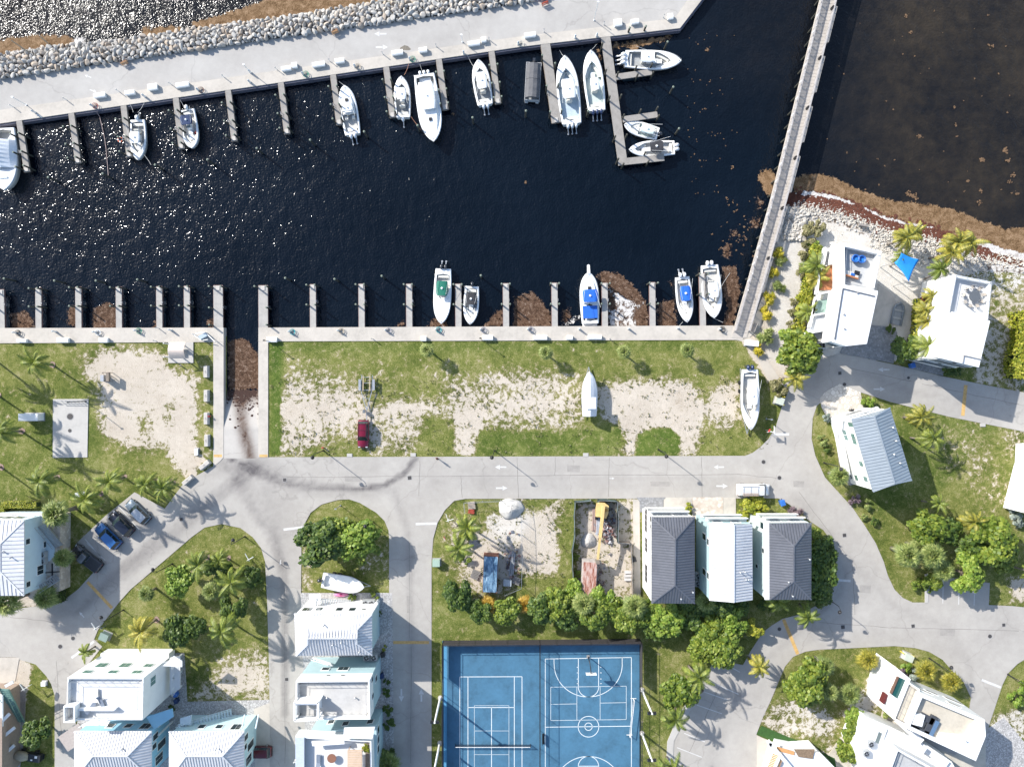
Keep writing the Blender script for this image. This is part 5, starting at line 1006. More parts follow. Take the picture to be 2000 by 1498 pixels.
# ---------------------------------------------------------------- H1: pale house, left edge
HH = 8.8; r = hs('white metal-roofed house with pale blue walls on the left edge', 20, 1075)
ev = [(-62,1016),(47,1016),(47,1163),(-62,1163)]; fp = inset(p2(PL([(-62,1016),(45,1016),(45,1163),(-62,1163)], HH)), .05)
walls(r, fp, 0, HH-.15, PAQW); roof(r, ev, HH, [(0,1062),(0,1116)], 9.35, [(0,1,4),(1,2,5,4),(2,3,5),(3,0,4,5)], WSEAM, WSEAM_L, .62)
c0 = cen(fp); fs = sorted(fp, key=lambda q: -q[0])[:2]; fs.sort(key=lambda q: -q[1]); win(None, r, fs[0], fs[1], c0, [(.30,7.2,.9,.9),(.42,2.5,1.0,1.2),(.75,3.8,1.5,1.5),(.88,7.1,.9,.9)])
nn_ = [q for q in sorted(fp, key=lambda q: -q[1])[:2]]; nn_.sort(); win(None, r, nn_[0], nn_[1], c0, [(.35,5.8,1.4,1.4),(.55,5.8,1.4,1.4),(.75,5.8,1.4,1.4),(.5,3,2,2),(.85,3,1.2,2)], GLASS)
pw = PL([(58,1004),(99,1006)], 5.0)
m = MB(); a = PL([(-20,1003),(92,1003),(88,1016),(-20,1016)], 4.4); m.prism(p2(a), 4.25, 4.4); m.build('porch_roof', W_ROOF, r, world=True)
b2 = P(99, 1022), P(116, 1052), P(88,1016); 
m = MB(); m.prism(p2(PL([(86,1006),(117,1006),(116,1155),(86,1157)], 3.0)), 0, 2.98); m.build('side_platform', PAV_B, r, world=True); m = MB(); m.prism(p2(PL([(88,1040),(92,1030),(107,1062),(106,1085),(96,1096),(88,1096)], 3.1)), 2.98, 3.1); m.build('pale_canopy', PAQW, r, world=True)
g3 = lambda a, b: tuple(P(a, b, 3.6)[:2]); stairs(r, g3(92,1022), g3(112,1068), 5.0, 3.1, 1.3, 16, STEEL); stairs(r, g3(88,1146), g3(110,1128), 4.8, 3.1, 1.2, 10, STEEL)
for a_, b_ in (((89,1118),(116,1116)),((102,1100),(102,1155)),((88,1135),(102,1136))): m = MB(); m.bar(P(*a_,3.1), P(*b_,3.1), .14, .2); m.build('timber_edge', DARK, r, world=True)
vent(r, 10, 1076, 9, 9.2); vent(r, 24, 1088, 9, 9.2)
ac(86, 1082, 3.4, 'upper one of two air conditioners on the side of the left edge house', 3.12, 1.15); ac(86, 1095, 3.4, 'lower one of two air conditioners on the side of the left edge house', 3.12, 1.15)
# ---------------------------------------------------------------- H2: white box with roof terrace
r = hs('white cubic house with a white roof terrace and green windows, left side', 235, 1335); HT = 10.6
fp = p2(PL([(130,1324),(279,1324.5),(277,1407),(128,1407)], HT)); q = flat(r, fp, HT-.2, W_WALL, TERRW, .75, .2)
railing(r, inset(fp, .55), HT-.95, 1.35, STEEL, sp=1.3); c0 = cen(fp); win(None, r, fp[0], fp[1], c0, [(.16,7.6,1.5,1.2),(.50,7.6,1.5,1.2),(.82,7.6,1.5,1.2),(.22,4.6,1.7,1.7),(.54,4.6,1.7,1.7),(.86,4.9,1.4,1.2)], GGLASS)
win(None, r, fp[1], fp[2], c0, [(.25,6.6,1.4,1.5)], GGLASS)
m = MB(); 
a = Vector(fp[0]).lerp(Vector(fp[1]), .53); m.box((a.x, a.y+.4, 1.1), (11.8,.8,2.2))
m.build('ground_floor_bay', W_WALL, r, world=True)
tw = p2(PL([(126,1377),(148,1377),(148,1409),(126,1409)], 11.0)); flat(r, tw, 11.3, W_WALL, TERRW, 1.4, .18, 9.85, pname='stair_tower_parapet')
bx = p2(PL([(339,1275),(356,1275),(356,1330),(339,1346)], 0)); m = MB(); m.prism(p2(PL([(337,1280),(357,1276),(357,1340),(337,1352)], 2.0)), 2.8, 3.0); m.build('porch_floor', TERRW, r, world=True)
m = MB(); pp = PL([(318,1300),(340,1280),(356,1290),(356,1302)], 5.6); m.prism(p2(pp), 5.5, 5.65); m.build('porch_roof', W_ROOF, r, world=True)
m = MB(); 
for x, y in ((356,1278),(356,1310),(356,1338)): c = P(x, y); m.box((c.x-.1,c.y,1.5), (.25,.25,3))
m.build('porch_post', W_PAINT, r, world=True); railing(r, [gr(340,1276), gr(357,1276), gr(357,1340)], 3.0, 1.0, W_PAINT, closed=False)
m = MB(); m.box((*gr(172,1416), 4.2), (4.2,3.0,.15), .6); m.build('side_terrace', M('pinkish_terrace', (.36,.31,.28), .8), r, world=True)
def lounger(x, y, h, a, lab, mat=None):
    c = P(x, y, h); r = empty('lounge_chair', (c.x,c.y,h), a, lab, 'chair', 'rooftop lounge chairs'); mat = mat or CONC_D; m = MB(); m.box((0,0,.35),(1.5,.65,.08)); m.build('seat', mat, r); m = MB(); m.box((-.95,0,.58),(.75,.65,.07),0,0,0,.6); m.build('backrest', mat, r)
    for sx in (-.6,.6):
        for sy in (-.28,.28): m = MB(); m.box((sx,sy,.16),(.05,.05,.32)); m.build('leg', STEEL, r)
GC = M('grey_canvas_seat', (.16,.19,.24), .8, .1); lounger(183,1377,9.65,.9,'left grey lounge chair on the white roof terrace',GC); lounger(201,1371,9.65,-1.2,'right grey lounge chair on the white roof terrace',GC); lounger(190,1352,9.65,1.6,'white lounge chair above the two grey ones on the roof terrace',W_PAINT)
m = MB(); m.prism(p2(PL([(148,1388),(222,1388),(226,1384),(218,1381),(150,1384)], 10.5)), 9.65, 10.5); m.build('stair_wall', W_PAINT, r, world=True)
# ---------------------------------------------------------------- H3, H4: blue houses with hipped roofs, bottom left
for (x0, x1, rx0, rx1, wm, lab, he) in ((145,296,181,248,BLUEW,'sky blue house with a pale ribbed hip roof at the bottom left',6.9),(330,477,363,434,MINT,'mint house with a pale ribbed hip roof, right of the sky blue one',6.6)):
    r = hs(lab, (x0+x1)/2+20, 1440); fp = inset(p2(PL([(x0,1427.5),(x1,1427.5),(x1,1521),(x0,1521)], he)), .35); walls(r, fp, 0, he-.15, wm)
    hip(r, (x0,1427.5), (x1,1427.5), (x1,1521), (x0,1521), (rx0,1476), (rx1,1476), he, he+1.7, WSEAM, WSEAM_L, 'x'); c0 = cen(fp)
    E = [fp[1], fp[2]]; win(None, r, E[0], E[1], c0, [(.2,4.2,1.0,1.6),(.52,1.6,1.2,2.6),(.8,2.6,1.4,2.4),(.4,4.8,.9,1.2)]); win(None, r, fp[0], fp[1], c0, [(.35,3.8,1.1,1.2),(.6,3.8,1.1,1.2),(.85,3.6,1.6,1.8)]); vent(r, (x0+x1)/2+20, 1460, 8, 8.3)
    if wm is MINT:
        stairs(r, gr(372,1397), gr(455,1388), 4.6, .4, 1.2, 18, PAQW); m = MB(); m.prism(p2(PL([(352,1402),(374,1396),(374,1415),(352,1415)], 4.4)), 4.3, 4.5); m.build('landing', PAQW, r, world=True)
        for s in (470, 497): m = MB(); m.bar(P(s-2,1428,he)+Vector((0,0,-1)), P(s+8,1395,4.5), .18, .3); m.build('brace_beam', PAQW, r, world=True)
    else:
        stairs(r, gr(218,1428), gr(190,1452), 5.0, 2.6, 1.2, 9, W_PAINT); m = MB(); m.prism(p2(PL([(160,1415),(200,1395),(222,1395),(205,1425),(160,1427)], 4.2)), 4.0, 4.2); m.build('upper_terrace', W_ROOF, r, world=True)
        railing(r, p2(PL([(160,1415),(200,1395),(222,1395)], 4.2)), 4.2, 1.0, W_PAINT, closed=False)
        m = MB(); m.prism(p2(PL([(285,1400),(336,1384),(338,1400),(300,1425)], 5.4)), 5.1, 5.3); m.build('carport_roof', BLUEW, r, world=True)
        for x, y in ((336,1392),(337,1408)): c = P(x, y); m = MB(); m.box((c.x,c.y,2.5), (.25,.25,5.0)); m.build('post', W_PAINT, r, world=True)
# ---------------------------------------------------------------- H5: unfinished house, bottom-left corner
r = hs('tan house with white beams and a green metal stair in the bottom left corner', 15, 1430)
fp = p2(PL([(-70,1355),(3,1357),(3,1520),(-70,1520)], 4.6)); walls(r, fp, 0, 4.5, M('tan_render', (.30,.23,.18), .85)); 
for a, b, h in (((3,1356),(3,1445),4.6),((4,1408),(19,1393),4.2),((4,1440),(29,1420),3.6),((0,1480),(28,1455),3.0),((10,1340),(26,1331),4.6)): m = MB(); m.bar(P(*a,h), P(*b,h-.5), .5, .3); m.build('beam', W_PAINT, r, world=True)
stairs(r, p2([P(8,1345,5.4)])[0], p2([P(36,1412,1)])[0], 5.4, .5, 1.5, 18, M('green_metal', (.14,.24,.20), .5, .1)); m = MB(); m.box((*gr(18,1455), 2.4), (4,1,.2), .5); m.build('deck_board', CONC_D, r, world=True)
# ---------------------------------------------------------------- H6: white hip roof with gablets
he = 8.3; r = hs('aqua house with a white ribbed hip roof, topmost of the middle row', 665, 1220)
E = [(575,1197.8),(726.5,1199),(727,1279),(578,1280.5)]; fp = inset(p2(PL(E, he)), .3); walls(r, fp, 0, he-.15, AQW)
roof(r, E, he, [(600.8,1246.2),(696.5,1246.2)], 10.1, [(0,1,6,5,4,8),(2,3,9,4,5,7),(3,0,8,9),(1,2,7,6),(8,9,4),(6,7,5)], WSEAM, WSEAM_L, .46, extra=[(697,1229.8,9.55),(697,1257,9.55),(601,1227,9.55),(601,1258,9.55)])
c0 = cen(fp); win(None, r, fp[0], fp[1], c0, [(.24,4.4,1.1,1.5),(.52,4.4,1.1,1.5),(.70,4.4,1.1,1.5),(.86,4.8,.7,.5),(.08,4.6,1.6,1.5)]); 
m = MB(); m.prism(p2(PL([(580,1196),(727,1197),(727,1200),(580,1199)], 7)), 0.05, 6.9); m.build('white_front_wall', W_WALL, r, world=True)
stairs(r, gr(625,1163), gr(690,1177), 3.8, .4, 1.3, 16, W_PAINT); m = MB(); m.prism(p2(PL([(604,1160),(626,1160),(626,1180),(604,1184)], 3.6)), 3.4, 3.6); m.build('landing', W_PAINT, r, world=True)
m = MB(); m.bar(P(736,1172)+Vector((0,0,1)), P(741,1169)+Vector((0,0,1)), .3, 2); m.build('gate_post', W_PAINT, r, world=True)
vent(r, 633, 1220, 9.4, 9.5); vent(r, 651, 1258, 9.4, 9.6); vent(r, 668, 1253, 9.4, 9.7); vent(r, 703, 1272, 8.6, 8.8)
ac(715, 1176, 1.2, 'left one of two air conditioners north of the topmost aqua house', 1.0, 1.15); ac(727, 1176, 1.2, 'right one of two air conditioners north of the topmost aqua house', 1.0, 1.15)
# ---------------------------------------------------------------- H7: flat roof terrace
r = hs('aqua and white house with a pale square roof terrace, middle of the row', 665, 1350); he = 10.1
fp = p2(PL([(578,1329.5),(721.5,1328.5),(723,1404.5),(577,1405.5)], he)); walls(r, inset(fp,.04), 0, 7.2, AQW, 'lower_wall'); flat(r, fp, he, W_WALL, TERR, 1.05, .22, 7.2); c0 = cen(fp); railing(r, inset(fp,.6), he-1.05, 1.15, STEEL, sp=1.3)
win(None, r, fp[0], fp[1], c0, [(.40,8.0,.7,.3),(.60,8.0,.7,.3),(.30,4.9,1.2,1.0),(.55,4.7,1.7,1.3)]); win(None, r, fp[1], fp[2], c0, [(.1,7.6,.8,1.1),(.55,7.4,.8,1.1),(.3,4.2,.9,1.3)])
bx = p2(PL([(576,1371),(622,1371),(621,1403),(576,1406)], 11.4)); 
m = MB()
for i in range(4): a, b = Vector((*bx[i],11.4)), Vector((*bx[(i+1)%4],11.4)); m.bar(a, b, .35, .5); m.bar(a, Vector((a.x,a.y,9.05)), .3)
m.prism([bx[0], bx[1], (Vector(bx[1])*.82+Vector(bx[2])*.18)[:], (Vector(bx[0])*.82+Vector(bx[3])*.18)[:]], 9.1, 11.3); m.build('stair_head_frame', W_PAINT, r, world=True)
stairs(r, Vector(bx[3]).lerp(Vector(bx[0]),.5)[:], Vector(bx[2]).lerp(Vector(bx[1]),.5)[:], 7.6, 9.2, 1.1, 9, W_PAINT); stairs(r, gr(612,1288), gr(662,1284), .5, 4.2, 1.1, 16, W_PAINT)
vent(r, 622, 1361, 9.2, 9.3); vent(r, 639, 1362, 9.2, 9.1); vent(r, 694, 1362, 9.2, 9.1)
ac(716, 1284, 2.4, 'left one of two air conditioners between the topmost and middle houses', 1.6, 1.15); ac(730, 1284, 2.4, 'right one of two air conditioners between the topmost and middle houses', 1.6, 1.15)
# ---------------------------------------------------------------- H8: house with roof patio, bottom middle
r = hs('white house with a furnished roof patio and tan slatted pergola, bottom of the row', 665, 1450); he = 8.6
lo = p2(PL([(604,1432),(735,1416),(735,1560),(604,1560)], 6.4)); walls(r, lo, 0, 6.3, AQW, 'lower_wall'); fp = p2(PL([(577,1437),(725,1446),(727,1560),(577,1560)], he)); flat(r, fp, he, W_WALL, TERRW, .9, .25, 6.32); c0 = cen(fp)
win(None, r, lo[0], lo[1], cen(lo), [(.5,3.8,1.0,1.3),(.88,4.2,1.0,1.3),(.25,2.5,1.0,1.2)]); win(None, r, lo[1], lo[2], cen(lo), [(.12,4.3,1.2,1.4),(.25,4.3,1.2,1.4),(.38,4.3,1.2,1.4)])
m = MB(); m.prism(p2(PL([(577,1440),(594,1440),(594,1560),(577,1560)], 8.9)), 8.7, 8.85); m.build('glass_canopy', M('pale_glass', (.45,.50,.58), .2, .08), r, world=True)
m = MB(); pg = PL([(672,1421),(732,1420),(727,1443),(670,1441)], 9.4); m.prism(p2(pg), 9.15, 9.4); m.build('canopy_roof', W_ROOF, r, world=True)
m = MB(); m.prism(p2(PL([(608,1448),(672,1446),(673,1453),(610,1457)], 9.2)), 8.9, 9.15); m.build('awning', W_ROOF, r, world=True)
m = MB(); A, B = P(679,1465,9.6), P(707,1465,9.6); 
for j in range(26): y = A.y-j*.28; m.box(((A.x+B.x)/2, y, 9.6), (B.x-A.x, .22, .06))
for x in (A.x, B.x): m.bar((x,A.y,9.5), (x,A.y-7.5,9.5), .1); m.bar((x,A.y-.3,7.7), (x,A.y-.3,9.5), .12)
m.build('pergola', TANDECK, r, world=True); stairs(r, gr(603,1446), gr(668,1425), 7.4, 3.4, 1.1, 18, W_PAINT)
lounger(623,1480,7.75,1.57,'blue-grey lounge seat on the patio left of the tan pergola',GC); tq = empty('patio_table', P(650,1476,7.8), 0, 'round brown table on the patio left of the tan pergola', 'table'); m = MB(); m.cyl((0,0,.7),.75,.06,18); m.build('tabletop', M('brown_top',(.22,.10,.06),.6), tq); m = MB(); m.cyl((0,0,0),.3,.7,10,r2=.08); m.build('pedestal', DARK, tq)
m = MB(); m.prism(p2(PL([(713,1452),(724,1452),(724,1560),(713,1560)], 8.3)), 7.7, 8.0); m.build('planter', WOOD, r, world=True)
# ---------------------------------------------------------------- H9-H11: three tall houses on the cross road
def porch(r, x0, x1, y, hA, hB, lab='balcony', d=9, lv=(3.2,6.2)):
    for z in lv:
        a = P(x0, y, hA); fx0 = P(x0,y,hA).x; fx1 = P(x1,y,hA).x; fy = P(x0,y,hA).y
        m = MB(); m.box(((fx0+fx1)/2, fy+.3, z), (fx1-fx0, .6, .18)); bo = m.build(lab, W_PAINT, r, world=True)
        m = MB(); m.box(((fx0+fx1)/2, fy+.56, z+.55), (fx1-fx0, .08, .9)); m.build('balcony_front', W_PAINT, r, world=True)
r = hs('tall white house with the largest dark grey hipped roof, left of three', 1305, 1090)
E = [(1272.5,1009.5),(1357,1009.5),(1357,1178.5),(1272.5,1178)]; fp = inset(p2(PL(E, 8.8)), .12); walls(r, fp, 0, 8.65, W_WALL); roof(r, E, 8.8, [(1319,1053),(1318,1143)], 10.3, [(0,1,4),(1,2,5,4),(2,3,5),(3,0,4,5)], GSEAM, GSEAM_L, .44)
c0 = cen(fp); win(None, r, fp[3], fp[0], c0, [(.97,7.2,.9,.9),(.88,7.2,.7,.7),(.55,7.2,.5,.5),(.48,7.2,.5,.5),(.41,7.2,.5,.5),(.9,2.8,4,1.8),(.6,3,2.4,1.8),(.25,3,3.0,1.8)], DARK); win(None, r, fp[0], fp[1], c0, [(.3,5.4,3.2,1.8),(.75,5.4,2.4,1.8)], TINT); porch(r, 1272, 1352, 1009.5, 8.8, 8.8)
vent(r, 1352, 1155, 9, 9.3); vent(r, 1329, 1168, 9, 9.2)
r = hs('tall aqua house with a smooth white gable roof, middle of three', 1405, 1090)
fp = inset(p2(PL([(1386,1023),(1469.5,1024),(1470,1172),(1386,1172)], 8.8)), .05); walls(r, fp, 0, 8.7, AQW); gable(r, (1386,1022),(1469.5,1023.5),(1470,1171.5),(1385.5,1172.5),(1433.5,1024.5),(1433,1176.5), 8.8, 10.2, WSEAM, WSEAM_L)
c0 = cen(fp); win(None, r, fp[3], fp[0], c0, [(.78,4.6,1.0,1.8),(.3,4.6,1.0,1.8),(.75,7.4,1.0,.9),(.3,7.4,1.0,.9)]); win(None, r, fp[0], fp[1], c0, [(.25,5.6,1.4,1.6),(.7,5.6,1.4,1.6),(.25,2.4,1.4,1.8),(.7,2.4,1.4,1.8)], TINT); porch(r, 1386, 1468, 1023, 8.8, 8.8)
for x, y in ((1445,1117),(1454,1116),(1456,1131),(1461,1131)): vent(r, x, y, 9.6, 9.7)
m = MB(); a = P(1386,1020,8.8); m.prism(p2(PL([(1384,1021),(1433,1023),(1433,1026),(1384,1024)], 8.85)), 8.5, 8.9); m.build('gable_trim', W_PAINT, r, world=True)
r = hs('tall pale aqua house with a dark grey hipped roof, rightmost of three', 1500, 1095)
E = [(1502.5,1021.5),(1585,1021),(1584.5,1171),(1503,1171)]; fp = inset(p2(PL([(1495,1021.5),(1585,1021),(1584.5,1171),(1495,1171)], 8.8)), .1); walls(r, fp, 0, 8.6, SAGE); roof(r, E, 8.8, [(1550.5,1066.5),(1550,1135)], 10.3, [(0,1,4),(1,2,5,4),(2,3,5),(3,0,4,5)], GSEAM, GSEAM_L, .44)
m = MB(); m.prism(p2(PL([(1494,1022),(1503,1022),(1503,1171),(1494,1171)], 8.7)), 8.45, 8.72); m.build('side_trim', W_PAINT, r, world=True)
c0 = cen(fp); win(None, r, fp[3], fp[0], c0, [(.95,6.4,1.1,1.4),(.62,7.2,.8,.8),(.35,4.2,.6,.8)]); win(None, r, fp[0], fp[1], c0, [(.3,5.6,1.8,1.6),(.75,5.6,1.8,1.6)], TINT); porch(r, 1500, 1582, 1021.5, 8.8, 8.8); stairs(r, gr(1472,1025), gr(1470,1085), 5.2, .3, 1.2, 18, PAQW); vent(r, 1579, 1091, 9, 9.3); vent(r, 1538, 1135, 9.6, 9.9); vent(r, 1547, 1163, 9.2, 9.3)
for i, (x, y, l) in enumerate(((1364,1124,'upper one of two air conditioners between the left grey roof and the white gable roof'),(1364,1139,'lower one of two air conditioners between the left grey roof and the white gable roof'),(1475,1118,'upper one of two air conditioners right of the white gable roof'),(1474,1131,'lower one of two air conditioners right of the white gable roof'))): ac(x, y, 2, l, 1.2, 1.2)
# ---------------------------------------------------------------- H12: tilted silver gable roof
r = hs('white house with a tilted silver ribbed roof on the east lawn', 1690, 880)
E = [(1663,818.5),(1738.5,796.5),(1781,937.5),(1705,960)]; fp = inset(p2(PL(E, 8.8)), .2); walls(r, fp, 0, 8.6, W_WALL); roof(r, E, 8.8, [(1708,813.5),(1747.5,944)], 10.2, [(1,2,5,4),(3,0,4,5),(0,1,4),(2,3,5)], SSEAM, SSEAM_L, .5)
c0 = cen(fp); win(None, r, fp[3], fp[0], c0, [(.93,6.8,.8,1.8),(.76,6.6,.9,1.2),(.68,6.6,.9,1.2),(.36,6.6,.9,1.2),(.14,6.6,.9,1.2),(.72,3.9,.9,1.2),(.80,3.9,.9,1.2),(.12,3.4,1.0,1.0)], GGLASS)
win(None, r, fp[0], fp[1], c0, [(.3,5,3,1.8),(.7,5,2.4,1.8),(.5,2,3,2)], TINT)
d1 = [gr(1618,822), gr(1700,794)]; m = MB(); m.prism(p2(PL([(1619,823),(1633,818),(1654,925),(1640,930)], 2.0)), 3.1, 3.3); m.build('side_gallery', W_PAINT, r, world=True); 
A = PL([(1621,823),(1631,925)], 0); g4 = p2(PL([(1621,822),(1634,818),(1700,798)], 3)); railing(r, p2(PL([(1640,930),(1619,823),(1634,818)], 2.0)), 3.3, 1.0, W_PAINT, closed=False, sp=.5); stairs(r, p2([P(1637,845,3)])[0], p2([P(1647,905,1)])[0], 3.3, .8, 1.2, 16, GREYWOOD)
m = MB(); m.prism(p2(PL([(1624,822),(1712,794),(1716,797),(1660,817),(1630,828)], 5.5)), 5.5, 5.8); m.build('porch_roof', W_ROOF, r, world=True); m = MB(); m.prism(p2(PL([(1644,908),(1664,905),(1672,945),(1660,948)], 1)), .1, 1.0); m.build('equipment_deck', CONC_D, r, world=True)
for x, y in ((1742,835),(1748,861),(1744,887),(1756,904)): vent(r, x, y, 9.4, 9.5)
ac(1659,917,1.4,'upper one of two air conditioners beside the tilted silver-roofed house',1.02,1.15); ac(1662,929,1.4,'lower one of two air conditioners beside the tilted silver-roofed house',1.02,1.15)
# ---------------------------------------------------------------- H15: white house cut by the right edge
r = hs('white house cut by the right edge, beside the east lawn', 1990, 930); fp = p2(PL([(1981,905),(2080,900),(2080,1003),(1959,991)], 0)); flat(r, fp, 7.5, W_WALL, W_ROOF, .12, .15)
m = MB(); m.prism(p2(PL([(1984,866),(2050,862),(2050,905),(1982,905)], 0)), 0, 5.0); m.build('front_wing', W_WALL, r, world=True); c0 = cen(fp); win(None, r, fp[0], fp[1], c0, [(.1,4.4,.8,1.2),(.22,4.4,.8,1.2)], GGLASS)
# ---------------------------------------------------------------- H13: modern white house west
r = hs('modern white house with a terracotta deck and a furnished roof terrace by the beach', 1650, 575)
main = p2(PL([(1646.5,560),(1715,574.5),(1694,671.5),(1653,675),(1626,666),(1640,568)], 10.5)); walls(r, main, 6.4, 10.2, W_WALL); walls(r, [(max(x, 54.8), y) for x, y in main], 0, 6.4, W_WALL, 'lower_wall')
mq = p2(PL([(1644,555),(1715.5,568),(1715,574.5),(1694,671.5),(1653.5,676),(1627,668)], 10.6)); MB().prism(mq, 10.2, 10.45).build('roof', W_ROOF, r, world=True)
m = MB(); a = [P(1653,677-6,10.6), P(1646.8,566,10.6), P(1709,580,10.6)]; a = [P(1631,663,10.6), P(1647,564,10.6), P(1709,579,10.6), P(1697,586,10.6)]
m.bar(a[0]+Vector((0,0,-.08)), a[1]+Vector((0,0,-.08)), .18, .12); m.bar(a[1]+Vector((0,0,-.08)), a[2]+Vector((0,0,-.08)), .18, .12); m.build('roof_gutter', M('gutter_grey', (.10,.11,.13), .6), r, world=True)
ter = p2(PL([(1643,473.5),(1721.7,491),(1707,566),(1645,556),(1640,566),(1622,600)], 9.6)); t2 = p2(PL([(1643,473.5),(1721.7,491),(1706,572),(1644,562)], 9.6)); flat(r, t2, 9.6, W_WALL, TILEG, 1.1, .55, 6.4); walls(r, [(max(x, 54.8), y) for x, y in t2], 0, 6.39, W_WALL, 'lower_wall')
railing(r, inset(p2(PL([(1650,486),(1717,501),(1704,566),(1646,554)], 9)), .05), 8.55, 1.1, STEEL, sp=1.1)
wl_ = p2(PL([(1643,474),(1650,476),(1632,668),(1624,666)], 10.0)); 
ww = p2(PL([(1612,488),(1596,565),(1585,620),(1570,652),(1584,671)], 1.0)+PL([(1636,668),(1655,478)], 4.4)); walls(r, ww, 0, 4.2, W_WALL, 'west_wing')
for poly, h, mt, nm in (([(1608,521),(1630,517),(1625,566),(1601,567)], 4.5, ORDECK, 'terracotta_deck'), ([(1592,588),(1625,583),(1624,611),(1588,613)], 4.5, M('sage_glass', (.30,.42,.37), .2, .08), 'glass_roof'), ([(1586,618),(1622,613),(1620,640),(1580,648)], 4.9, W_ROOF, 'wing_roof'), ([(1585,645),(1624,640),(1625,664),(1584,670)], 4.4, TERR, 'south_terrace'), ([(1618,488),(1640,480),(1634,516),(1612,518)], 4.5, GRAVEL, 'planted_terrace')):
    MB().prism(p2(PL(poly, h)), 4.15, h-.1).build(nm, mt, r, world=True)
m = MB()
for a, b in (((1611,484),(1600,520)),((1600,520),(1594,575)),((1594,575),(1630,568)),((1594,580),(1580,640)),((1586,616),(1626,610)),((1592,586),(1586,616)),((1626,480),(1620,518)),((1570,652),(1622,643))): m.bar(P(*a,4.9), P(*b,4.9), .32, .9)
m.build('wing_parapet', W_PAINT, r, world=True)
win(None, r, main[4], main[3], cen(main), [(.5,6.8,2.0,1.8)], TINT); S1 = [P(1584,670,6), P(1653,676,9)]
m = MB(); a, b = P(1588,668.5,5.5), P(1652,675,9.9); c0_ = P(1590,668,5.6); sw_ = p2(PL([(1583,668),(1626,664),(1653,676)], 8.6)); m.box(((a.x+b.x)/2, min(a.y,b.y)-.25, 4.6), (abs(b.x-a.x)*.8, .1, 4.2), .02); m.build('south_glazing', TINT, r, world=True)
for x, y in ((1648,614),(1649,642),(1674,572)): c = P(x, y, 10.5); m = MB(); m.cyl((c.x, c.y, 10.4), .14, .3, 10); m.build('roof_drain', CONC_D, r, world=True)
m = MB()
for x, y in ((1597,672),(1603,674),(1610,676),(1617,677)): c = P(x, y-2, .5); m.box((c.x, c.y, .3), (.3,.9,.25)); m.build('path_slot', DARK, r, world=True); m = MB()
# ---------------------------------------------------------------- H14: modern white house east
r = hs('modern white house with a round dining table on its terrace, right of the blue sail', 1880, 630)
rf = p2(PL([(1860,609),(1934,626.8),(1912,717.5),(1834,699),(1849.5,658),(1848,640)], 10.2)); walls(r, inset(rf,.1), 0, 9.9, W_WALL); MB().prism(rf, 9.9, 10.2).build('roof', W_ROOF, r, world=True)
tr = p2(PL([(1864,536.5),(1937,550.7),(1929,628),(1848,621)], 9.0)); q = flat(r, tr, 9.0, W_WALL, TERRW, .9, .4); railing(r, inset(tr,.2), 9.0, .35, STEEL, sp=1.5)
lw = p2(PL([(1841,545),(1813,574),(1799,592),(1803,640),(1797,690),(1812,694),(1850,640),(1850,560)], 0)); walls(r, lw, 0, 3.0, W_WALL, 'west_wing'); gw = p2(PL([(1809,661),(1845,657),(1831,697),(1806,694)], 3.4)); MB().prism(gw, 3.0, 3.4).build('garage_roof', W_ROOF, r, world=True)
for poly, h, mt in (([(1846,545),(1857,543),(1855,551),(1845,553)], 6.1, TINT), ([(1822,576),(1833,571),(1829,580),(1822,582)], 6.1, TINT), ([(1800,580),(1815,577),(1813,588),(1800,590)], 6.1, M('maroon_panel', (.10,.02,.02), .5)), ([(1816,613),(1820,613),(1818,622),(1815,622)], 6.1, DARK), ([(1852,566),(1853.5,566),(1852,572),(1850.5,572)], 6.1, DARK), ([(1839,604),(1841.5,604),(1840,611),(1837.5,611)], 6.1, DARK)):
    MB().prism(p2(PL(poly, 3.1)), 2.9, 3.06).build('skylight', mt, r, world=True)
m = MB(); 
for a, b in (((1882,694),(1917,702)),((1882,694),(1880,708))): m.bar(P(*a,10.3), P(*b,10.3), .12, .25)
m.build('roof_upstand', CONC_D, r, world=True); win(None, r, rf[2], rf[3], cen(rf), [(.3,6.5,3.0,2.4),(.7,6.5,3.0,2.4),(.3,2.5,3,2.4),(.7,2.5,3,2.4)], TINT)
m = MB(); m.prism(p2(PL([(1838,700),(1858,703),(1857,707),(1837,704)], 5)), 5.4, 5.6); m.build('south_canopy', W_ROOF, r, world=True)
def chair(c, rz, parent_lab, mat, kind='patio_chair', grp='chairs round the roof terrace table'):
    r = empty(kind, c, rz, parent_lab, 'chair', grp); m = MB(); m.box((0,0,.42), (.5,.5,.06)); m.build('seat', mat, r); m = MB(); m.box((-.24,0,.72), (.05,.5,.55)); m.build('backrest', mat, r)
    for sx in (-1,1):
        for sy in (-1,1): m = MB(); m.bar((sx*.22,sy*.22,0), (sx*.22,sy*.22,.42), .04); m.build('leg', DARK, r)
tc = P(1898.5,580,8.15); tb = empty('dining_table', (tc.x,tc.y,8.13), 0, 'round dark dining table on the right modern house terrace', 'table'); m = MB(); m.cyl((0,0,.72), .95, .05, 22); m.build('tabletop', M('slate', (.10,.11,.12), .6), tb); m = MB(); m.cyl((0,0,0), .3, .72, 10, r2=.12); m.build('pedestal', DARK, tb)
for k in range(9): a = k*.7+.2; chair(Vector((tc.x+1.55*math.cos(a), tc.y+1.55*math.sin(a), 8.13)), a+math.pi, 'slatted pale chair around the round dark table on the roof terrace', M('pale_slats', (.42,.38,.33), .7))
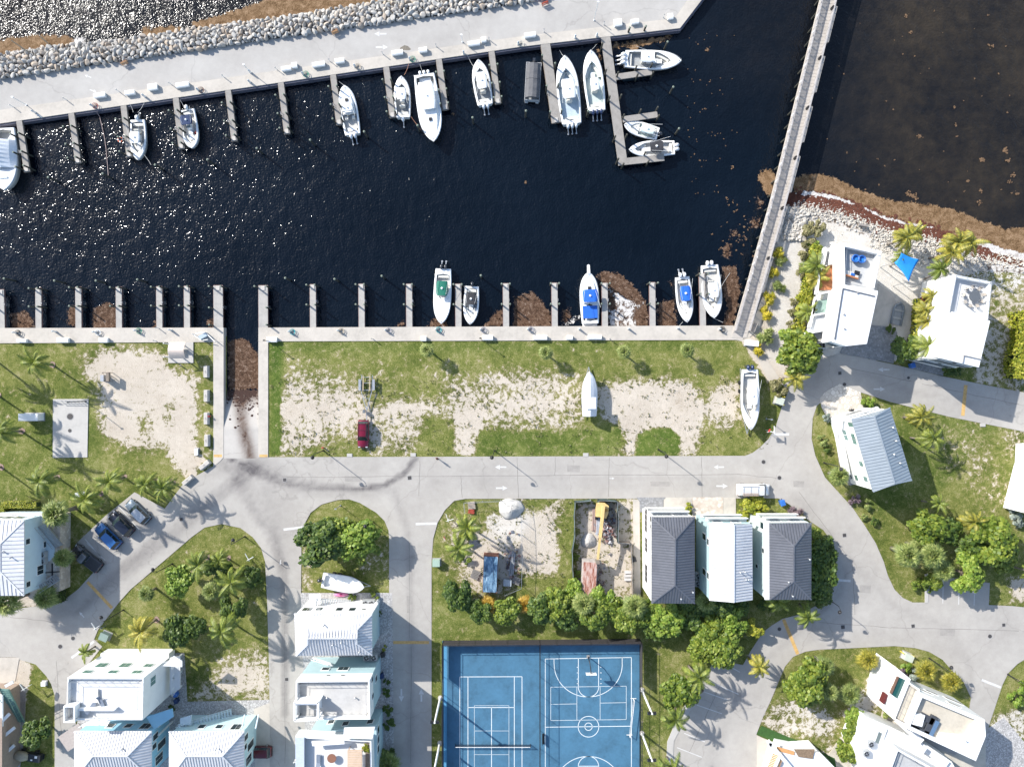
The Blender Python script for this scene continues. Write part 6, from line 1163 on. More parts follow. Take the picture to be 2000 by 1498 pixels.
def egg(x, y, lab):
    c = P(x, y, 8.5); r = empty('egg_chair', (c.x, c.y, 8.54), 0, lab, 'chair', 'blue tub chairs'); m = MB(); rg = [[(rr_*math.cos(a*math.pi/8), rr_*math.sin(a*math.pi/8), z) for a in range(16)] for rr_, z in ((.35,.15),(.62,.35),(.68,.7),(.6,.85),(.5,.8),(.42,.45),(.1,.35))]; m.loft(rg); m.build('shell', BLUEP, r, True); m = MB(); m.cyl((0,0,0), .25, .2, 10); m.build('base', DARK, r); m = MB(); m.cyl((0,0,.4), .38, .1, 14); m.build('cushion', M('mid_blue_cushion', (.02,.20,.55), .7), r)
egg(1667.5,506.5,'left one of two bright blue tub chairs on the beach house terrace'); egg(1679.5,508,'right one of two bright blue tub chairs on the beach house terrace')
c = P(1662,537,8.6); s_ = empty('outdoor_sofa', (c.x,c.y,8.54), -.3, 'white and orange sofa group on the beach house terrace', 'sofa'); m = MB(); m.box((0,0,.2), (2.2,.8,.4)); m.build('seat', CUSH, s_); m = MB(); m.box((0,-.42,.5), (2.2,.2,.5)); m.build('backrest', ORDECK, s_); m = MB(); m.box((.1,.05,.45), (.6,.4,.15)); m.build('cushion', BLUEP, s_)
c = P(1672,534,8.6); s_ = empty('coffee_table', (c.x,c.y,8.54), -.3, 'small dark coffee table with plants beside the terrace sofa', 'table'); m = MB(); m.box((0,0,.4), (.9,.7,.06)); m.build('tabletop', DARK, s_); m = MB(); m.box((0,0,.18), (.2,.2,.38)); m.build('leg', DARK, s_)
# ---------------------------------------------------------------- H16-H18: modern houses bottom right
r = hs('modern white house with a plunge pool and a wide beige roof terrace, bottom right', 1820, 1400)
up = p2(PL([(1797.5,1352.5),(1923.5,1405),(1925.5,1437),(1906,1485.5),(1768.5,1421.5)], 8.4)); flat(r, up, 8.4, W_WALL, CREAMT, 1.0, .6)
dk = p2(PL([(1914,1405),(1926,1437),(1906,1486),(1832,1452),(1840,1434),(1890,1440)], 8.4)); MB().prism(dk, 7.45, 8.1).build('white_roof_block', W_ROOF, r, world=True)
md = p2(PL([(1774,1331),(1797,1346),(1770,1418),(1745,1404)], 7.8)); flat(r, md, 7.8, W_WALL, CREAMT, .4, .25); railing(r, inset(md,.45), 7.4, .9, GREYWOOD)
pl = p2(PL([(1753,1305),(1779,1326),(1747,1402),(1733,1392),(1738,1356)], 7)); walls(r, pl, 0, 7.0, W_WALL, 'pool_terrace'); pw_ = p2(PL([(1754,1321),(1768,1327.5),(1752.5,1364.5),(1739,1354)], 7)); MB().prism(pw_, 6.9, 7.04).build('pool_water', M('pool_green', (.015,.07,.065), .05, .1, 1), r, world=True)
m = MB(); a = PL([(1754,1321),(1740,1354)], 7.15); m.bar(a[0]+Vector((0,0,-.1)), a[1]+Vector((0,0,-.1)), .35, .3); m.build('pool_edge', M('rust_edge', (.16,.09,.06), .8), r, world=True)
for a, b, mt in (((1729,1353),(1722,1371),M('maroon_panel', (.10,.02,.02), .5)),((1746,1376),(1739,1396),GGLASS)): m = MB(); m.bar(P(*a,6.0), P(*b,6.0), .35, 1.2); m.build('slot_window', mt, r, world=True)
c0 = cen(up); win(None, r, up[0], up[1], c0, [(.2,5.6,2.6,.5),(.62,6.4,2.2,.5),(.4,4.0,2.2,.5),(.8,3.2,3.2,.6)], M('brown_glass', (.12,.09,.06), .3))
m = MB(); a = P(1850,1462); m.prism(p2(PL([(1800,1437),(1896,1478),(1885,1490),(1840,1475)], 3)), 0, .3); m.build('side_step', CONC_D, r, world=True)
m = MB(); tt = PL([(1782,1398),(1806,1405),(1803,1421),(1778,1413)], 9); m.prism(p2(PL([(1787,1395),(1807,1397),(1801,1419),(1782,1414)], 8.3)), 7.46, 8.3); m.build('white_table', W_PAINT, r, world=True)
m = MB()
for x, y, w, h, a in ((1811,1403,2.2,1.1,-.5),(1818,1415,1.1,3.2,-.45),(1797,1428,4.4,1.1,-.42),(1788,1418,1.2,1.2,0)): c = P(x, y, 7.8); m.box((c.x,c.y,7.7), (w,h,.55), a)
m.build('terrace_sofa', M('charcoal_sofa', (.045,.05,.06), .9, .2, 3), r, world=True); m = MB(); c = P(1822,1424,7.8); m.box((c.x,c.y,7.75), (.7,3.2,.5), -.45); m.build('sofa_cushion', M('slate_blue', (.09,.16,.26), .8), r, world=True); vent(r, 1883, 1444, 8.1, 8.2)
r = hs('modern white house with roof fans left of the pool house, bottom right', 1745, 1460)
b = p2(PL([(1691,1400),(1740,1420),(1800,1448),(1860,1488),(1900,1560),(1700,1560),(1667,1457)], 4.6)); walls(r, b, 0, 4.4, W_WALL, 'lower_wall'); b2 = p2(PL([(1752,1461),(1795,1485),(1860,1520),(1860,1580),(1735,1580),(1738,1500)], 7.4)); flat(r, b2, 7.4, W_WALL, TILEG, .8, .3, 4.42)
b3 = p2(PL([(1693,1403),(1712,1411),(1735,1425),(1725,1452),(1738,1500),(1700,1520),(1669,1458)], 5.0)); MB().prism(b3, 4.42, 4.7).build('roof', W_ROOF, r, world=True); railing(r, inset(b2,.5), 6.6, 1.0, STEEL)
for poly in ([(1718,1430),(1724,1433),(1717,1454),(1711,1450)], [(1738,1448),(1745,1452),(1741,1464),(1734,1459)]): MB().prism(p2(PL(poly, 5)), 4.7, 4.76).build('skylight', M('slate_glass', (.12,.15,.15), .2), r, world=True)
for a, b_, z in (((1752,1404),(1800,1448),5.4),((1762,1436),(1806,1466),6.0),((1775,1440),(1850,1492),4.8)): m = MB(); m.bar(P(*a,z), P(*b_,z), 1.1, .3); m.build('side_canopy', W_ROOF, r, world=True)
m = MB(); 
for x, y in ((1697,1449),(1688,1467)): ac(x, y, 4.8, ['upper one of two fan units on the white roof left of the pool house','lower one of two fan units on the white roof left of the pool house'][int(x < 1690)], 4.72, 1.05)
m = MB(); c = P(1683,1440,1); m.box((c.x,c.y,.5), (1.3,1.6,1.0), -.5); centred('equipment_box', m, M('tan_panel', (.42,.33,.25), .8), 'tan equipment box beside the white house with roof fans', 'box')
r = hs('white house with an orange slatted deck at the bottom edge', 1545, 1485)
b = p2(PL([(1530,1466),(1560,1472),(1600,1470),(1640,1510),(1640,1580),(1500,1580)], 4.4)); walls(r, b, 0, 4.3, W_WALL); MB().prism(inset(b,-.15), 4.3, 4.5).build('roof', W_ROOF, r, world=True)
m = MB(); A, B = P(1509,1472,5.0), P(1490,1520,5.0); d = (B-A).normalized(); n = Vector((-d.y,d.x,0))
for j in range(17): c = A+d*(j*.28)+n*.95; m.box((c.x,c.y,5.0), (.2,1.9,.06), math.atan2(d.y,d.x))
m.build('slatted_deck', ORDECK if False else M('orange_slats', (.55,.28,.11), .8, .12, 1.5), r, world=True)
for a, b_, w in (((1505,1450),(1486,1520),.5),((1500,1446),(1545,1500),.6),((1522,1478),(1504,1520),.4)): m = MB(); m.bar(P(*a,5.2), P(*b_,5.2), w, .3); m.build('deck_beam', W_PAINT, r, world=True)
m = MB(); m.prism(p2(PL([(1518,1458),(1552,1468),(1552,1475),(1518,1466)], 4.7)), 4.5, 4.62); m.build('upper_deck', M('orange_slats', (.5,.3,.1)), r, world=True)
m = MB(); m.prism(p2(PL([(1552,1464),(1592,1464),(1588,1482),(1560,1478)], 4.8)), 4.5, 4.7); m.build('thatch', M('brown_thatch', (.20,.14,.09), .95, .4, 5), r, world=True)
# ---------------------------------------------------------------- boardwalk
BWD = M('boardwalk_boards', (.43,.39,.345), .85, .10, .5, bump=.2); BWR = M('boardwalk_rail', (.36,.34,.33), .75, .15, 1.5)
def bwz(y): return float(np.interp(y, [-60, 330, 560, 655], [1.5, 1.4, .7, .14]))
def bwx(y): return float(np.interp(y, [-60, 0, 400, 660], [1611+.0, 1596.5, 1498.5, 1428])), float(np.interp(y, [-60, 0, 400, 660], [1641, 1626, 1527.5, 1458]))
r = empty('boardwalk', P(1550, 250), 0, 'long pale timber boardwalk crossing the water on the right of the basin', 'boardwalk'); m = MB(); rg = []; ys = list(range(-60, 661, 10))
for y in ys:
    a, b = bwx(y); z = bwz(y); A, B = P(a, y), P(b, y); rg.append([(A.x,A.y,z),(B.x,B.y,z),(B.x,B.y,z-.3),(A.x,A.y,z-.3)])
m.loft(rg, caps=True); m.build('deck', BWD, r, world=True); m = MB(); y = -60
while y < 655: 
    a, b = bwx(y); z = bwz(y)+.006; m.bar(P(a+1,y)+Vector((0,0,z)), P(b-1,y)+Vector((0,0,z)), .05, .01); y += 6.4
m.build('board_gaps', M('board_gap', (.27,.24,.21), .9), r, world=True)
m = MB(); y = -50
while y < 640:
    a, b = bwx(y); 
    for x in (a+2, b-2): c = P(x, y); m = MB(); m.cyl((c.x,c.y,-3), .17, bwz(y)+2.9, 8); m.build('pile', PILE, r, world=True)
    y += 27
def rail(side, z0=0):
    m = MB(); mi = MB(); pr = None; y = -60
    while y <= 648:
        a, b = bwx(y); x = a if side < 0 else b; z = bwz(y); q = P(x+(1.4 if side < 0 else -1.4), y); q.z = z; m.bar(q, q+Vector((0,0,1.1)), .12)
        if pr is not None:
            m.bar(pr+Vector((0,0,1.1)), q+Vector((0,0,1.1)), .16, .06)
            for k in (.12,.26,.40,.54,.68,.82,.96): mi.bar(pr+Vector((0,0,k)), q+Vector((0,0,k)), .03, .075)
        pr = q; y += 15.7
    m.build('handrail', BWR, r, world=True); mi.build('rail_infill', BWR, r, world=True)
rail(-1); rail(1)
m = MB(); 
for k in range(8):
    y0 = 24+96*k-96
    if y0 > 560: break
    y1 = y0+69; pts = []
    for yy, ex in ((y0,0),(y0,4.2),(y1,4.2),(y1,0)): pts.append(P(bwx(yy)[1]-.3+ex, yy))
    z = bwz(y0); m.add([(p.x,p.y,z-.02) for p in pts]+[(p.x,p.y,z-.3) for p in pts], [(0,1,2,3),(7,6,5,4),(0,4,5,1),(1,5,6,2),(2,6,7,3),(3,7,4,0)]); m.bar(pts[1]+Vector((0,0,z+.42)), pts[2]+Vector((0,0,z+.42)), .4, .06); m.bar(pts[1]+Vector((0,0,z)), pts[1]+Vector((0,0,z+.42)), .1); m.bar(pts[2]+Vector((0,0,z)), pts[2]+Vector((0,0,z+.42)), .1)
m.build('side_bench', BWD, r, world=True)
m = MB(); y = -20
while y < 560:
    a, b = bwx(y); q = P(a-.5, y); q.z = bwz(y)+1.0; q2 = P(a-6.5, y+7); q2.z = q.z+.5; m.bar(q, q2, .12, .05); q2 = P(a-3, y+21); q3 = P(a-5.5, y+24); m.bar(Vector((q2.x,q2.y,q.z)), Vector((q3.x,q3.y,q.z+.3)), .1, .05); y += 31.5
m.build('bird_guard', W_PAINT, r, world=True)
for i in range(6): 
    y = 27+96*i; 
    if y < 600: a, b = bwx(y); c = P(b-2.5, y); m = MB(); m.cyl((c.x,c.y,bwz(y)), .28, .75, 12); centred('litter_bin', m, DARK, f'dark round litter bin on the boardwalk, {ON[i]} from the top', 'bin').__setitem__('label', f'dark round bin on the boardwalk, {["topmost","second from the top","third from the top","fourth from the top","fifth from the top","lowest"][i]}')
# ---------------------------------------------------------------- sport courts
CB = M('court_blue', (.050,.142,.225), .75, .2, .3); CB2 = M('court_pale_blue', (.08,.26,.42), .7, .08, .35); CL = M('court_line', (.62,.66,.66), .6, .06, 3)
slab('sport_court', [(864,1251),(1250,1248),(1250,1590),(864,1590)], -.2, .08, CB)
m = MB(); m.prism(p2(PL([(866,1252),(873,1252),(873,1590),(866,1590)])), .08, .084); tag(m.build('court_margin', CB2), kind='structure')
m = MB(); Z = .088
def cl(a, b, w=.6): ln(m, a, b, w*1.25, Z)
for a, b, w in (((898,1321),(1019.5,1320.5),1),((898,1321),(898,1584),1),((914,1321),(914,1584),1),((1004.5,1321),(1004.5,1584),1),((1019.5,1320.5),(1019.5,1584),1),((914,1380.6),(1004.5,1380.6),1),((960,1380.6),(960,1524),1),
  ((926.5,1377),(994,1377),.5),((926.5,1377),(926.5,1500),.5),((994,1377),(994,1500),.5),((926.5,1426.3),(994,1426.3),.5),((926.5,1472.5),(994,1472.5),.5),
  ((1065,1286),(1233,1283),1),((1065,1286),(1065,1552),1),((1233,1283),(1233,1552),1),((1065,1419),(1233,1417),1),((1129.5,1285),(1129.5,1340),1),((1169,1284.5),(1169,1340),1),((1082,1286),(1082,1296),1),((1215,1283),(1215,1296),1),
  ((1075.6,1341),(1223,1339),.6),((1075.6,1406),(1223,1404),.6),((1075.6,1341),(1075.6,1406),.6),((1223,1339),(1223,1404),.6),((1126.6,1341),(1126.6,1405),.6),((1172,1340),(1172,1404),.6),((1075.6,1374.5),(1126.6,1373.5),.6),((1172,1372),(1223,1371),.6),((1129.5,1495),(1169,1495),1)): cl(a, b, w)
def arc(cx, cy, r, a0, a1, w=1, ry=None):
    n = 40; pts = [(cx+r*math.cos(math.radians(a0+(a1-a0)*i/n)), cy+(ry or r)*math.sin(math.radians(a0+(a1-a0)*i/n))) for i in range(n+1)]
    for a, b in zip(pts[:-1], pts[1:]): cl(a, b, w)
arc(1149.3,1418,20.2,0,360); arc(1149.3,1418,7.3,0,360); arc(1149.3,1340,20,0,180); arc(1148.7,1296,66.5,0,180,1,64); arc(1149.3,1496,20,180,360); arc(1148.7,1540,66.5,180,360,1,64)
for y in (1302,1313,1325,1334):
    for x, s in ((1126.5,1),(1172,-1)): cl((x,y),(x+3,y), 1)
tag(m.build('court_line', CL), kind='structure')
# fence round the courts
SCREEN = M('windscreen_mesh', (.035,.032,.035), .9, .2, 2); FBLK = M('black_fence', (.02,.02,.022), .5, .2, 2)
def courtfence(pts, lab, screens, h=2.85):
    a0 = P(*pts[0]); r = empty('court_fence', a0, 0, lab, 'fence')
    for a, b in zip(pts[:-1], pts[1:]):
        A, B = P(*a), P(*b); L = (B-A).length; k = max(1, round(L/3)); m = MB()
        for j in range(k+1): q = A.lerp(B, j/k); m.bar(q, q+Vector((0,0,h)), .07)
        m.build('post', FBLK, r, world=True); m = MB(); 
        for z in (.1,h*.5,h): m.bar(A+Vector((0,0,z)), B+Vector((0,0,z)), .06)
        m.build('rail', FBLK, r, world=True); m = MB(); n = int(L/.45)
        for j in range(n): q = A.lerp(B, j/n); q2 = A.lerp(B, min(1,(j+3)/n)); m.bar(q, q2+Vector((0,0,h)), .012); m.bar(q2, q+Vector((0,0,h)), .012)
        m.build('mesh', FBLK, r, world=True)
    for a, b, z0, z1 in screens: m = MB(); A, B = P(*a), P(*b); m.bar(A+Vector((0,0,(z0+z1)/2)), B+Vector((0,0,(z0+z1)/2)), .03, z1-z0); m.build('windscreen', SCREEN, r, world=True)
courtfence([(866,1600),(866,1250.5),(1054,1249),(1249,1247),(1249,1600)], 'black mesh fence with dark windscreens around the blue sport courts', [((866.3,1250.7),(1248.6,1247.2),.05,2.45),((866.3,1251),(866.3,1318),.8,2.5),((866.3,1370),(866.3,1600),.5,2.5),((1248.8,1247.5),(1248.8,1330),.6,2.5)])
courtfence([(1054,1250),(1054,1600)], 'black mesh fence between the tennis court and the basketball court', [])
def net(x0, x1, y, lab):
    A, B = P(x0, y), P(x1, y); r = empty('tennis_net', A.lerp(B,.5)+Vector((0,0,.09)), 0, lab, 'net'); m = MB()
    for q in (A,B): m.cyl((q.x,q.y,.09), .06, 1.07, 8)
    m.build('post', FBLK, r, world=True); m = MB(); m.bar(A+Vector((0,0,1.1)), B+Vector((0,0,1.1)), .06,.08); m.build('net_tape', W_PAINT, r, world=True); m = MB(); k = 90
    for j in range(k): q = A.lerp(B,j/k); m.bar(q+Vector((0,0,.12)), q+Vector((0,0,1.08)), .018)
    for z in [.2+.11*i for i in range(8)]: m.bar(A+Vector((0,0,z)), B+Vector((0,0,z)), .018)
    m.build('netting', FBLK, r, world=True)
net(890,1036,1452.5,'tennis net across the left blue court')
c = P(1148.5,1281.5); r = empty('basketball_hoop', (c.x,c.y,.09), 0, 'basketball hoop on a dark bent pole at the top of the right court', 'basketball hoop'); m = MB(); m.tube([(0,0,0),(0,0,2.3),(.1,-.7,3.1),(.15,-1.6,3.3)], .09, 8); m.build('pole', FBLK, r); m = MB(); m.box((.18,-1.7,3.3), (1.8,.06,1.07)); m.build('backboard', W_PAINT, r); m = MB(); m.tube([(.18+.23*math.cos(a*.5236), -2.05+.23*math.sin(a*.5236), 3.05) for a in range(13)], .02, 5, cap=False); m.bar((.18,-1.7,3.05),(.18,-1.85,3.05),.08); m.build('rim', REDP, r)
m = MB(); 
for a in range(12): q = a*.5236; m.bar((.18+.23*math.cos(q),-2.05+.23*math.sin(q),3.03), (.18+.13*math.cos(q+.4),-2.05+.13*math.sin(q+.4),2.65), .015)
m.build('net', W_PAINT, r); m = MB(); m.box((0,0,.05), (.5,.5,.1)); m.build('base', CONC_D, r)
def courtpole(x, y, lab, h=9.3, fx=0):
    r = empty('floodlight_pole', P(x, y), 0, lab, 'floodlight', 'floodlight poles beside the courts'); m = MB(); m.tube([(0,0,0),(0,0,h)], [.20,.15], 8); m.build('pole', W_PAINT, r); m = MB(); m.cyl((0,0,0), .42, .12, 12); m.build('base', CONC, r); m = MB(); m.bar((-.5,0,h-.1),(.5,0,h-.1),.08)
    m.build('cross_arm', FBLK, r)
    for s in (-.45,.45): m = MB(); m.box((s,0,h-.3), (.5,.45,.3), 0, 0, .3); m.build('floodlight', DARK, r)
for x, y, l in ((862,1362,'upper one left of the tennis court'),(861,1450,'lower one left of the tennis court'),(1251.5,1346,'upper one right of the basketball court'),(1251.5,1431,'lower one right of the basketball court')): courtpole(x+ (2 if x > 1000 else -2), y, f'tall white floodlight pole, {l}')
r = empty('practice_net', P(1232,1400)+Vector((0,0,.09)), 0, 'long thin white net frame standing at the right side of the basketball court', 'net'); A, B = P(1237,1363), P(1229,1434); m = MB(); 
for q in (A,B): m.bar(q+Vector((0,0,.1)), q+Vector((0,0,1.1)), .09); m.bar(q+Vector((-.5,0,.12)), q+Vector((.5,0,.12)), .08)
m.bar(A+Vector((0,0,1.1)), B+Vector((0,0,1.1)), .08); m.bar(A+Vector((0,0,.2)), B+Vector((0,0,.2)), .05); m.build('frame', W_PAINT, r, world=True)
m = MB(); c = P(1061,1440); r = empty('bench', (c.x,c.y,.09), math.pi/2, 'dark bench by the middle fence of the courts', 'bench')
m.box((0,0,.45),(1.8,.4,.06)); m.build('seat', FBLK, r); m = MB(); m.box((0,.2,.8),(1.8,.05,.4)); m.build('backrest', FBLK, r)
for s in (-.75,.75): m = MB(); m.box((s,0,.22),(.06,.4,.44)); m.build('leg', FBLK, r)
# ---------------------------------------------------------------- street lamps, signs, boxes
def lamp(x, y, ax, ay, lab, h=6.0):
    r = empty('street_lamp', P(x, y), 0, lab, 'street lamp', 'black street lamps'); d = Vector((ax, -ay, 0))*S; m = MB(); m.tube([(0,0,0),(0,0,h)], [.085,.055], 7); m.build('pole', FBLK, r); m = MB(); m.cyl((0,0,0),.16,.5,8,r2=.1); m.build('base', FBLK, r); m = MB(); m.tube([(0,0,h-.15),(d.x*.5,d.y*.5,h+.35),(d.x,d.y,h+.1)], .04, 6); m.build('arm', FBLK, r)
    m = MB(); m.tube([(d.x,d.y,h+.1),(d.x,d.y,h-.05),(d.x,d.y,h-.3),(d.x,d.y,h-.42)], [.06,.2,.34,.2], 12); lo = m.build('lamp_head', FBLK, r, True)
LM = [(632,880,-4,7,'left one at the roadside grass near the red car'),(965.5,880,-3,7,'middle one at the roadside grass below the sand path'),(1286,878,2,7,'right one at the roadside grass, on the small green patch'),(336.5,1101,-6,-5,'at the left side of the big planted triangle'),(478,1047.8,2,-7,'at the top of the big planted triangle'),(241,1191,-7,-6,'in the house shadow at the lower left of the triangle'),(727,1018,-1,-3,'beside the round tree on the grass island'),(1609.5,903.6,4,5,'left of the tilted silver-roofed house'),(1815,1285,4,-7,'at the top of the southeast planted plot'),(1608,1163,3,12,'in the shade by the hedge right of the grey roofs'),(1968,1316,3,-3,'at the bottom right corner grass')]
for x, y, ax, ay, l in LM: lamp(x, y, ax, ay, f'black street lamp, {l}')
lamp(1350,1318,4,3,'black street lamp, behind the parking bays beside the palms')
def tpost(x, y, lab, h=3.0, col=W_PAINT, z=0, name='light_pole', cat='pole'):
    r = empty(name, P(x, y)+Vector((0,0,z)), 0, lab, cat); m = MB(); m.tube([(0,0,0),(0,0,h)], .06, 7); m.build('pole', col, r); m = MB(); m.box((0,0,h), (.35,.22,.12)); m.build('lamp_head', col, r); m = MB(); m.cyl((0,0,0),.15,.08,8); m.build('base', col, r)
tpost(528,667,'thin dark pole at the grass corner right of the boat ramp', 3.2, FBLK); tpost(940,663,'thin dark pole on the grass edge by the black-canopy boat', 3.2, FBLK); tpost(1160,40.5,'tall thin white light pole on the north quay by the long dock', 6, W_PAINT, .09); tpost(52,206,'tall white light pole on the north quay near the covered cruiser', 3.5, W_PAINT, .09); tpost(903,83,'white light pole on the north quay behind the bow-in boat', 2.6, W_PAINT, .09); tpost(487,140,'white light pole on the north quay near the fifth pier', 2.6, W_PAINT, .09); tpost(168,784,'dark pole at the corner of the concrete pad', 5.0, FBLK, .09); tpost(665,987,'thin pole at the top of the grass island', 3.5, STEEL); tpost(1497,818,'thin pole in the grass by the curve near the trailered boat', 2.6, STEEL)
def sign(x, y, lab, mat, rz=0, h=2.3, w=.75, kind='road_sign', two=False):
    r = empty(kind, P(x, y), rz, lab, 'sign'); m = MB(); m.tube([(0,0,0),(0,0,h)], .05, 7); m.build('post', W_PAINT if two else STEEL, r)
    if two:
        m = MB(); m.box((0,.45,h-.2),(.06,1.5,.22)); m.build('blade', W_PAINT, r); m = MB(); m.box((.4,0,h),(1.3,.06,.22)); m.build('blade', W_PAINT, r)
    else:
        m = MB(); rg = [[(x_, w/2*math.cos(a*math.pi/4+.39), h-.3+w/2*math.sin(a*math.pi/4+.39)) for a in range(8)] for x_ in (.05,.08)]; m.loft(rg, caps=True); m.build('plate', mat, r)
for x, y, l, rz in ((494,1087,'in the planted triangle by the first north-south street',.5),(742,1038,'on the grass island right of the round tree',1.9),(200,1219,'at the lower left corner of the planted triangle',.6),(62,1336,'on the grass left of the roof terrace house',.6),(1503,842,'on the grass curve below the trailered boat',1.6),(877,1012,'left of the fenced lot, above the tall palm',.3)): sign(x, y, f'white T-shaped street name sign, {l}', W_PAINT, rz, two=True, kind='street_sign')
sign(870,1046,'red stop sign on a post on the grass left of the fenced lot', M('stop_red', (.50,.05,.05), .5), .5); sign(1495,840,'stop sign beside the stop line at the trailered boat curve', M('stop_red', (.5,.05,.05)), 2.6); sign(206,1222,'small sign plate near the grey utility box, lower left', STEEL, .6, 1.6, .5)
def ubox(x, y, w, d, h, col, lab, rz=0, cat='utility box'):
    r = empty('utility_box', P(x, y), rz, lab, cat); m = MB(); m.box((0,0,h/2), (w,d,h)); m.build('casing', col, r); m = MB(); m.box((0,0,h+.03), (w+.08,d+.08,.07)); m.build('lid', col, r); m = MB(); m.box((0,0,.04), (w+.3,d+.3,.1)); m.build('plinth', CONC_D, r); m = MB(); m.box((0,-d/2-.01,h*.5), (.04,.03,h*.7)); m.build('door_seam', DARK, r)
UG = M('utility_green', (.30,.40,.33), .5, .08); UB = M('utility_beige', (.47,.50,.42), .5, .08)
ubox(853,1097,1.2,1.1,1.1,UG,'pale green utility box on the grass left of the tall palms'); ubox(1519,783,1.25,1.15,1.2,UB,'beige-green utility box with yellow posts near the tall tree', -.3); ubox(209,1240,1.4,1.2,1.1,M('utility_grey',(.2,.26,.23)),'dark grey-green utility box at the corner above the white cubic house', -.4); ubox(1769,1280,1.5,1.2,1.1,UB,'beige utility box with yellow posts on the southeast plot', -.4)
ubox(68,814,3.3,1.2,1.7,W_PAINT,'long white cabinet on the grass left of the concrete pad', 0, 'cabinet'); ubox(209,739,.5,1.0,1.5,STEEL,'grey meter cabinet on posts at the sandy lot'); ubox(1466,671,2.1,.9,1.0,W_PAINT,'white cabinet at the end of the south quay by the boardwalk', -.1, 'cabinet'); ubox(161,966,1.4,.8,.9,W_PAINT,'small white box under the car park palm'); ubox(88,1333,.7,.7,.5,W_PAINT,'small white cube near the street sign, lower left')
ubox(385,882,.5,1.1,.4,W_PAINT,'small white block by the lower concrete barriers', 0, 'block')
YP = M('yellow_post', (.62,.50,.06), .5)
for x, y, l in ((1528,775,'upper one beside the beige-green box'),(1526,791,'lower one beside the beige-green box'),(1758,1271,'left one beside the southeast beige box'),(1778,1277,'right one beside the southeast beige box')): m = MB(); c = P(x, y); m.cyl((c.x,c.y,0), .09, 1.2, 10); m.cyl((c.x,c.y,1.2), .09, .04, 10, r2=.03); centred('bollard', m, YP, f'yellow steel bollard, {l}', 'bollard', 'yellow bollards')
for x, y, l in ((683,889,'left of the red car front'),(807,888,'right of the red car on the roadside'),(1144,888,'below the shrink-wrapped boat'),(1919,830,'on the lawn edge near the right side')): m = MB(); c = P(x, y); m.box((c.x,c.y,.05), (.95,.6,.1)); m.box((c.x,c.y,.11), (.8,.45,.02)); centred('meter_lid', m, LIGHTC, f'pale rectangular ground lid, {l}', 'lid')
def person(x, y):
    c = P(x, y); bm = bmesh.new(); V = {}
    pts = dict(pel=(0,0,.95,.14), sp=(0,.01,1.15,.135), ch=(0,.01,1.35,.16), nk=(0,.01,1.50,.065), hd=(0,-.01,1.60,.09), hd2=(0,-.015,1.68,.095), tp=(0,0,1.75,.055), sL=(-.19,.01,1.42,.065), eL=(-.25,.03,1.15,.045), wL=(-.24,-.06,.92,.032), hL=(-.235,-.09,.84,.035), sR=(.19,.01,1.42,.065), eR=(.25,.03,1.15,.045), wR=(.22,-.10,.95,.032), hR=(.21,-.14,.88,.035),
      pL=(-.10,0,.90,.09), kL=(-.12,-.02,.50,.062), aL=(-.12,.03,.09,.042), tL=(-.13,-.12,.04,.035), pR=(.10,0,.90,.09), kR=(.13,-.06,.50,.062), aR=(.14,-.04,.09,.042), tR=(.15,-.2,.04,.035))
    for k, p in pts.items(): V[k] = bm.verts.new(p[:3])
    for a, b in ('pel sp','sp ch','ch nk','nk hd','hd hd2','hd2 tp','ch sL','sL eL','eL wL','wL hL','ch sR','sR eR','eR wR','wR hR','pel pL','pL kL','kL aL','aL tL','pel pR','pR kR','kR aR','aR tR') and [q.split() for q in ('pel sp','sp ch','ch nk','nk hd','hd hd2','hd2 tp','ch sL','sL eL','eL wL','wL hL','ch sR','sR eR','eR wR','wR hR','pel pL','pL kL','kL aL','aL tL','pel pR','pR kR','kR aR','aR tR')]: bm.edges.new((V[a], V[b]))
    me = bpy.data.meshes.new('person'); bm.to_mesh(me); bm.free(); o = bpy.data.objects.new('person', me); COL.objects.link(o); md = o.modifiers.new('skin', 'SKIN'); 
    for i, p in enumerate(pts.values()): me.skin_vertices[0].data[i].radius = (p[3], p[3])
    me.skin_vertices[0].data[0].use_root = True; o.modifiers.new('sub', 'SUBSURF').levels = 2; o.modifiers['sub'].render_levels = 2; o.location = (c.x, c.y, .05); o.rotation_euler = (0,0,-.6); me.materials.append(M('skin', (.36,.20,.13), .6))
    tag(o, 'person in dark clothes standing at the road edge between the grass patches', 'person')
    m = MB(); m.tube([(0,.01,.98),(0,.01,1.2),(0,.01,1.38),(0,.01,1.47)], [.165,.155,.19,.09], 12)
    for s in (-1,1): m.tube([(s*.15,.01,1.43),(s*.255,.03,1.18)], [.085,.07], 10)
    m.build('shirt', M('dark_red_shirt', (.09,.02,.025), .85), o, True); m = MB()
    for s in (-1,1): m.tube([(s*.08,0,1.0),(s*.11,-.01,.85),(s*.125,-.03,.5),(s*.13,0,.12)], [.12,.11,.08,.06], 10)
    m.build('trousers', M('black_trousers', (.02,.02,.025), .9), o, True); m = MB(); m.tube([(0,.02,1.60),(0,.02,1.70),(0,.01,1.77),(0,.01,1.80)], [.10,.125,.09,.02], 12); m.build('hair', M('dark_hair', (.03,.015,.01), .8), o, True)
person(855, 894.5)
def hydrant(x, y, lab):
    r = empty('fire_hydrant', P(x, y)+Vector((0,0,.1)), 0, lab, 'hydrant'); m = MB(); m.tube([(0,0,0),(0,0,.6),(0,0,.75),(0,0,.82)], [.13,.13,.1,.03], 10); m.build('body', REDP, r); m = MB(); m.tube([(-.22,0,.45),(.22,0,.45)], .07, 8); m.build('outlet', REDP, r)
hydrant(411,813,'red fire hydrant beside the third concrete barrier'); hydrant(312,969,'red fire hydrant on the grass between the car park palms'); hydrant(632,874,'hydrant with a green top beside the left roadside lamp')
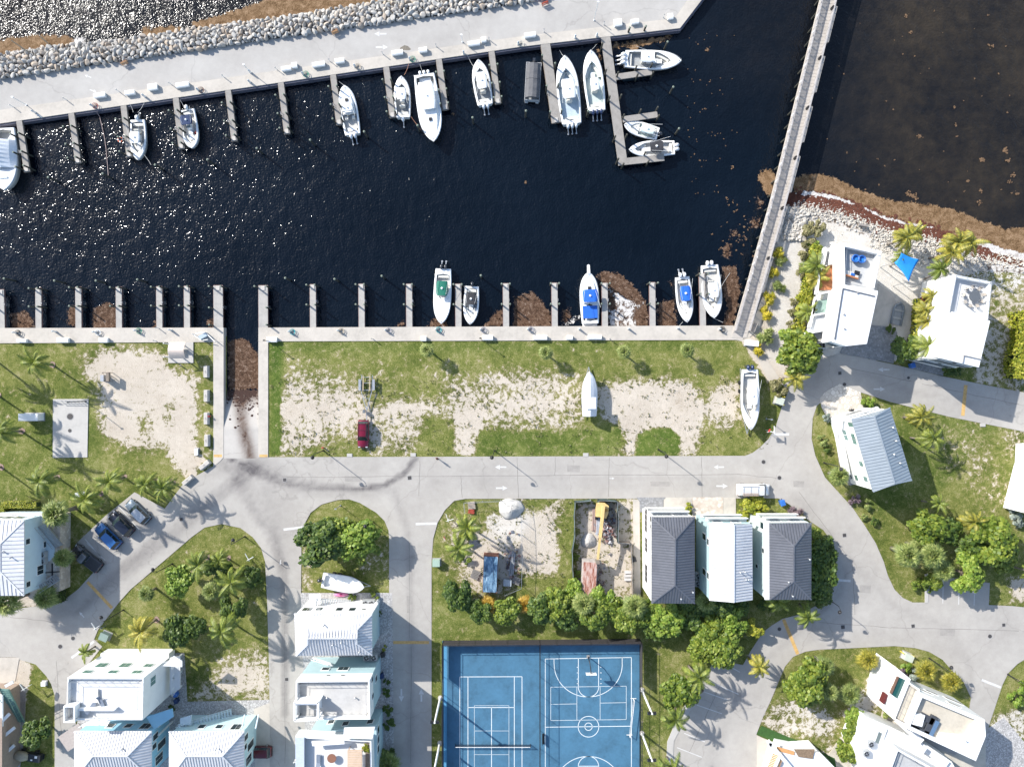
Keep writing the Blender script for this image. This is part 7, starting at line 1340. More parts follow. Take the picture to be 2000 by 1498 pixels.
def bin_(x, y, mat, lab, s=1.0, z=.06):
    r = empty('wheelie_bin', P(x, y)+Vector((0,0,z)), .3, lab, 'bin'); m = MB(); m.loft([[(-.25,-.3,0),(.25,-.3,0),(.25,.3,0),(-.25,.3,0)],[(-.32,-.38,.95),(.32,-.38,.95),(.32,.38,.95),(-.32,.38,.95)]], caps=True); m.build('body', mat, r); m = MB(); m.loft([[(-.35,-.42,.95),(.35,-.42,.95),(.35,.42,.95),(-.35,.42,.95)],[(-.28,-.34,1.06),(.28,-.34,1.06),(.28,.34,1.06),(-.28,.34,1.06)]], caps=True); m.build('lid', mat, r)
    for q in (-.22,.22): m = MB(); m.tube([(q-.03,.36,.1),(q+.03,.36,.1)], .1, 10); m.build('wheel', BLACK, r); r.scale = (s,s,s)
bin_(1524,980,BLUEP,'bright blue bin standing alone right of the white van', 1.25); bin_(1777,714,BLUEP,'dark blue bin at the drive of the east modern house', 1.1); bin_(347,1352,BLUEP,'upper blue bin beside the white cubic house'); bin_(348,1365,M('dark_blue_plastic',(.01,.03,.1)),'lower blue bin beside the white cubic house'); bin_(1237,1090,DARK,'dark bin by the wall of the largest grey-roofed house'); bin_(1512,1004,DARK,'dark bin in the shade in front of the rightmost grey roof'); bin_(1661,803,DARK,'dark bin in front of the tilted silver-roofed house', .9); bin_(749,1275,DARK,'dark bin in the shade right of the topmost aqua house'); bin_(747,1316,M('dark_blue_plastic',(.01,.03,.1)),'dark blue bin beside the middle aqua house')
def block(x, y, rz, lab):
    r = empty('concrete_barrier', P(x, y), rz, lab, 'concrete barrier', 'concrete barriers'); m = MB(); m.loft([[(-s,-1.05,0),(s,-1.05,0),(s,1.05,0),(-s,1.05,0)] if i == 0 else [(-s,-1.0,z),(s,-1.0,z),(s,1.0,z),(-s,1.0,z)] for i, (s, z) in enumerate(((.45,0),(.45,.25),(.38,.62),(.30,.78)))], caps=True); m.build('block', CONC, r); m = MB(); m.tube([(0,-.2,.72),(0,-.1,.9),(0,.1,.9),(0,.2,.72)], .025, 5); m.build('lifting_loop', DARK, r)
for x, y, a, l in ((404.6,726,0,'topmost of the column beside the ramp'),(405,773,0,'second from the top beside the ramp'),(405,817,0,'third from the top, next to the red hydrant'),(406,860,0,'lowest upright one beside the ramp'),(402,907.5,-.9,'upper of the two tilted ones by the asphalt'),(369,937,-.85,'lower of the two tilted ones by the asphalt')): block(x, y, a, f'pale concrete barrier block, {l}')
# curved shelter
r = empty('shelter', P(353,688), 0, 'open shelter with a curved cream roof on a white slab by the south quay', 'shelter'); m = MB(); m.prism(p2(PL([(329,668.5),(378,668.5),(378,709),(329,709)])), 0, .13); m.build('slab', LIGHTC, r, world=True)
a, b = P(329,0,2.9), P(360,0,2.9); y0, y1 = P(0,668,2.9).y, P(0,700,2.9).y; m = MB(); rg = []
for i in range(13): u = i/12; rg.append([(a.x,y0+(y1-y0)*u,2.35+.85*math.sin(math.pi*u)),(b.x,y0+(y1-y0)*u,2.35+.85*math.sin(math.pi*u)),(b.x,y0+(y1-y0)*u,2.25+.85*math.sin(math.pi*u)),(a.x,y0+(y1-y0)*u,2.25+.85*math.sin(math.pi*u))])
m.loft(rg, caps=True)
m.build('curved_roof', M('cream_roof', (.56,.47,.40), .6, .06, .7), r, world=True)
for x in (332,357):
    for y in (672,698): c = P(x, y); m = MB(); m.box((c.x,c.y,1.2), (.16,.16,2.4)); m.build('post', W_PAINT, r, world=True)
c = P(345,686); m = MB(); m.box((c.x,c.y,.95), (2.2,.9,.08)); m.box((c.x,c.y,.5), (1.8,.6,.9)); m.build('counter', LIGHTC, r, world=True); c = P(363,684); m = MB(); m.box((c.x,c.y,.5), (.7,.3,.9)); m.build('sink', STEEL, r, world=True)
r = empty('davit_frame', P(404,658)+Vector((0,0,.1)), 0, 'pale steel frame with loops at the corner of the south quay left of the ramp', 'frame'); m = MB(); 
for a, b in (((380,653),(398,665)),((404,650),(425,668)),((398,665),(412,664)),((385,652),(404,650))): m.bar(P(*a)+Vector((0,0,.6)), P(*b)+Vector((0,0,1.2)), .1); 
for q in ((380,653),(398,665),(404,650),(425,668)): m.bar(P(*q)+Vector((0,0,.1)), P(*q)+Vector((0,0,1.0)), .08)
m.build('tube_frame', W_PAINT, r, world=True); m = MB(); c = P(400,657); m.box((c.x,c.y,.5), (1.4,.7,.8), .5); m.build('panel', M('pale_blue_panel',(.35,.42,.48)), r, world=True)
m = MB(); 
for k in range(7): c = P(120+k*7.5,783); m.cyl((c.x,c.y,.09), .04, 1.0, 6)
a, b = P(118,783), P(168,784); m.bar(a+Vector((0,0,1.0)), b+Vector((0,0,1.0)), .06); m.bar(a+Vector((0,0,.6)), b+Vector((0,0,.6)), .05); centred('pipe_rack', m, STEEL, 'low steel pipe rack along the top of the concrete pad', 'rack')
m = MB()
for x in (209,220): 
    for y in (728,736,745): c = P(x, y); m.bar((c.x,c.y,0),(c.x,c.y,1.5),.09)
m.bar(P(209,728)+Vector((0,0,1.4)), P(220,745)+Vector((0,0,1.4)), .06); m.bar(P(220,728)+Vector((0,0,1.4)), P(220,745)+Vector((0,0,1.4)), .5,.5); centred('post_frame', m, WOOD, 'weathered timber post frame beside the grey meter cabinet', 'frame')
# ---------------------------------------------------------------- vehicles
def car(name, x, y, ang, L, W, H, paint, lab, cat='car', bed=None, van=False, rack=None, roofc=None):
    r = empty(name, P(x, y)+Vector((0,0,.05)), ang, lab, cat); pm = paint; h1 = H*.55; m = MB()
    def sec(x, w, z0, z1, tw=.9): return [(x,-w/2,z0),(x,-w/2,z1*.75),(x,-w/2*tw,z1),(x,w/2*tw,z1),(x,w/2,z1*.75),(x,w/2,z0)]
    h2 = h1*(1.12 if not van else 1.2)
    S_ = [(-.5,.84,h1*.7),(-.485,.95,h1*.98),(-.42,1,h1),(.15,1,h1*1.02),(.30,1,h1*.98),(.43,.96,h1*.88),(.485,.86,h1*.72),(.5,.78,h1*.55)]
    m.loft([sec(L*a, W*w, .28, z) for a, w, z in S_], caps=True); m.build('body', pm, r, True)
    if van: c0, c1, t0, t1 = .10, .37, .08, .27
    elif bed: c0, c1, t0, t1 = -.06, .24, -.02, .13
    else: c0, c1, t0, t1 = -.46, .24, -.38, .08
    def cs(x, w, z): return [(L*x,-W*w/2,z),(L*x,W*w/2,z)]
    m = MB(); lo = [cs(c0,.92,h1*.98), cs(c1,.92,h1*.98)]; hi = [cs(t0,.74 if not van else .86,H-.03), cs(t1,.74 if not van else .86,H-.03)]
    q = [lo[0][0],lo[1][0],lo[1][1],lo[0][1],hi[0][0],hi[1][0],hi[1][1],hi[0][1]]; m.add(q, [(0,1,5,4),(1,2,6,5),(2,3,7,6),(3,0,4,7)]); m.build('windows', GLASS if not van else GLASS, r)
    m = MB(); e = .02; rg = [[(L*(t0-.01)+(L*(t1-t0+.02))*i/6, W*w*s, z) for s, z in ((-.5,H-.05),(-.42,H),(0,H+.03),(.42,H),(.5,H-.05))] for i, w in enumerate([.70,.76,.77,.77,.76,.74,.66])] if not van else [[(L*(-.485+.755*i/6), W*w*s, z) for s, z in ((-.52,h1),(-.47,H-.08),(-.42,H),(0,H+.03),(.42,H),(.47,H-.08),(.52,h1))] for i, w in enumerate([.86,.9,.91,.91,.91,.9,.84])]
    m.loft(rg, closed=False); m.loft([[(a[0],a[1]*.98,a[2]-.06) for a in g_] for g_ in rg], closed=False)
    if van: m.add(rg[0], [tuple(range(7))])
    m.build('roof_panel', roofc or pm, r, True)
    for sx in (c0+.02, (c0+c1)/2, c1-.03) if not van else (): 
        for s in (-1,1): m = MB(); tx = t0 if sx < -.2 or sx == c0+.02 else (t1 if sx > .1 else (t0+t1)/2); m.bar((L*sx,s*W*.46,h1),(L*tx,s*W*.375,H-.02),.07); m.build('pillar', pm, r)
    if bed:
        m = MB(); m.box((L*-.28,0,h1*1.0), (L*.38,W*.80,.06)); m.build('bed_floor' if bed != 'cover' else 'bed_cover', DARK, r)
        m = MB()
        for s in (-1,1): m.box((L*-.28,s*W*.44,h1*1.04), (L*.40,.12,.12))
        m.box((L*-.475,0,h1*1.04), (.12,W*.8,.12)); m.build('bed_rail', pm, r)
    for sx in (-.32,.33):
        for s in (-1,1): m = MB(); m.tube([(L*sx,s*W*.42,.33),(L*sx,s*W*.505,.33)], .34, 14); w_ = m.build('wheel', BLACK, r); m = MB(); m.tube([(L*sx,s*W*.505,.33),(L*sx,s*W*.512,.33)], .19, 10); m.build('rim', STEEL, w_)
    for s in (-1,1):
        m = MB(); m.box((L*.475,s*W*.33,h1*.72),(.16,.35,.14)); m.build('headlight', M('headlight_glass',(.5,.52,.54),.1), r); m = MB(); m.box((L*-.488,s*W*.38,h1*.8),(.1,.22,.2)); m.build('tail_light', M('tail_light_red',(.30,.02,.02),.3), r); m = MB(); m.box((L*(c1-.07),s*(W*.5+.09),h1*1.12),(.14,.2,.13)); m.build('wing_mirror', pm, r)
    m = MB(); m.box((L*.505,0,.38),(.1,W*.9,.2)); m.box((L*-.505,0,.4),(.1,W*.9,.2)); m.build('bumper', DARK if not van else pm, r)
    if rack:
        m = MB()
        for s in (-1,1): m.bar((L*-.42,s*W*.33,H+.1),(L*.12,s*W*.33,H+.1),.05)
        for k in range(3): m.bar((L*(-.38+.45*k/2),-W*.36,H+.12),(L*(-.38+.45*k/2),W*.36,H+.12),.04)
        m.build('roof_rack', DARK if rack != 'ladder' else STEEL, r)
        if rack == 'ladder':
            m = MB(); 
            for s in (.22,.40): m.bar((L*-.40,-W*s,H+.2),(L*.08,-W*s,H+.2),.06)
            for k in range(9): x_ = L*-.39+k*L*.055; m.bar((x_,-W*.22,H+.2),(x_,-W*.40,H+.2),.07)
            m.build('ladder', M('ladder_tan',(.36,.26,.2)), r)
    return r
PB = lambda n, c: M(n, c, .25, .05, 1, metal=.3, coat=.6)
A_ = math.radians
car('pickup_truck', 174, 1088, A_(142), 5.9, 2.1, 1.85, PB('dark_grey_paint',(.045,.048,.055)), 'dark grey pickup truck with a black bed, lowest in the angled car park', 'pickup truck', bed='bed', roofc=PB('grey_roof',(.16,.165,.18)))
car('parked_car', 215.5, 1045, A_(136), 5.2, 2.0, 1.75, PB('blue_paint',(.035,.13,.33)), 'bright blue estate car, second from the bottom in the angled car park')
car('parked_car', 241, 1021, A_(136), 5.0, 1.95, 1.7, PB('black_paint',(.012,.016,.03)), 'black car between the blue and the silver car in the angled car park')
car('parked_car', 273, 998, A_(136), 4.9, 1.9, 1.6, PB('slate_paint',(.15,.19,.23)), 'silver grey car with dark sunroof, uppermost in the angled car park', roofc=PB('silver_paint',(.45,.46,.47)))
car('parked_car', 711, 847, A_(-91), 4.8, 1.95, 1.7, PB('red_paint',(.20,.008,.03)), 'dark red car parked on the sand behind the empty boat trailer', rack='bars')
car('cargo_van', 1468.5, 955, A_(0), 5.6, 2.1, 2.0, PB('white_van_paint',(.72,.72,.71)), 'white van with a ladder on its roof, driving past the yellow-green bush', 'van', van=True, rack='ladder')
car('parked_car', 506, 1464, A_(180), 4.8, 1.9, 1.5, PB('maroon_paint',(.10,.006,.012)), 'maroon car in the shade at the bottom of the left street, partly hidden')
# boat trailer
r = empty('boat_trailer', P(717,765), 0, 'empty grey boat trailer behind the dark red car', 'trailer'); z = .55
def ws(m, a, b, w, h=None, z=z): m.bar(P(*a)+Vector((0,0,z)), P(*b)+Vector((0,0,z)), w, h)
m = MB(); ws(m,(708,733),(707,765),.12); ws(m,(729,733),(727,765),.12); ws(m,(707,765),(717,800),.12); ws(m,(727,765),(718,800),.12); ws(m,(717.5,795),(717.5,824),.14)
for y in (737,748,762): ws(m,(708,y),(728,y),.1)
ws(m,(710,778),(722,778),.1); m.build('frame', STEEL, r, world=True)
for x in (711.5,724.5): m = MB(); ws(m,(x,733),(x-.5,763),.16,.1,.85); m.build('bunk', M('tan_carpet',(.42,.33,.22)), r, world=True)
for x in (704.5,731.5):
    m = MB(); c = P(x,751.5); m.box((c.x,c.y,.85), (.42,1.9,.06)); m.build('fender', STEEL, r, world=True)
    for y in (746.5,756.5): c = P(x, y); m = MB(); m.tube([(c.x-.12,c.y,.36),(c.x+.12,c.y,.36)], .36, 12); m.build('wheel', BLACK, r, world=True)
m = MB(); c = P(713,803); m.box((c.x,c.y,.8),(.4,.6,.7)); m.build('winch', M('grey_winch',(.12,.13,.14)), r, world=True)
for x in (709,728): c = P(x,732); m = MB(); m.bar((c.x,c.y,.5),(c.x,c.y,2.0),.06); m.build('guide_post', STEEL, r, world=True)
# dinghy, kayak, sail
def tub(name, x, y, ang, L, W, mat, lab, cat, inflatable=True, z=.1):
    r = empty(name, P(x, y)+Vector((0,0,z)), ang, lab, cat); m = MB(); pts = [(-L/2,-W/2,.2),(L*.2,-W/2,.2),(L*.38,-W*.36,.25),(L/2,0,.38),(L*.38,W*.36,.25),(L*.2,W/2,.2),(-L/2,W/2,.2)]
    if inflatable:
        m.tube(pts, .22, 8); m.build('tube', mat, r, True); m = MB(); m.prism([(p[0],p[1]) for p in pts], .05, .14); m.build('floor', FLOORG, r)
        for q in (-.2,.15): m = MB(); m.box((L*q,0,.35),(.3,W*.9,.06)); m.build('thwart', STEEL, r)
    else:
        rg = [[(L*(t-.5), W/2*math.sin(math.pi*t)**.7*s, z_) for s, z_ in ((-1,.2),(-.6,.02),(.6,.02),(1,.2),(.7,.28),(-.7,.28))] for t in [max(.01,min(.99,i/12)) for i in range(13)]]; m.loft(rg, caps=True); m.build('hull', mat, r, True); m = MB(); m.cyl((0,0,.27), W*.3, .04, 12); m.build('seat_well', M('deep_pink',(.35,.05,.15)), r)
tub('dinghy', 1752, 613.5, A_(78), 3.9, 1.7, M('grey_rubber', (.20,.22,.23), .6, .1), 'grey inflatable dinghy lying between the two modern houses', 'dinghy')
tub('kayak', 667, 1160, A_(2), 2.6, .85, M('pink_plastic', (.62,.20,.38), .5, .08), 'pink kayak on the gravel below the white open boat', 'kayak', False)
r = empty('shade_sail', P(1772,520,3.5)*1, 0, 'bright blue shade sail stretched between the palms by the beach', 'shade sail'); r.location.z = 0; m = MB(); C4 = [P(1760.5,493.5,5.2), P(1796,507,4.4), P(1775,551,5.0), P(1746,513.5,4.5)]; n = 8; vs = []
for i in range(n+1):
    for j in range(n+1):
        u, v = i/n, j/n; cu = .16*math.sin(math.pi*v)*(1-2*u); q = C4[0].lerp(C4[1], u).lerp(C4[3].lerp(C4[2], u), v); cc = (C4[0]+C4[1]+C4[2]+C4[3])/4; k = 1-.13*(math.sin(math.pi*u)*(abs(2*v-1)**3)+math.sin(math.pi*v)*(abs(2*u-1)**3)); q = cc+(q-cc)*k; vs.append(q)
m.add(vs, [(i*(n+1)+j,(i+1)*(n+1)+j,(i+1)*(n+1)+j+1,i*(n+1)+j+1) for i in range(n) for j in range(n)]); sb = m.build('sail', M('bright_blue_fabric', (.01,.22,.62), .7, .15, .8), r, True, world=True); sb.modifiers.new('th', 'SOLIDIFY').thickness = .02
for q in C4: g_ = Vector((q.x,q.y,0)); m = MB(); m.tube([g_, g_+Vector((0,0,q.z+.1))], .06, 8); m.build('pole', STEEL, r, world=True)
# ---------------------------------------------------------------- building lots
def meshfence(pts, lab, h=1.9, mat=None, opaque=False, name='chain_link_fence'):
    r = empty(name, P(*pts[0]), 0, lab, 'fence')
    m = MB(); k = MB()
    for a, b in zip(pts[:-1], pts[1:]):
        A, B = P(*a), P(*b); L = (B-A).length; n = max(1, round(L/3))
        for j in range(n+1): q = A.lerp(B, j/n); m.bar(q, q+Vector((0,0,h)), .07)
        m.bar(A+Vector((0,0,h)), B+Vector((0,0,h)), .05)
        if opaque:
            n2 = max(2, int(L/.8)); d = (B-A).normalized(); nn = Vector((-d.y,d.x,0)); k.loft([[A.lerp(B,j/n2)+nn*(.07*math.sin(j*1.3))+Vector((0,0,.05)), A.lerp(B,j/n2)+nn*(.12*math.sin(j*1.3+.8))+Vector((0,0,h-.03))] for j in range(n2+1)], closed=False)
        else:
            n2 = int(L/.5)
            for j in range(n2): q = A.lerp(B,j/n2); q2 = A.lerp(B,min(1,(j+2)/n2)); k.bar(q, q2+Vector((0,0,h)), .012); k.bar(q2, q+Vector((0,0,h)), .012)
    m.build('post', STEEL, r, world=True); k.build('screen' if opaque else 'wire_mesh', mat or STEEL, r, world=True)
GSCR = M('green_screen', (.045,.075,.065), .85, .2, 1)
meshfence([(910,1017),(907,979),(1013,974),(1018.5,1016),(1019.5,1100),(1018,1143),(986,1157)], 'grey wire fence around the lot with the blue container', 2.0)
meshfence([(1152,974.5),(1121.5,977.5),(1120,1010),(1121,1040),(1116,1075),(1117,1110),(1119,1150)], 'dark green screened fence left of the yellow crane', 2.0, GSCR, True, 'screened_fence'); meshfence([(1166.5,1000),(1167,974.5),(1202,975.5),(1205,1010),(1204.5,1057)], 'dark green screened fence right of the yellow crane', 2.0, GSCR, True, 'screened_fence'); meshfence([(1206,1056),(1229,1058),(1233,1100),(1233,1165)], 'low timber fence right of the rusty container', 1.6, WOOD, True, 'timber_fence')
def container(x, y, L, W, rz, mat, lab, endm=None, h=2.6):
    r = empty('shipping_container', P(x, y), rz, lab, 'container'); m = MB(); m.box((0,0,.1+h/2),(W,L,h)); m.build('body', endm or mat, r); m = MB(); k = int(L/.28)
    for j in range(k): y_ = -L/2+.15+j*(L-.3)/(k-1); m.box((0,y_,h+.12),(W-.14,.14,.05))
    m.box((0,0,h+.105),(W-.06,L-.06,.03)); m.build('roof_panel', mat, r); m = MB()
    for s in (-1,1):
        for k in range(int(L/.3)): m.box((s*(W/2+.02),-L/2+.2+k*.3,.1+h/2),(.05,.14,h-.2))
    m.build('side_panel', endm or mat, r); m = MB()
    for sx in (-1,1):
        for sy in (-1,1): m.box((sx*(W/2-.02),sy*(L/2-.02),.1+h/2),(.18,.18,h+.06))
    m.build('corner_post', endm or mat, r); m = MB()
    for s in (-.5,.5): m.box((s*W/2,L/2+.04,1.4),(W/2-.08,.05,h-.3))
    m.build('door', endm or mat, r)
def patchy(name, cs, sc=1.2, rough=.6):
    t = NT(name); v = t.obj(); n = t.noise(t.scaled(v,(2.4,.5,1)), sc, 7, .72, .6); t.l(t.ramp(n, cs), t.b.inputs['Base Color']); t.b.inputs['Roughness'].default_value = rough; return t.m
container(958.5,1113.5,6.2,2.42,-.04, patchy('blue_painted_metal',[(.36,(.02,.035,.06)),(.48,(.07,.15,.24)),(.58,(.20,.32,.42)),(.68,(.5,.56,.6))]), 'blue weathered shipping container in the fenced lot', M('rust_brown',(.15,.06,.04),.8,.3,2))
container(1148,1124,6.1,2.42,-.05, patchy('rusty_white_metal',[(.40,(.22,.07,.04)),(.5,(.42,.24,.19)),(.60,(.50,.40,.36)),(.72,(.30,.11,.07))],1.6,.8), 'rusty pinkish white shipping container below the yellow crane boom', M('dirty_white_metal',(.42,.38,.35),.7,.2,2))
def mound(x, y, rx, ry, h, mat, lab, seed=0, name='sand_pile', cat='sand pile'):
    m = MB(); n = 22; rg = []; c = P(x, y)
    for i in range(8):
        u = i/7; k = 1-u; rg.append([(c.x+rx*k*(1+.07*math.sin(3*a*math.tau/n+seed)+.04*math.sin(7*a*math.tau/n+seed*2))*math.cos(a*math.tau/n), c.y+ry*k*(1+.07*math.sin(3*a*math.tau/n+seed)+.04*math.sin(7*a*math.tau/n+seed*2))*math.sin(a*math.tau/n), -.02+h*(math.sin(u*math.pi/2)**1.3)+.22*mnoise.noise(Vector((a*.9,i*1.3,seed)))*(1 if 0<i<7 else 0)) for a in range(n)])
    m.loft(rg, caps=True); centred(name, m, mat, lab, cat, smooth=True)
WS = M('white_coral_sand', (.50,.48,.44), .95, .2, 1.5, bump=1); GVL = M('grey_gravel_pile', (.42,.40,.37), .95, .2, 4, bump=.8)
mound(998,993,2.3,1.9,1.2,WS,'large white sand pile in the top right corner of the blue container lot',1); mound(1150,1056,1.4,1.4,.8,GVL,'grey gravel pile left of the yellow crane boom',3,'gravel_pile','gravel pile')
# yellow crane
YEL = M('yellow_paint', (.60,.43,.18), .5, .12, 1.2); r = empty('crane', P(1176,1000), 0, 'yellow crane with a rounded body and a long boom reaching down the lot', 'crane')
m = MB(); bp = [(1166,984),(1171,982.5),(1182,983),(1189,988),(1188,1003),(1184,1013),(1173,1010),(1163.5,1009),(1164,996)]; m.prism(p2(PL(bp,3.0)), 2.2, 3.0); m.build('body', YEL, r, world=True); m = MB(); m.prism(p2(PL([(1166,987),(1186,990),(1183,1010),(1166,1008)],1)), .6, 2.2); m.build('chassis', DARK, r, world=True)
for x, y in ((1165,990),(1187,992),(1164,1007),(1184,1009)): c = P(x, y); m = MB(); m.tube([(c.x-.2,c.y,.55),(c.x+.2,c.y,.55)], .55, 14); m.build('wheel', BLACK, r, world=True)
m = MB(); m.bar(P(1178.8,986,3.6), P(1172,1050,3.6), .50, .5); m.build('boom', YEL, r, world=True); m = MB(); m.bar(P(1172.5,1046,3.6), P(1167.5,1092,3.2), .36, .36); m.build('inner_boom', YEL, r, world=True); m = MB(); c = P(1167,1097,2.6); m.box((c.x,c.y,2.4),(.7,.6,1.2)); m.build('boom_head', WOOD, r, world=True); m = MB(); m.box((*gr(1177,990), 3.1),(.9,.5,.25)); m.build('hinge', M('ochre',(.35,.2,.05)), r, world=True)
def stack(x, y, L, W, rz, n, mat, lab, name='timber_stack', cat='timber', h=.12):
    m = MB(); c = P(x, y); rr_ = random.Random(int(x*7+y))
    for i in range(n):
        for k in range(3): m.box((c.x+math.cos(rz+1.57)*(i-n/2)*W/n, c.y+math.sin(rz+1.57)*(i-n/2)*W/n, .08+k*h), (L*rr_.uniform(.75,1.05), W/n*.7, h*.8), rz+rr_.uniform(-.05,.05))
    centred(name, m, mat, lab, cat)
GT = M('pale_timber', (.40,.34,.28), .8, .2, 2)
stack(1159,1014,4.4,.8,1.53,3,M('pinkish_timber',(.38,.27,.23)),'stack of pinkish timber left of the yellow crane body'); stack(1168,1028,3.2,1.0,1.5,4,M('white_pipes',(.45,.47,.5)),'bundle of white pipes beside the crane boom','pipe_bundle','pipes'); stack(921,985,1.3,1.3,.1,5,GT,'pale timber stack at the top left of the container lot'); stack(921,997,1.2,.8,-.15,4,M('red_bricks',(.40,.07,.04),.8,.3,3),'small stack of red tiles in the top left of the container lot','tile_stack','tiles')
stack(926,1060,1.6,1.0,.5,4,M('dark_boards',(.06,.07,.09)),'dark boards stacked by the palm left of the blue container'); stack(929,1120,1.5,1.6,-.4,6,M('grey_pallets',(.20,.19,.18)),'grey pallets beside the blue container, left'); stack(999,1100,4.6,.8,1.45,3,M('grey_beams',(.25,.26,.27)),'long grey beams in the shade right of the blue container'); stack(1009,1132,1.6,1.3,-.45,6,M('grey_pallets',(.2,.19,.18)),'grey slatted pallet at the lower right of the container lot','pallet','pallet')
ubox(991,1136,1.3,1.0,.8,M('pale_metal',(.40,.44,.47)),'pale blue-grey metal crate right of the blue container', -.05, 'crate'); stack(1226,1120,1.3,1.9,0,3,M('white_slabs',(.52,.50,.48)),'white slabs by the timber fence right of the rusty container','slab_stack','slabs')
m = MB(); rr_ = random.Random(3)
for _ in range(150): c = P(1187+rr_.gauss(0,9), 1035+rr_.gauss(0,14)); m.box((c.x,c.y,rr_.uniform(.05,.5)), (rr_.uniform(.15,.6),rr_.uniform(.1,.35),rr_.uniform(.05,.3)), rr_.random()*3, 0, rr_.uniform(-.5,.5), rr_.uniform(-.5,.5))
t = NT('mixed_rubble'); gi = t.n('ShaderNodeNewGeometry'); t.l(t.ramp(gi.outputs['Random Per Island'], [(.0,(.05,.04,.045)),(.35,(.20,.10,.08)),(.6,(.35,.33,.33)),(.85,(.12,.13,.16)),(1.0,(.55,.52,.5))]), t.b.inputs['Base Color']); centred('rubble', m, t.m, 'heap of mixed building rubble beside the yellow boom', 'rubble', kind='stuff')
m = MB()
for _ in range(60): c = P(1170+rr_.gauss(0,6), 1125+rr_.gauss(0,18)); m.box((c.x,c.y,rr_.uniform(.05,.3)), (rr_.uniform(.15,.5),rr_.uniform(.1,.3),rr_.uniform(.05,.3)), rr_.random()*3)
for _ in range(70): c = P(1000+rr_.gauss(0,7), 1095+rr_.gauss(0,20)); m.box((c.x,c.y,rr_.uniform(.05,.3)), (rr_.uniform(.15,.6),rr_.uniform(.1,.4),rr_.uniform(.05,.3)), rr_.random()*3)
centred('rubble', m, t.m, 'scattered building debris beside the two containers', 'rubble', kind='stuff')
# concrete mixer plant at the bottom left
r = empty('concrete_mixer', P(62,1471), -.15, 'dark trailer mixer with a tan drum at the bottom left', 'concrete mixer'); m = MB(); m.tube([(-2.2,0,1.0),(-1.8,0,1.1),(-.6,0,1.2),(.2,0,1.1)], [.35,.75,.8,.5], 14); m.build('drum', M('tan_drum',(.33,.28,.20),.6,.15), r, True); m = MB(); m.box((1.2,0,.9),(2.2,1.3,.8)); m.box((0,0,.4),(5,.9,.15)); m.build('engine_frame', DARK, r)
for x in (-1.2,1.2):
    for s in (-1,1): m = MB(); m.tube([(x,s*.75-.1,.4),(x,s*.75+.1,.4)], .4, 12); m.build('wheel', BLACK, r)
m = MB(); m.box((1.6,.3,1.36),(.4,.4,.1)); m.box((.9,-.3,1.36),(.3,.2,.12)); m.build('control_box', W_PAINT, r)
def bench(x, y, rz, lab, mat=GREYWOOD, z=.02):
    r = empty('bench', P(x, y)+Vector((0,0,z)), rz, lab, 'bench'); m = MB(); m.box((0,0,.45),(1.6,.45,.06)); m.build('seat', mat, r); m = MB(); m.box((0,-.22,.75),(1.6,.05,.4)); m.build('backrest', mat, r)
    for s in (-.65,.65): m = MB(); m.box((s,0,.21),(.08,.4,.42)); m.build('leg', mat, r)
bench(1683.5,441.5,-.2,'grey bench on the white rocks above the beach house'); bench(1471,640,1.2,'bench between the boardwalk foot and the spiky green shrub')

# ---------------------------------------------------------------- foliage
def leafmat(name, cs, rough=.55, trans=.25):
    t = NT(name); gi = t.n('ShaderNodeNewGeometry'); oi = t.n('ShaderNodeObjectInfo'); v = t.obj(); n = t.noise(v, .8, 3, .6)
    k = t.math('ADD', t.math('MULTIPLY', gi.outputs['Random Per Island'], .5), t.math('ADD', t.math('MULTIPLY', n, .4), t.math('MULTIPLY', oi.outputs['Random'], .15)))
    c = t.ramp(k, [(.2, cs[0]), (.5, cs[1]), (.75, cs[2])]); t.l(c, t.b.inputs['Base Color']); t.b.inputs['Roughness'].default_value = rough
    tr = t.n('ShaderNodeBsdfTranslucent'); t.l(c, tr.inputs['Color']); mx = t.n('ShaderNodeMixShader'); mx.inputs[0].default_value = trans; t.l(t.b.outputs[0], mx.inputs[1]); t.l(tr.outputs[0], mx.inputs[2]); t.l(mx.outputs[0], t.o.inputs['Surface']); return t.m
L_DK = leafmat('dark_green_leaf', [(.022,.048,.008),(.060,.110,.014),(.13,.18,.024)])
L_MD = leafmat('mid_green_leaf', [(.045,.085,.008),(.12,.18,.016),(.24,.28,.035)])
L_BR = leafmat('bright_green_leaf', [(.06,.12,.010),(.16,.25,.022),(.30,.37,.06)])
L_YG = leafmat('yellow_green_leaf', [(.11,.15,.008),(.27,.30,.02),(.46,.42,.05)])
L_PALM = leafmat('palm_leaf', [(.05,.09,.010),(.14,.19,.018),(.30,.32,.05)])
L_PYEL = leafmat('yellow_palm_leaf', [(.09,.11,.012),(.24,.23,.025),(.48,.40,.06)])
L_FAN = leafmat('fan_palm_leaf', [(.07,.11,.025),(.17,.22,.05),(.36,.39,.12)])
L_GREY = leafmat('grey_green_leaf', [(.12,.15,.12),(.24,.29,.24),(.38,.42,.36)])
L_ORG = leafmat('orange_croton_leaf', [(.20,.12,.02),(.42,.25,.03),(.58,.40,.06)])
L_TAN = leafmat('dry_grass_leaf', [(.09,.09,.03),(.19,.18,.07),(.32,.28,.14)])
L_PINK = leafmat('purple_leaf', [(.08,.05,.06),(.20,.14,.16),(.36,.28,.26)])
L_CROT = leafmat('croton_leaf', [(.06,.14,.015),(.42,.36,.02),(.70,.55,.05)])
BARK = M('palm_bark', (.20,.17,.14), .9, .2, 3); BARK2 = M('tree_bark', (.12,.095,.07), .9, .25, 3); CSHAFT = M('palm_crownshaft', (.16,.20,.06), .6)
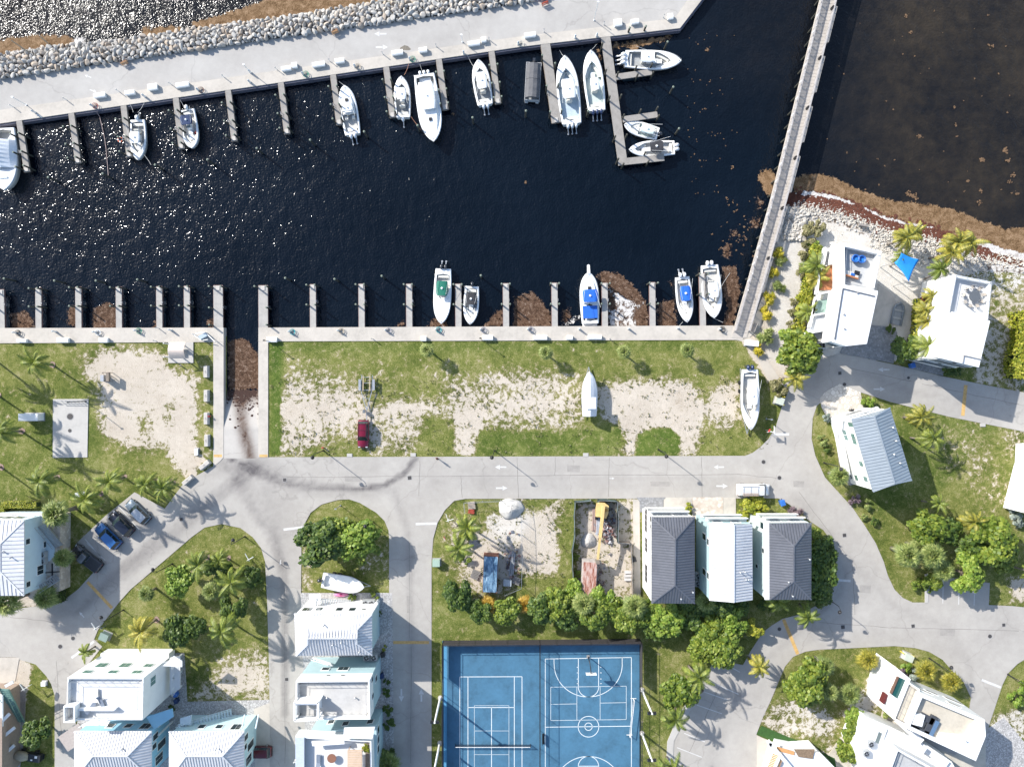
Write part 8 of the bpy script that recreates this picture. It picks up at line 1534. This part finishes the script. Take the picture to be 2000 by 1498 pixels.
def frond(m, base, az, el, L, droop, w, n=13, lf=.55, rnd=random):
    """pinnate frond: arched rachis with leaflets on both sides"""
    p = Vector(base); d = Vector((math.cos(az)*math.cos(el), math.sin(az)*math.cos(el), math.sin(el))); side = Vector((-math.sin(az), math.cos(az), 0)); seg = L/n; tw = rnd.uniform(-.35,.35)
    for i in range(n):
        q = p+d*seg; m.bar(p, q, .045*(1-i/n)+.015, .03); t = i/n; ll = lf*L*.33*(math.sin(math.pi*min(1,(t+.12)*.9))**.6)*(1-.25*t)
        if i > 0:
            for s in (-1,1):
                for h_ in (0,.25,.5,.75):
                    a = p.lerp(q, h_); tip = a+side*s*ll*.86+d*ll*.42+Vector((0,0,-ll*(.38+.25*rnd.random())+s*tw*ll)); wd = d*w; m.add([a-wd*.5, a+wd*.5, tip+wd*.1, tip-wd*.1], [(0,1,2,3)], 1)
        p = q; d = (d+Vector((0,0,-droop/n))).normalized()
def palm_mesh(seed, h, lean, nf, L, yellow=0, droop=1.5, trunk_r=.17):
    r = random.Random(seed); tm = MB(); pts = [(lean[0]*(i/6)**1.6, lean[1]*(i/6)**1.6, h*i/6) for i in range(7)]; tm.tube(pts, [trunk_r*1.5]+[trunk_r*(1.05-.05*i) for i in range(6)], 8)
    cm = MB(); top = Vector(pts[-1]); cm.tube([top, top+Vector((0,0,.7))], [.15,.09], 7, 0)
    for k in range(nf):
        u = k/nf; az = k*2.399+r.uniform(-.35,.35); el = 1.2-1.5*u+r.uniform(-.2,.2); frond(cm, top+Vector((0,0,.55-.3*u)), az, el, L*r.uniform(.72,1.12), droop*r.uniform(.8,1.6)*(1+.3*u), .085, 11, .66, r)
    return tm, cm
def fan_mesh(seed, h, n=30, R=1.0):
    r = random.Random(seed); tm = MB(); tm.tube([(0,0,0),(.03,0,h*.5),(0,0,h)], [.26,.19,.18], 9); cm = MB(); top = Vector((0,0,h))
    for k in range(n):
        u = k/n; az = k*2.399+r.uniform(-.15,.15); el = 1.35-1.9*u; d = Vector((math.cos(az)*math.cos(el), math.sin(az)*math.cos(el), math.sin(el))); pl = R*r.uniform(.5,.75)*(.25+.75*u); c = top+d*pl; cm.bar(top, c, .03, .02); s = Vector((-math.sin(az), math.cos(az), 0)); nn = d.cross(s)
        for j in range(15):
            a = (j-7)/7*1.45; dd = (d*math.cos(a)+s*math.sin(a)).normalized(); ll = R*.66*r.uniform(.7,1.15)*(1-.12*abs(a)); mid = c+dd*ll*.6+nn*.02; tip = c+dd*ll+Vector((0,0,-.22*ll*r.uniform(.6,1.5))); w = s*math.cos(a)*.05-d*math.sin(a)*.05; cm.add([c, mid+w, tip, mid-w], [(0,1,2,3)], 1)
    return tm, cm
def crown_mesh(seed, R, hc, clumps, leaves, ls, flat=.75, low=0.0, spiky=False):
    """clumps of leaf faces; centre height hc"""
    r = random.Random(seed); cm = MB(); cs = []; ex = r.uniform(.85,1.2)
    for _ in range(clumps):
        a = r.random()*math.tau; u = r.random()**.5; rad = R*.80*u; z = hc+(R*flat)*(math.sqrt(max(0,1-u*u*.9)))*r.uniform(.25,.95)-R*.18; cs.append((Vector((rad*math.cos(a)*ex, rad*math.sin(a)/ex, max(z, low))), R*r.uniform(.16,.36)))
    for _ in range(leaves):
        c, cr = cs[r.randrange(len(cs))]; v = Vector((r.gauss(0,1), r.gauss(0,1), r.gauss(0,1))).normalized(); p = c+Vector((v.x, v.y, v.z*.8))*cr*(r.random()**.35)
        nrm = (v+Vector((r.gauss(0,.5), r.gauss(0,.5), .7+r.gauss(0,.4)))).normalized(); t1 = nrm.orthogonal().normalized(); t1 = (Matrix.Rotation(r.random()*6.28, 3, nrm) @ t1); t2 = nrm.cross(t1); l = ls*r.uniform(.6,1.25); w = l*(.45 if not spiky else .14); p = p+t1*(-l*.3)
        cm.add([p, p+t1*l*.5+t2*w, p+t1*l*(1.0 if not spiky else 1.5), p+t1*l*.5-t2*w], [(0,1,2,3)], 0)
    return cm, cs
def trunk_mesh(h, cs, r0=.16, mx=6):
    tm = MB(); tm.tube([(0,0,-.05),(.04,.02,h*.5),(0,0,h)], [r0*1.3,r0,r0*.8], 8); 
    for c, cr in cs[:mx]: tm.tube([(0,0,h*.8), (c.x*.5,c.y*.5,h+(c.z-h)*.6), c], [r0*.55,r0*.35,r0*.1], 5)
    return tm
PROTO = {}
def plant(kind, x, y, lab, s=1.0, rz=None, hgt=None, cat=None, name=None, grp=None, z=0.0, mat=None):
    key = (kind, mat.name if mat else '')
    rz = random.uniform(0, 6.28) if rz is None else rz
    if key not in PROTO: PROTO[key] = make(kind, mat)
    tm, cm, mats, nm, ct, tn, cn, gp = PROTO[key]; loc = P(x, y, 3.2 if kind.startswith('tree') else (3.6*s if kind.startswith('fan:') else (2.4*s if kind.startswith('fany') else z))); loc.z = z
    q_ = random.uniform(.87,1.15) if kind[0] in 'ts' else 1; r = empty(name or nm, loc, rz, lab, cat or ct, grp or gp); r.scale = (s*q_,s/q_,s*(hgt or 1))
    if tm is not None: o = bpy.data.objects.new(tn, tm); COL.objects.link(o); o.parent = r
    o = bpy.data.objects.new(cn, cm); COL.objects.link(o); o.parent = r; return r
def make(kind, mat):
    k, *rest = kind.split(':'); sd = int(rest[0]) if rest else 1
    if k in ('coco', 'cocoy', 'cocos'):
        h = {'coco':6.2,'cocoy':5.2,'cocos':3.4}[k]; ln_ = {'coco':(1.2,.1),'cocoy':(.3,-.2),'cocos':(.1,.1)}[k] if sd%10 != 3 else (.5,-.6)
        tm, cm = palm_mesh(sd*11, h, ln_, {'coco':19,'cocoy':20,'cocos':15}[k], {'coco':3.3,'cocoy':3.1,'cocos':2.3}[k]); lm = mat or (L_PYEL if k == 'cocoy' else L_PALM)
        return tm.data('trunk', BARK, True), cm.data('crown', [CSHAFT, lm]), None, 'coconut_palm', 'palm tree', 'trunk', 'crown', 'coconut palms'
    if k in ('fan', 'fanlow', 'fany'):
        tm, cm = fan_mesh(sd*5, {'fan':3.6,'fanlow':1.0,'fany':2.2}[k], 34, {'fan':1.5,'fanlow':1.4,'fany':1.6}[k]); return tm.data('trunk', BARK, True), cm.data('crown', [CSHAFT, mat or L_FAN]), None, 'fan_palm', 'palm tree', 'trunk', 'crown', 'fan palms'
    if k in ('tree', 'treebig'):
        R = 2.4; cm, cs = crown_mesh(sd*3+1, R, 3.5, 40, 5200, .40, .62); tm = trunk_mesh(2.6, cs); return tm.data('trunk', BARK2, True), cm.data('crown', mat or L_MD), None, 'leafy_tree', 'tree', 'trunk', 'crown', 'round-crowned leafy trees'
    if k == 'shrub':
        cm, cs = crown_mesh(sd*7+2, 1.0, .7, 14, 1500, .20, .6, .2); tm = trunk_mesh(.5, cs, .06, 8); return tm.data('stem', BARK2), cm.data('foliage', mat or L_MD), None, 'shrub', 'shrub', 'stem', 'foliage', None
    if k == 'spiky':
        cm, cs = crown_mesh(sd*9+3, 1.0, .7, 10, 1100, .36, .55, .2, True); tm = trunk_mesh(.5, cs, .07, 6); return tm.data('stem', BARK2), cm.data('foliage', mat or L_YG), None, 'shrub', 'shrub', 'stem', 'foliage', None
for x, y, s, l, k in ((48,722,1.0,'left palm','coco:1'),):
    pass
# palms and trees: kind, x, y (trunk base), scale, rotation, label
R0 = 0
PLANTS = [
 ('coco:1',102,712,.95,.0,'coconut palm at the upper left, left of the sandy lot patch'),('coco:3',-14,700,1.0,.2,'coconut palm cut by the left edge near the top of the lawn'),('coco:2',-4,772,1.0,0,'coconut palm at the left edge above the long white cabinet'),('coco:1',42,842,1.0,.3,'coconut palm left of the concrete pad, lower one'),('coco:3',2,912,.9,.5,'coconut palm at the left edge above the yellow-green hedge'),
 ('coco:2',112,932,.95,.1,'coconut palm above the pale fan palm, left of the car park'),('coco:1',198,963,1.0,-.1,'coconut palm directly above the blue car'),('coco:2',242,932,.95,.1,'coconut palm above the silver grey car, left of two hanging ones'),('coco:1',304,938,.8,0,'coconut palm at the top corner of the angled car park'),('coco:2',338,942,.85,-.2,'coconut palm casting its shadow on the asphalt above the car park'),
 ('coco:1',404,1088,.9,0,'coconut palm at the top centre of the planted triangle'),('coco:2',445,1090,.7,1.0,'slim coconut palm near the top right of the planted triangle'),('coco:3',474,1112,1.0,.4,'coconut palm with a brown frond right in the planted triangle'),('cocoy:1',305,1210,1.0,0,'coconut palm with upright orange fronds low in the planted triangle'),('coco:2',454,1215,1.05,.6,'coconut palm at the lower right of the planted triangle'),
 ('coco:1',905,1020,.95,.2,'upper coconut palm left of the blue container'),('coco:3',893,1055,1.0,1.0,'lower coconut palm left of the blue container'),
 ('cocoy:2',1530,738,.8,.2,'yellowish coconut palm at the corner of the road and walkway'),('cocoy:1',1733,478,1.0,1,'yellow-green coconut palm left of the blue sail'),('cocoy:3',1757,470,.8,2,'smaller coconut palm above the blue sail, right of the larger'),('coco:2',1738,520,.6,1.5,'green coconut palm touching the left corner of the blue sail'),
 ('cocoy:1',1815,505,1.0,.4,'coconut palm right of the blue sail, first of the beach row'),('cocoy:2',1832,490,.95,2,'second coconut palm of the beach row right of the sail'),('cocoy:3',1862,492,1.0,3.4,'third and rightmost coconut palm of the beach row'),('coco:1',1806,545,.8,2,'coconut palm between the blue sail and the east modern house'),('cocoy:2',1783,610,.72,4,'yellow palm in the middle of the strip between the modern houses'),('cocoy:1',1785,635,.72,2,'yellow palm low in the strip between the modern houses'),('coco:2',1772,668,.85,5,'palm with a pinkish frond at the drive of the east modern house'),('cocoy:3',1787,585,.7,1,'yellow palm at the top of the strip between the modern houses'),
 ('coco:2',1578,530,.85,3,'large green palm in the hedge left of the beach house, upper'),('cocoy:1',1572,552,.85,1,'yellow-green palm in the hedge left of the beach house, middle'),('coco:1',1560,622,.7,2.2,'dark palm in the hedge left of the beach house, lower'),
 ('cocoy:2',1765,815,.9,1.2,'yellow-green palm right of the tilted silver roof'),('coco:2',1778,855,.8,.3,'dark palm in shade right of the tilted silver roof'),('coco:1',1800,978,.6,.2,'small palm in the house shadow on the east lawn'),('cocoy:1',1868,1012,.85,2,'yellow palm among the trees of the east lawn'),
 ('coco:3',1345,1300,.95,2.2,'palm with one orange frond above the parking bays'),('cocoy:2',1462,1283,.8,.9,'yellow palm at the right end of the tree group below the grey roofs'),('coco:1',1316,1375,.9,3.0,'palm beside the round tree left of the parking bays'),('coco:2',1302,1478,1.0,2,'palm at the bottom edge left of the parking bays'),('coco:2',1562,1180,.8,3.6,'palm with long fronds below the rightmost grey roof'),('coco:1',1492,1165,.8,1,'palm between the white gable roof and the rightmost grey roof'),('coco:3',1975,1105,.8,1,'palm at the right edge beside the big tree'),('cocos:1',186,1262,.8,0,'small palm at the corner above the white cubic house'),('cocoy:1',1712,885,.0001,0,'') ,
 ('fan:1',834,684,.85,0,'fan palm on the lawn above the empty boat trailer, leftmost of four'),('fan:2',1066,689,.85,1,'fan palm on the lawn left of the shrink-wrapped boat'),('fan:1',1219,687,.85,2,'fan palm on the lawn right of the shrink-wrapped boat'),('fan:2',1343,684,.88,3,'fan palm on the lawn left of the trailered boat'),
 ('fan:1',108,1003,1.6,0,'big pale fan palm at the corner of the left edge house'),('fan:2',122,1090,1.15,1,'fan palm beside the hedge right of the left edge house'),('fan:1',12,1178,1.5,2,'fan palm at the left edge below the white metal roof'),('fan:2',88,1168,1.35,2,'dark fan palm at the forecourt below the left edge house'),('fan:1',285,1160,.95,1,'round fan palm in the planted triangle, left'),('fan:2',412,1155,1.1,2,'pale round fan palm in the centre of the planted triangle'),
 ('fan:1',1640,930,1.15,1,'fan palm at the lower left corner of the silver-roofed house'),('fan:2',1775,1085,1.5,1,'large fan palm at the left of the east lawn tree group'),('fan:1',1822,1085,1.5,2.4,'large fan palm in the middle of the east lawn tree group'),('fan:2',1845,1115,1.2,2.4,'fan palm above the four parking bays'),('fan:1',1795,1070,1.1,3.1,'smaller fan palm above the left one of the east lawn group'),
 ('fany:1',1698,1290,1.15,0,'yellowish fan palm at the top of the southeast plot'),('fany:2',1812,1312,1.2,1,'yellow fan palm north of the pool house'),('fany:1',1860,1332,1.15,2,'yellow-green fan palm by the road right of the pool house'),('fan:2',1612,1302,1.15,.5,'pale fan palm beside the big round tree of the southeast plot'),('fan:1',1622,1352,1.0,.8,'left one of two fan palms below the big round tree'),('fany:2',1662,1358,1.2,2,'right one of two fan palms below the big round tree'),
 ('fan:1',1140,1180,1.3,0,'pale fan palm in the hedge row below the rusty container'),('fan:2',1240,1185,1.4,1,'greyish fan palm in the hedge row below the timber fence'),('fan:1',1380,1175,1.2,1,'grey-green fan palm in shade below the white gable roof'),('fany:1',953,1182,1.0,1,'orange fan palm left in the row above the courts'),('fany:2',1026,1182,1.0,2,'orange fan palm right in the row above the courts'),
 ('fany:1',757,1495,1.4,1,'dark leafy palm at the bottom of the furnished patio house'),
]
TREES = [
 (632,1055,1.45,L_DK,'dark left part of the tree pair on the grass island'),(670,1042,1.15,L_MD,'small middle tree on the grass island'),(700,1052,1.25,L_BR,'bright yellow-green tree on the grass island'),(715,1075,.9,L_MD,'lower right tree on the grass island'),(648,1035,.85,L_MD,'upper left tree on the grass island'),
 (352,1130,1.0,L_BR,'bright green round tree in the planted triangle'),(428,1110,.9,L_DK,'dark tree right of the bright one in the planted triangle'),(345,1232,.95,L_DK,'dark tree low in the planted triangle beside the orange-fronded palm'),(374,1225,.8,L_DK,'second dark tree low in the planted triangle'),(455,1185,.95,L_DK,'dark tree at the right side of the planted triangle'),(488,1130,.7,L_DK,'dark crown at the right edge of the planted triangle'),
 (938,1196,.8,L_DK,'dark tree between the reddish tipped tree and the first orange fan palm'),(1108,1205,.85,L_DK,'dark tree low in the row, left of the pale fan palm'),(1198,1190,.85,L_MD,'tree between the rusty container tree and the timber fence tree'),(1282,1228,.8,L_DK,'dark low tree below the left corner of the largest grey roof'),(1360,1212,.9,L_DK,'dark tree between the bright tree and the yellow-flecked group'),
 (893,1160,1.0,L_DK,'dark tree with reddish tips at the left end of the row above the courts'),(990,1190,.9,L_MD,'tree between the two orange fan palms'),(1058,1188,1.0,L_DK,'dark tree right of the second orange fan palm'),(1085,1178,1.0,L_MD,'tree in the row above the courts, below the empty lot'),(1120,1160,.75,L_BR,'bright tree touching the lower left of the rusty container'),(1163,1200,1.0,L_MD,'tree below the rusty container'),(1175,1170,.85,L_BR,'bright tree right of the foot of the rusty container'),(1225,1205,1.0,L_MD,'tree below the timber fence in the hedge row'),(1262,1195,.95,L_MD,'tree below the left corner of the largest grey roof'),(1300,1208,1.1,L_BR,'bright tree below the largest grey roof'),(1325,1200,.8,L_MD,'smaller tree right of the bright one below the grey roof'),
 (1340,1180,.8,L_DK,'dark tree in shade between the grey and white roofs'),(1400,1185,1.0,L_DK,'dark tree in shade below the white gable roof'),(1390,1240,1.1,L_MD,'yellow-flecked tree in the group below the white gable roof'),(1425,1218,1.0,L_BR,'bright tree right in the group below the white gable roof'),(1412,1265,1.15,L_MD,'lowest tree in the group above the parking bays'),(1372,1268,.9,L_MD,'left tree in the group above the parking bays'),(1475,1230,.65,L_YG,'small yellow-green tree by the road below the rightmost grey roof'),(1440,1190,.8,L_DK,'dark tree below the gap between white and grey roofs'),
 (1322,1345,1.2,L_MD,'round tree left of the parking bays'),(1600,1085,1.0,L_DK,'tall hedge tree right of the rightmost grey roof, upper'),(1602,1120,1.1,L_DK,'tall hedge tree right of the rightmost grey roof, middle'),(1598,1152,.95,L_DK,'tall hedge tree right of the rightmost grey roof, lower'),(1595,1055,.7,L_MD,'small tree right of the rightmost grey roof, top'),
 (1808,1030,1.2,L_MD,'big tree at the top left of the east lawn group'),(1850,1040,.9,L_DK,'dark tree in the middle of the east lawn group'),(1930,1050,1.45,L_MD,'largest spreading tree near the right edge of the east lawn'),(1900,1075,1.0,L_DK,'dark tree left of the largest spreading tree'),(1958,1080,1.0,L_MD,'tree at the right of the largest spreading tree'),(1880,1118,1.2,L_BR,'bright tree shading the four parking bays'),(1830,1140,.6,L_MD,'small tree beside the kerb of the four bays'),
 (1572,1325,1.3,L_MD,'big round tree on the southeast plot, upper'),(1560,1345,1.1,L_MD,'round tree on the southeast plot, lower left'),(1588,1340,.9,L_BR,'bright crown beside the big round tree'),
 (1555,690,1.35,L_MD,'broad tree at the road corner below the garden hedge'),(1545,675,.9,L_BR,'smaller bright tree above the broad road corner tree'),(1768,680,.9,L_DK,'dark tree at the drive of the east modern house'),
 (70,1430,.95,L_DK,'tree on the grass beside the tan house'),(1672,1435,.8,L_MD,'small tree left of the roof fans house, upper'),(1660,1465,.85,L_MD,'small tree left of the roof fans house, lower'),(1675,1405,.6,L_BR,'little bright tree beside the plunge pool house'),
]
SH = [ # shrubs
 ('spiky:1',1519,497,1.15,L_CROT,'yellow croton bush along the boardwalk, topmost'),('spiky:2',1520,510,1.1,L_FAN,'green spiky bush just below the topmost croton'),('spiky:1',1508,533,1.15,L_CROT,'yellow croton bush, second beside the boardwalk'),('spiky:2',1519,558,1.2,L_FAN,'green spiky bush in the middle of the boardwalk planting'),('spiky:1',1498,583,1.3,L_CROT,'yellow croton bush, third beside the boardwalk'),('spiky:2',1491,616,1.3,L_CROT,'yellow croton bush, lowest beside the boardwalk'),('spiky:1',1493,656,1.65,L_FAN,'large grey-green spiky shrub near the foot of the boardwalk'),('spiky:2',1475,684,1.2,L_CROT,'yellow croton shrub beside the concrete walkway'),
 ('shrub:1',1590,452,1.9,L_TAN,'dry grassy shrub at the top of the garden hedge, right'),('shrub:2',1572,462,1.9,L_TAN,'dry grassy shrub at the top of the garden hedge, left'),('shrub:1',1585,488,1.7,L_BR,'bright green hedge shrub at the top of the garden row'),('shrub:2',1567,495,1.5,L_TAN,'tan shrub in the garden row, upper'),('shrub:1',1560,530,1.4,L_TAN,'tan shrub in the garden row, middle'),('shrub:2',1566,585,1.6,L_YG,'yellow-green hedge shrub in the garden row, middle'),('shrub:1',1562,600,1.5,L_YG,'yellow-green hedge shrub in the garden row, lower middle'),('shrub:2',1551,590,1.2,L_TAN,'tan shrub beside the yellow-green middle hedge'),('shrub:1',1552,645,1.4,L_YG,'bright yellow shrub low in the garden row'),('shrub:2',1550,662,1.3,L_YG,'lowest bright yellow shrub of the garden row'),('shrub:1',1541,640,1.2,L_TAN,'brownish grass clump beside the lowest yellow shrub'),('shrub:2',1546,615,1.2,L_TAN,'tan grass clump beside the lower garden palm'),
 ('shrub:2',1513,758,1.9,L_TAN,'round ornamental grass clump beside the beige-green box'),('shrub:1',1612,814,1.0,L_GREY,'round grey-green shrub at the corner of the silver-roofed house'),('shrub:1',1693,787,1.3,L_BR,'bright shrub above the silver-roofed house'),('shrub:2',1605,860,1.2,L_FAN,'small shrub cluster left of the silver-roofed house'),('shrub:2',1615,876,.9,L_DK,'dark little shrub left of the silver-roofed house'),
 ('shrub:1',1668,975,1.2,L_PINK,'purple-tipped shrub below the silver-roofed house'),('shrub:2',1692,985,1.0,L_FAN,'pale shrub right of the purple-tipped one'),('shrub:1',1686,1008,.8,L_FAN,'small pale bush on the road side of the east lawn'),('shrub:1',1703,1015,1.0,L_DK,'small dark bush on the road side of the east lawn'),
 ('shrub:1',1978,1010,1.6,L_GREY,'silvery round bush near the right edge, below the white house'),('shrub:2',1972,998,1.2,L_GREY,'smaller silvery bush just above the larger silvery one'),('shrub:1',1782,1138,1.3,L_MD,'leafy shrub at the corner left of the four bays'),('shrub:2',1806,1145,1.2,L_MD,'leafy shrub touching the kerb left of the four bays'),
 ('shrub:1',1468,990,2.6,L_YG,'large bright yellow-green bush in front of the white gable house'),('shrub:2',1450,988,1.8,L_YG,'left part of the bright bushes in front of the white gable house'),('shrub:1',1342,991,.95,L_YG,'small yellow-green bush between grey roof and beige pavers'),('spiky:2',1550,1000,1.2,L_PINK,'purple flowering shrub beside the blue bin'),('spiky:1',1562,1010,1.0,L_TAN,'tan flowering shrub above the rightmost grey roof'),
 ('shrub:2',757,1328,.7,L_DK,'small dark round bush right of the middle terrace house'),('shrub:1',757,1347,1.0,L_DK,'larger dark bush right of the middle terrace house'),('shrub:1',760,1384,1.2,L_DK,'dark hedge bush in shade right of the furnished patio, upper'),('shrub:2',761,1408,1.25,L_DK,'dark hedge bush in shade right of the furnished patio, lower'),('shrub:1',755,1465,1.6,L_DK,'dark bush at the bottom beside the patio house'),('shrub:2',741,1198,.7,L_DK,'small bush beside the topmost aqua house'),('shrub:2',752,1265,.6,L_YG,'tiny yellow-green bush at the corner of the topmost aqua house'),
 ('shrub:1',688,1163,.9,L_MD,'green plants between the pink kayak and the fan units'),('shrub:2',732,1162,.8,L_MD,'green plants right beside the fan units'),
 ('shrub:1',1755,1310,1.4,L_PINK,'purple grey shrub at the tip of the plunge pool house'),('shrub:2',1742,1330,1.5,L_PINK,'reddish grey shrub left of the plunge pool'),('shrub:1',1765,1298,1.4,L_BR,'green shrub above the plunge pool tip'),('shrub:2',1783,1315,1.2,L_GREY,'grey shrub between the pool and the yellow fan palm'),
 ('shrub:1',1728,1385,1.4,L_FAN,'pale shrubs below the plunge pool terrace, left'),
 ('shrub:1',1989,1342,1.5,L_BR,'clipped bright oval bush at the right edge, upper'),('shrub:2',1978,1360,1.6,L_BR,'clipped bright oval bush at the right edge, lower'),
 ('shrub:1',1845,722,1.2,L_DK,'low shrub at the south wall of the east modern house, left'),('shrub:2',1862,728,1.1,L_DK,'low shrub at the south wall of the east modern house, right'),('shrub:2',1735,645,1.0,L_DK,'dark shrub at the drive between the modern houses'),
 ('shrub:1',1085,1150,1.0,L_BR,'bright shrub left of the screened fence end'),('shrub:2',1128,1120,.8,L_BR,'bright shrub between the screened fence and rusty container'),('shrub:1',1126,1085,.8,L_MD,'green shrub at the top of the screened fence end'),
 ('shrub:1',910,1040,1.3,L_MD,'weedy shrub between the two tall palms by the container lot'),('shrub:2',905,1090,1.3,L_MD,'weedy shrub left of the blue container'),('shrub:1',1380,1150,1.1,L_DK,'dark shrub in the gap left of the white gable roof'),('shrub:2',1490,1180,1.4,L_DK,'dark shrub below the gap right of the white gable roof'),('shrub:1',338,1382,.8,L_DK,'small shrub between the white cubic and mint houses'),('spiky:1',716,1459,.8,L_YG,'spiky yellow-green plant in the patio planter'),
]
BRT = M('bare_ring', (.30,.21,.17), .95, .2, 2)
for k, x, y, s, a, l in PLANTS:
    if not l: continue
    i_ = PLANTS.index((k,x,y,s,a,l)); k = k[:-1]+str(int(k[-1])+10*(i_%3)) if k[:4] == 'coco' else k
    plant(k, x, y, l, s, a, mat=(L_ORG if 'orange fan' in l else (L_PYEL if k.startswith('fany') and 'yellow' in l else None)), z=8.0 if 'patio planter' in l else 0)
rg_ = MB()
for k, x, y, s, a, l in PLANTS:
    if k.startswith('coco') and l and y < 1300 and x < 500 or 'lawn' in l and k.startswith('fan:') and y < 700:
        c = P(x, y); rg_.add([(c.x+(.65*random.uniform(.7,1.1))*math.cos(q*.63), c.y+(.65*random.uniform(.7,1.1))*math.sin(q*.63), .03) for q in range(10)], [tuple(range(10))])
tag(rg_.build('mulch_rings', BRT), kind='structure')
for i, (x, y, s, mt, l) in enumerate(TREES): plant(f'tree:{i%6+1}', x, y, l, s*1.2, mat=mt, hgt=.85)
for k, x, y, s, mt, l in SH: plant(k, x, y, l, s, mat=mt, hgt=.9 if s < 2 else .6, z=8.0 if 'patio planter' in l else 0)
# hedges
def hedge(pts, w, h, mat, lab, ls=.2, dens=90, z=0, name='hedge'):
    r = empty(name, P(*pts[0])+Vector((0,0,z)), 0, lab, 'hedge'); m = MB(); rr_ = random.Random(int(pts[0][0])); b = MB()
    for a, c in zip(pts[:-1], pts[1:]):
        A, C = P(*a), P(*c); d = (C-A); L = d.length; d /= L; n = Vector((-d.y,d.x,0)); b.bar(A+Vector((0,0,h*.45)), C+Vector((0,0,h*.45)), w*.7, h*.8)
        for _ in range(int(dens*L*w)):
            u = rr_.random()*L; v = rr_.uniform(-.5,.5)*w; zz = h*(.92+.14*rr_.random()) if rr_.random() < .6 else rr_.random()*h
            if zz < h*.9: v = (w/2)*rr_.choice((-1,1))*rr_.uniform(.9,1.1)
            q = A+d*u+n*v+Vector((0,0,zz)); nr = Vector((rr_.gauss(0,.5),rr_.gauss(0,.5),1)).normalized(); t1 = nr.orthogonal(); t1.rotate(Matrix.Rotation(rr_.random()*6,3,nr)); t2 = nr.cross(t1); l = ls*rr_.uniform(.6,1.3); m.add([q-t1*l*.5, q+t2*l*.4, q+t1*l*.5, q-t2*l*.4], [(0,1,2,3)])
    b.build('core', M('hedge_core', (.02,.035,.008), .95), r, world=True); m.build('foliage', mat, r, world=True)
hedge([(13,1000),(13,984),(80,984)], 1.0, 1.3, L_YG, 'clipped yellow-green L-shaped hedge above the left edge house', .14, 160); hedge([(124,1015),(124,1172)], 1.4, 1.8, L_DK, 'dark clipped hedge strip between the left edge house and the car park', .16, 110)
hedge([(1985,610),(1990,660),(1978,700),(1975,740)], 3.0, 2.4, L_YG, 'tall autumn-toned hedge along the right edge beside the modern house', .34, 70); hedge([(1610,1045),(1618,1090),(1612,1150),(1596,1170)], 1.2, 1.8, L_DK, 'dark hedge curving along the road right of the grey roofs', .3, 60)
hedge([(1587,482),(1571,560),(1559,620),(1550,668)], 1.5, 1.9, L_YG, 'long yellow-green garden hedge left of the beach house', .26, 75); hedge([(1789,585),(1788,640),(1777,680)], 1.5, 1.9, L_YG, 'yellow-green hedge between the two modern beach houses', .26, 75)
hedge([(1552,705),(1540,728)], 1.4, 1.0, L_TAN, 'low brownish hedge beside the yellowish corner palm', .25, 60)
# weeds growing in the sandy lots
wd = MB(); rr_ = random.Random(9)
for _ in range(2600):
    x = rr_.uniform(530,1520); y = rr_.uniform(735,888)
    if rr_.random() < .3: x = rr_.uniform(880,1240); y = rr_.uniform(980,1150)
    if mnoise.noise(Vector((x*.03,y*.05,3))) < .05: continue
    c = P(x, y); q = rr_.uniform(.08,.3)
    for k in range(3): a = rr_.random()*6; wd.add([(c.x,c.y,.02),(c.x+q*math.cos(a),c.y+q*math.sin(a),.02+q*.6),(c.x+q*math.cos(a+.9),c.y+q*math.sin(a+.9),.02+q*.3)], [(0,1,2)])
tag(wd.build('weeds', leafmat('weed_leaf', [(.04,.06,.01),(.09,.10,.02),(.18,.17,.06)])), 'low weeds sprouting through the sandy lots', 'weeds', kind='stuff')
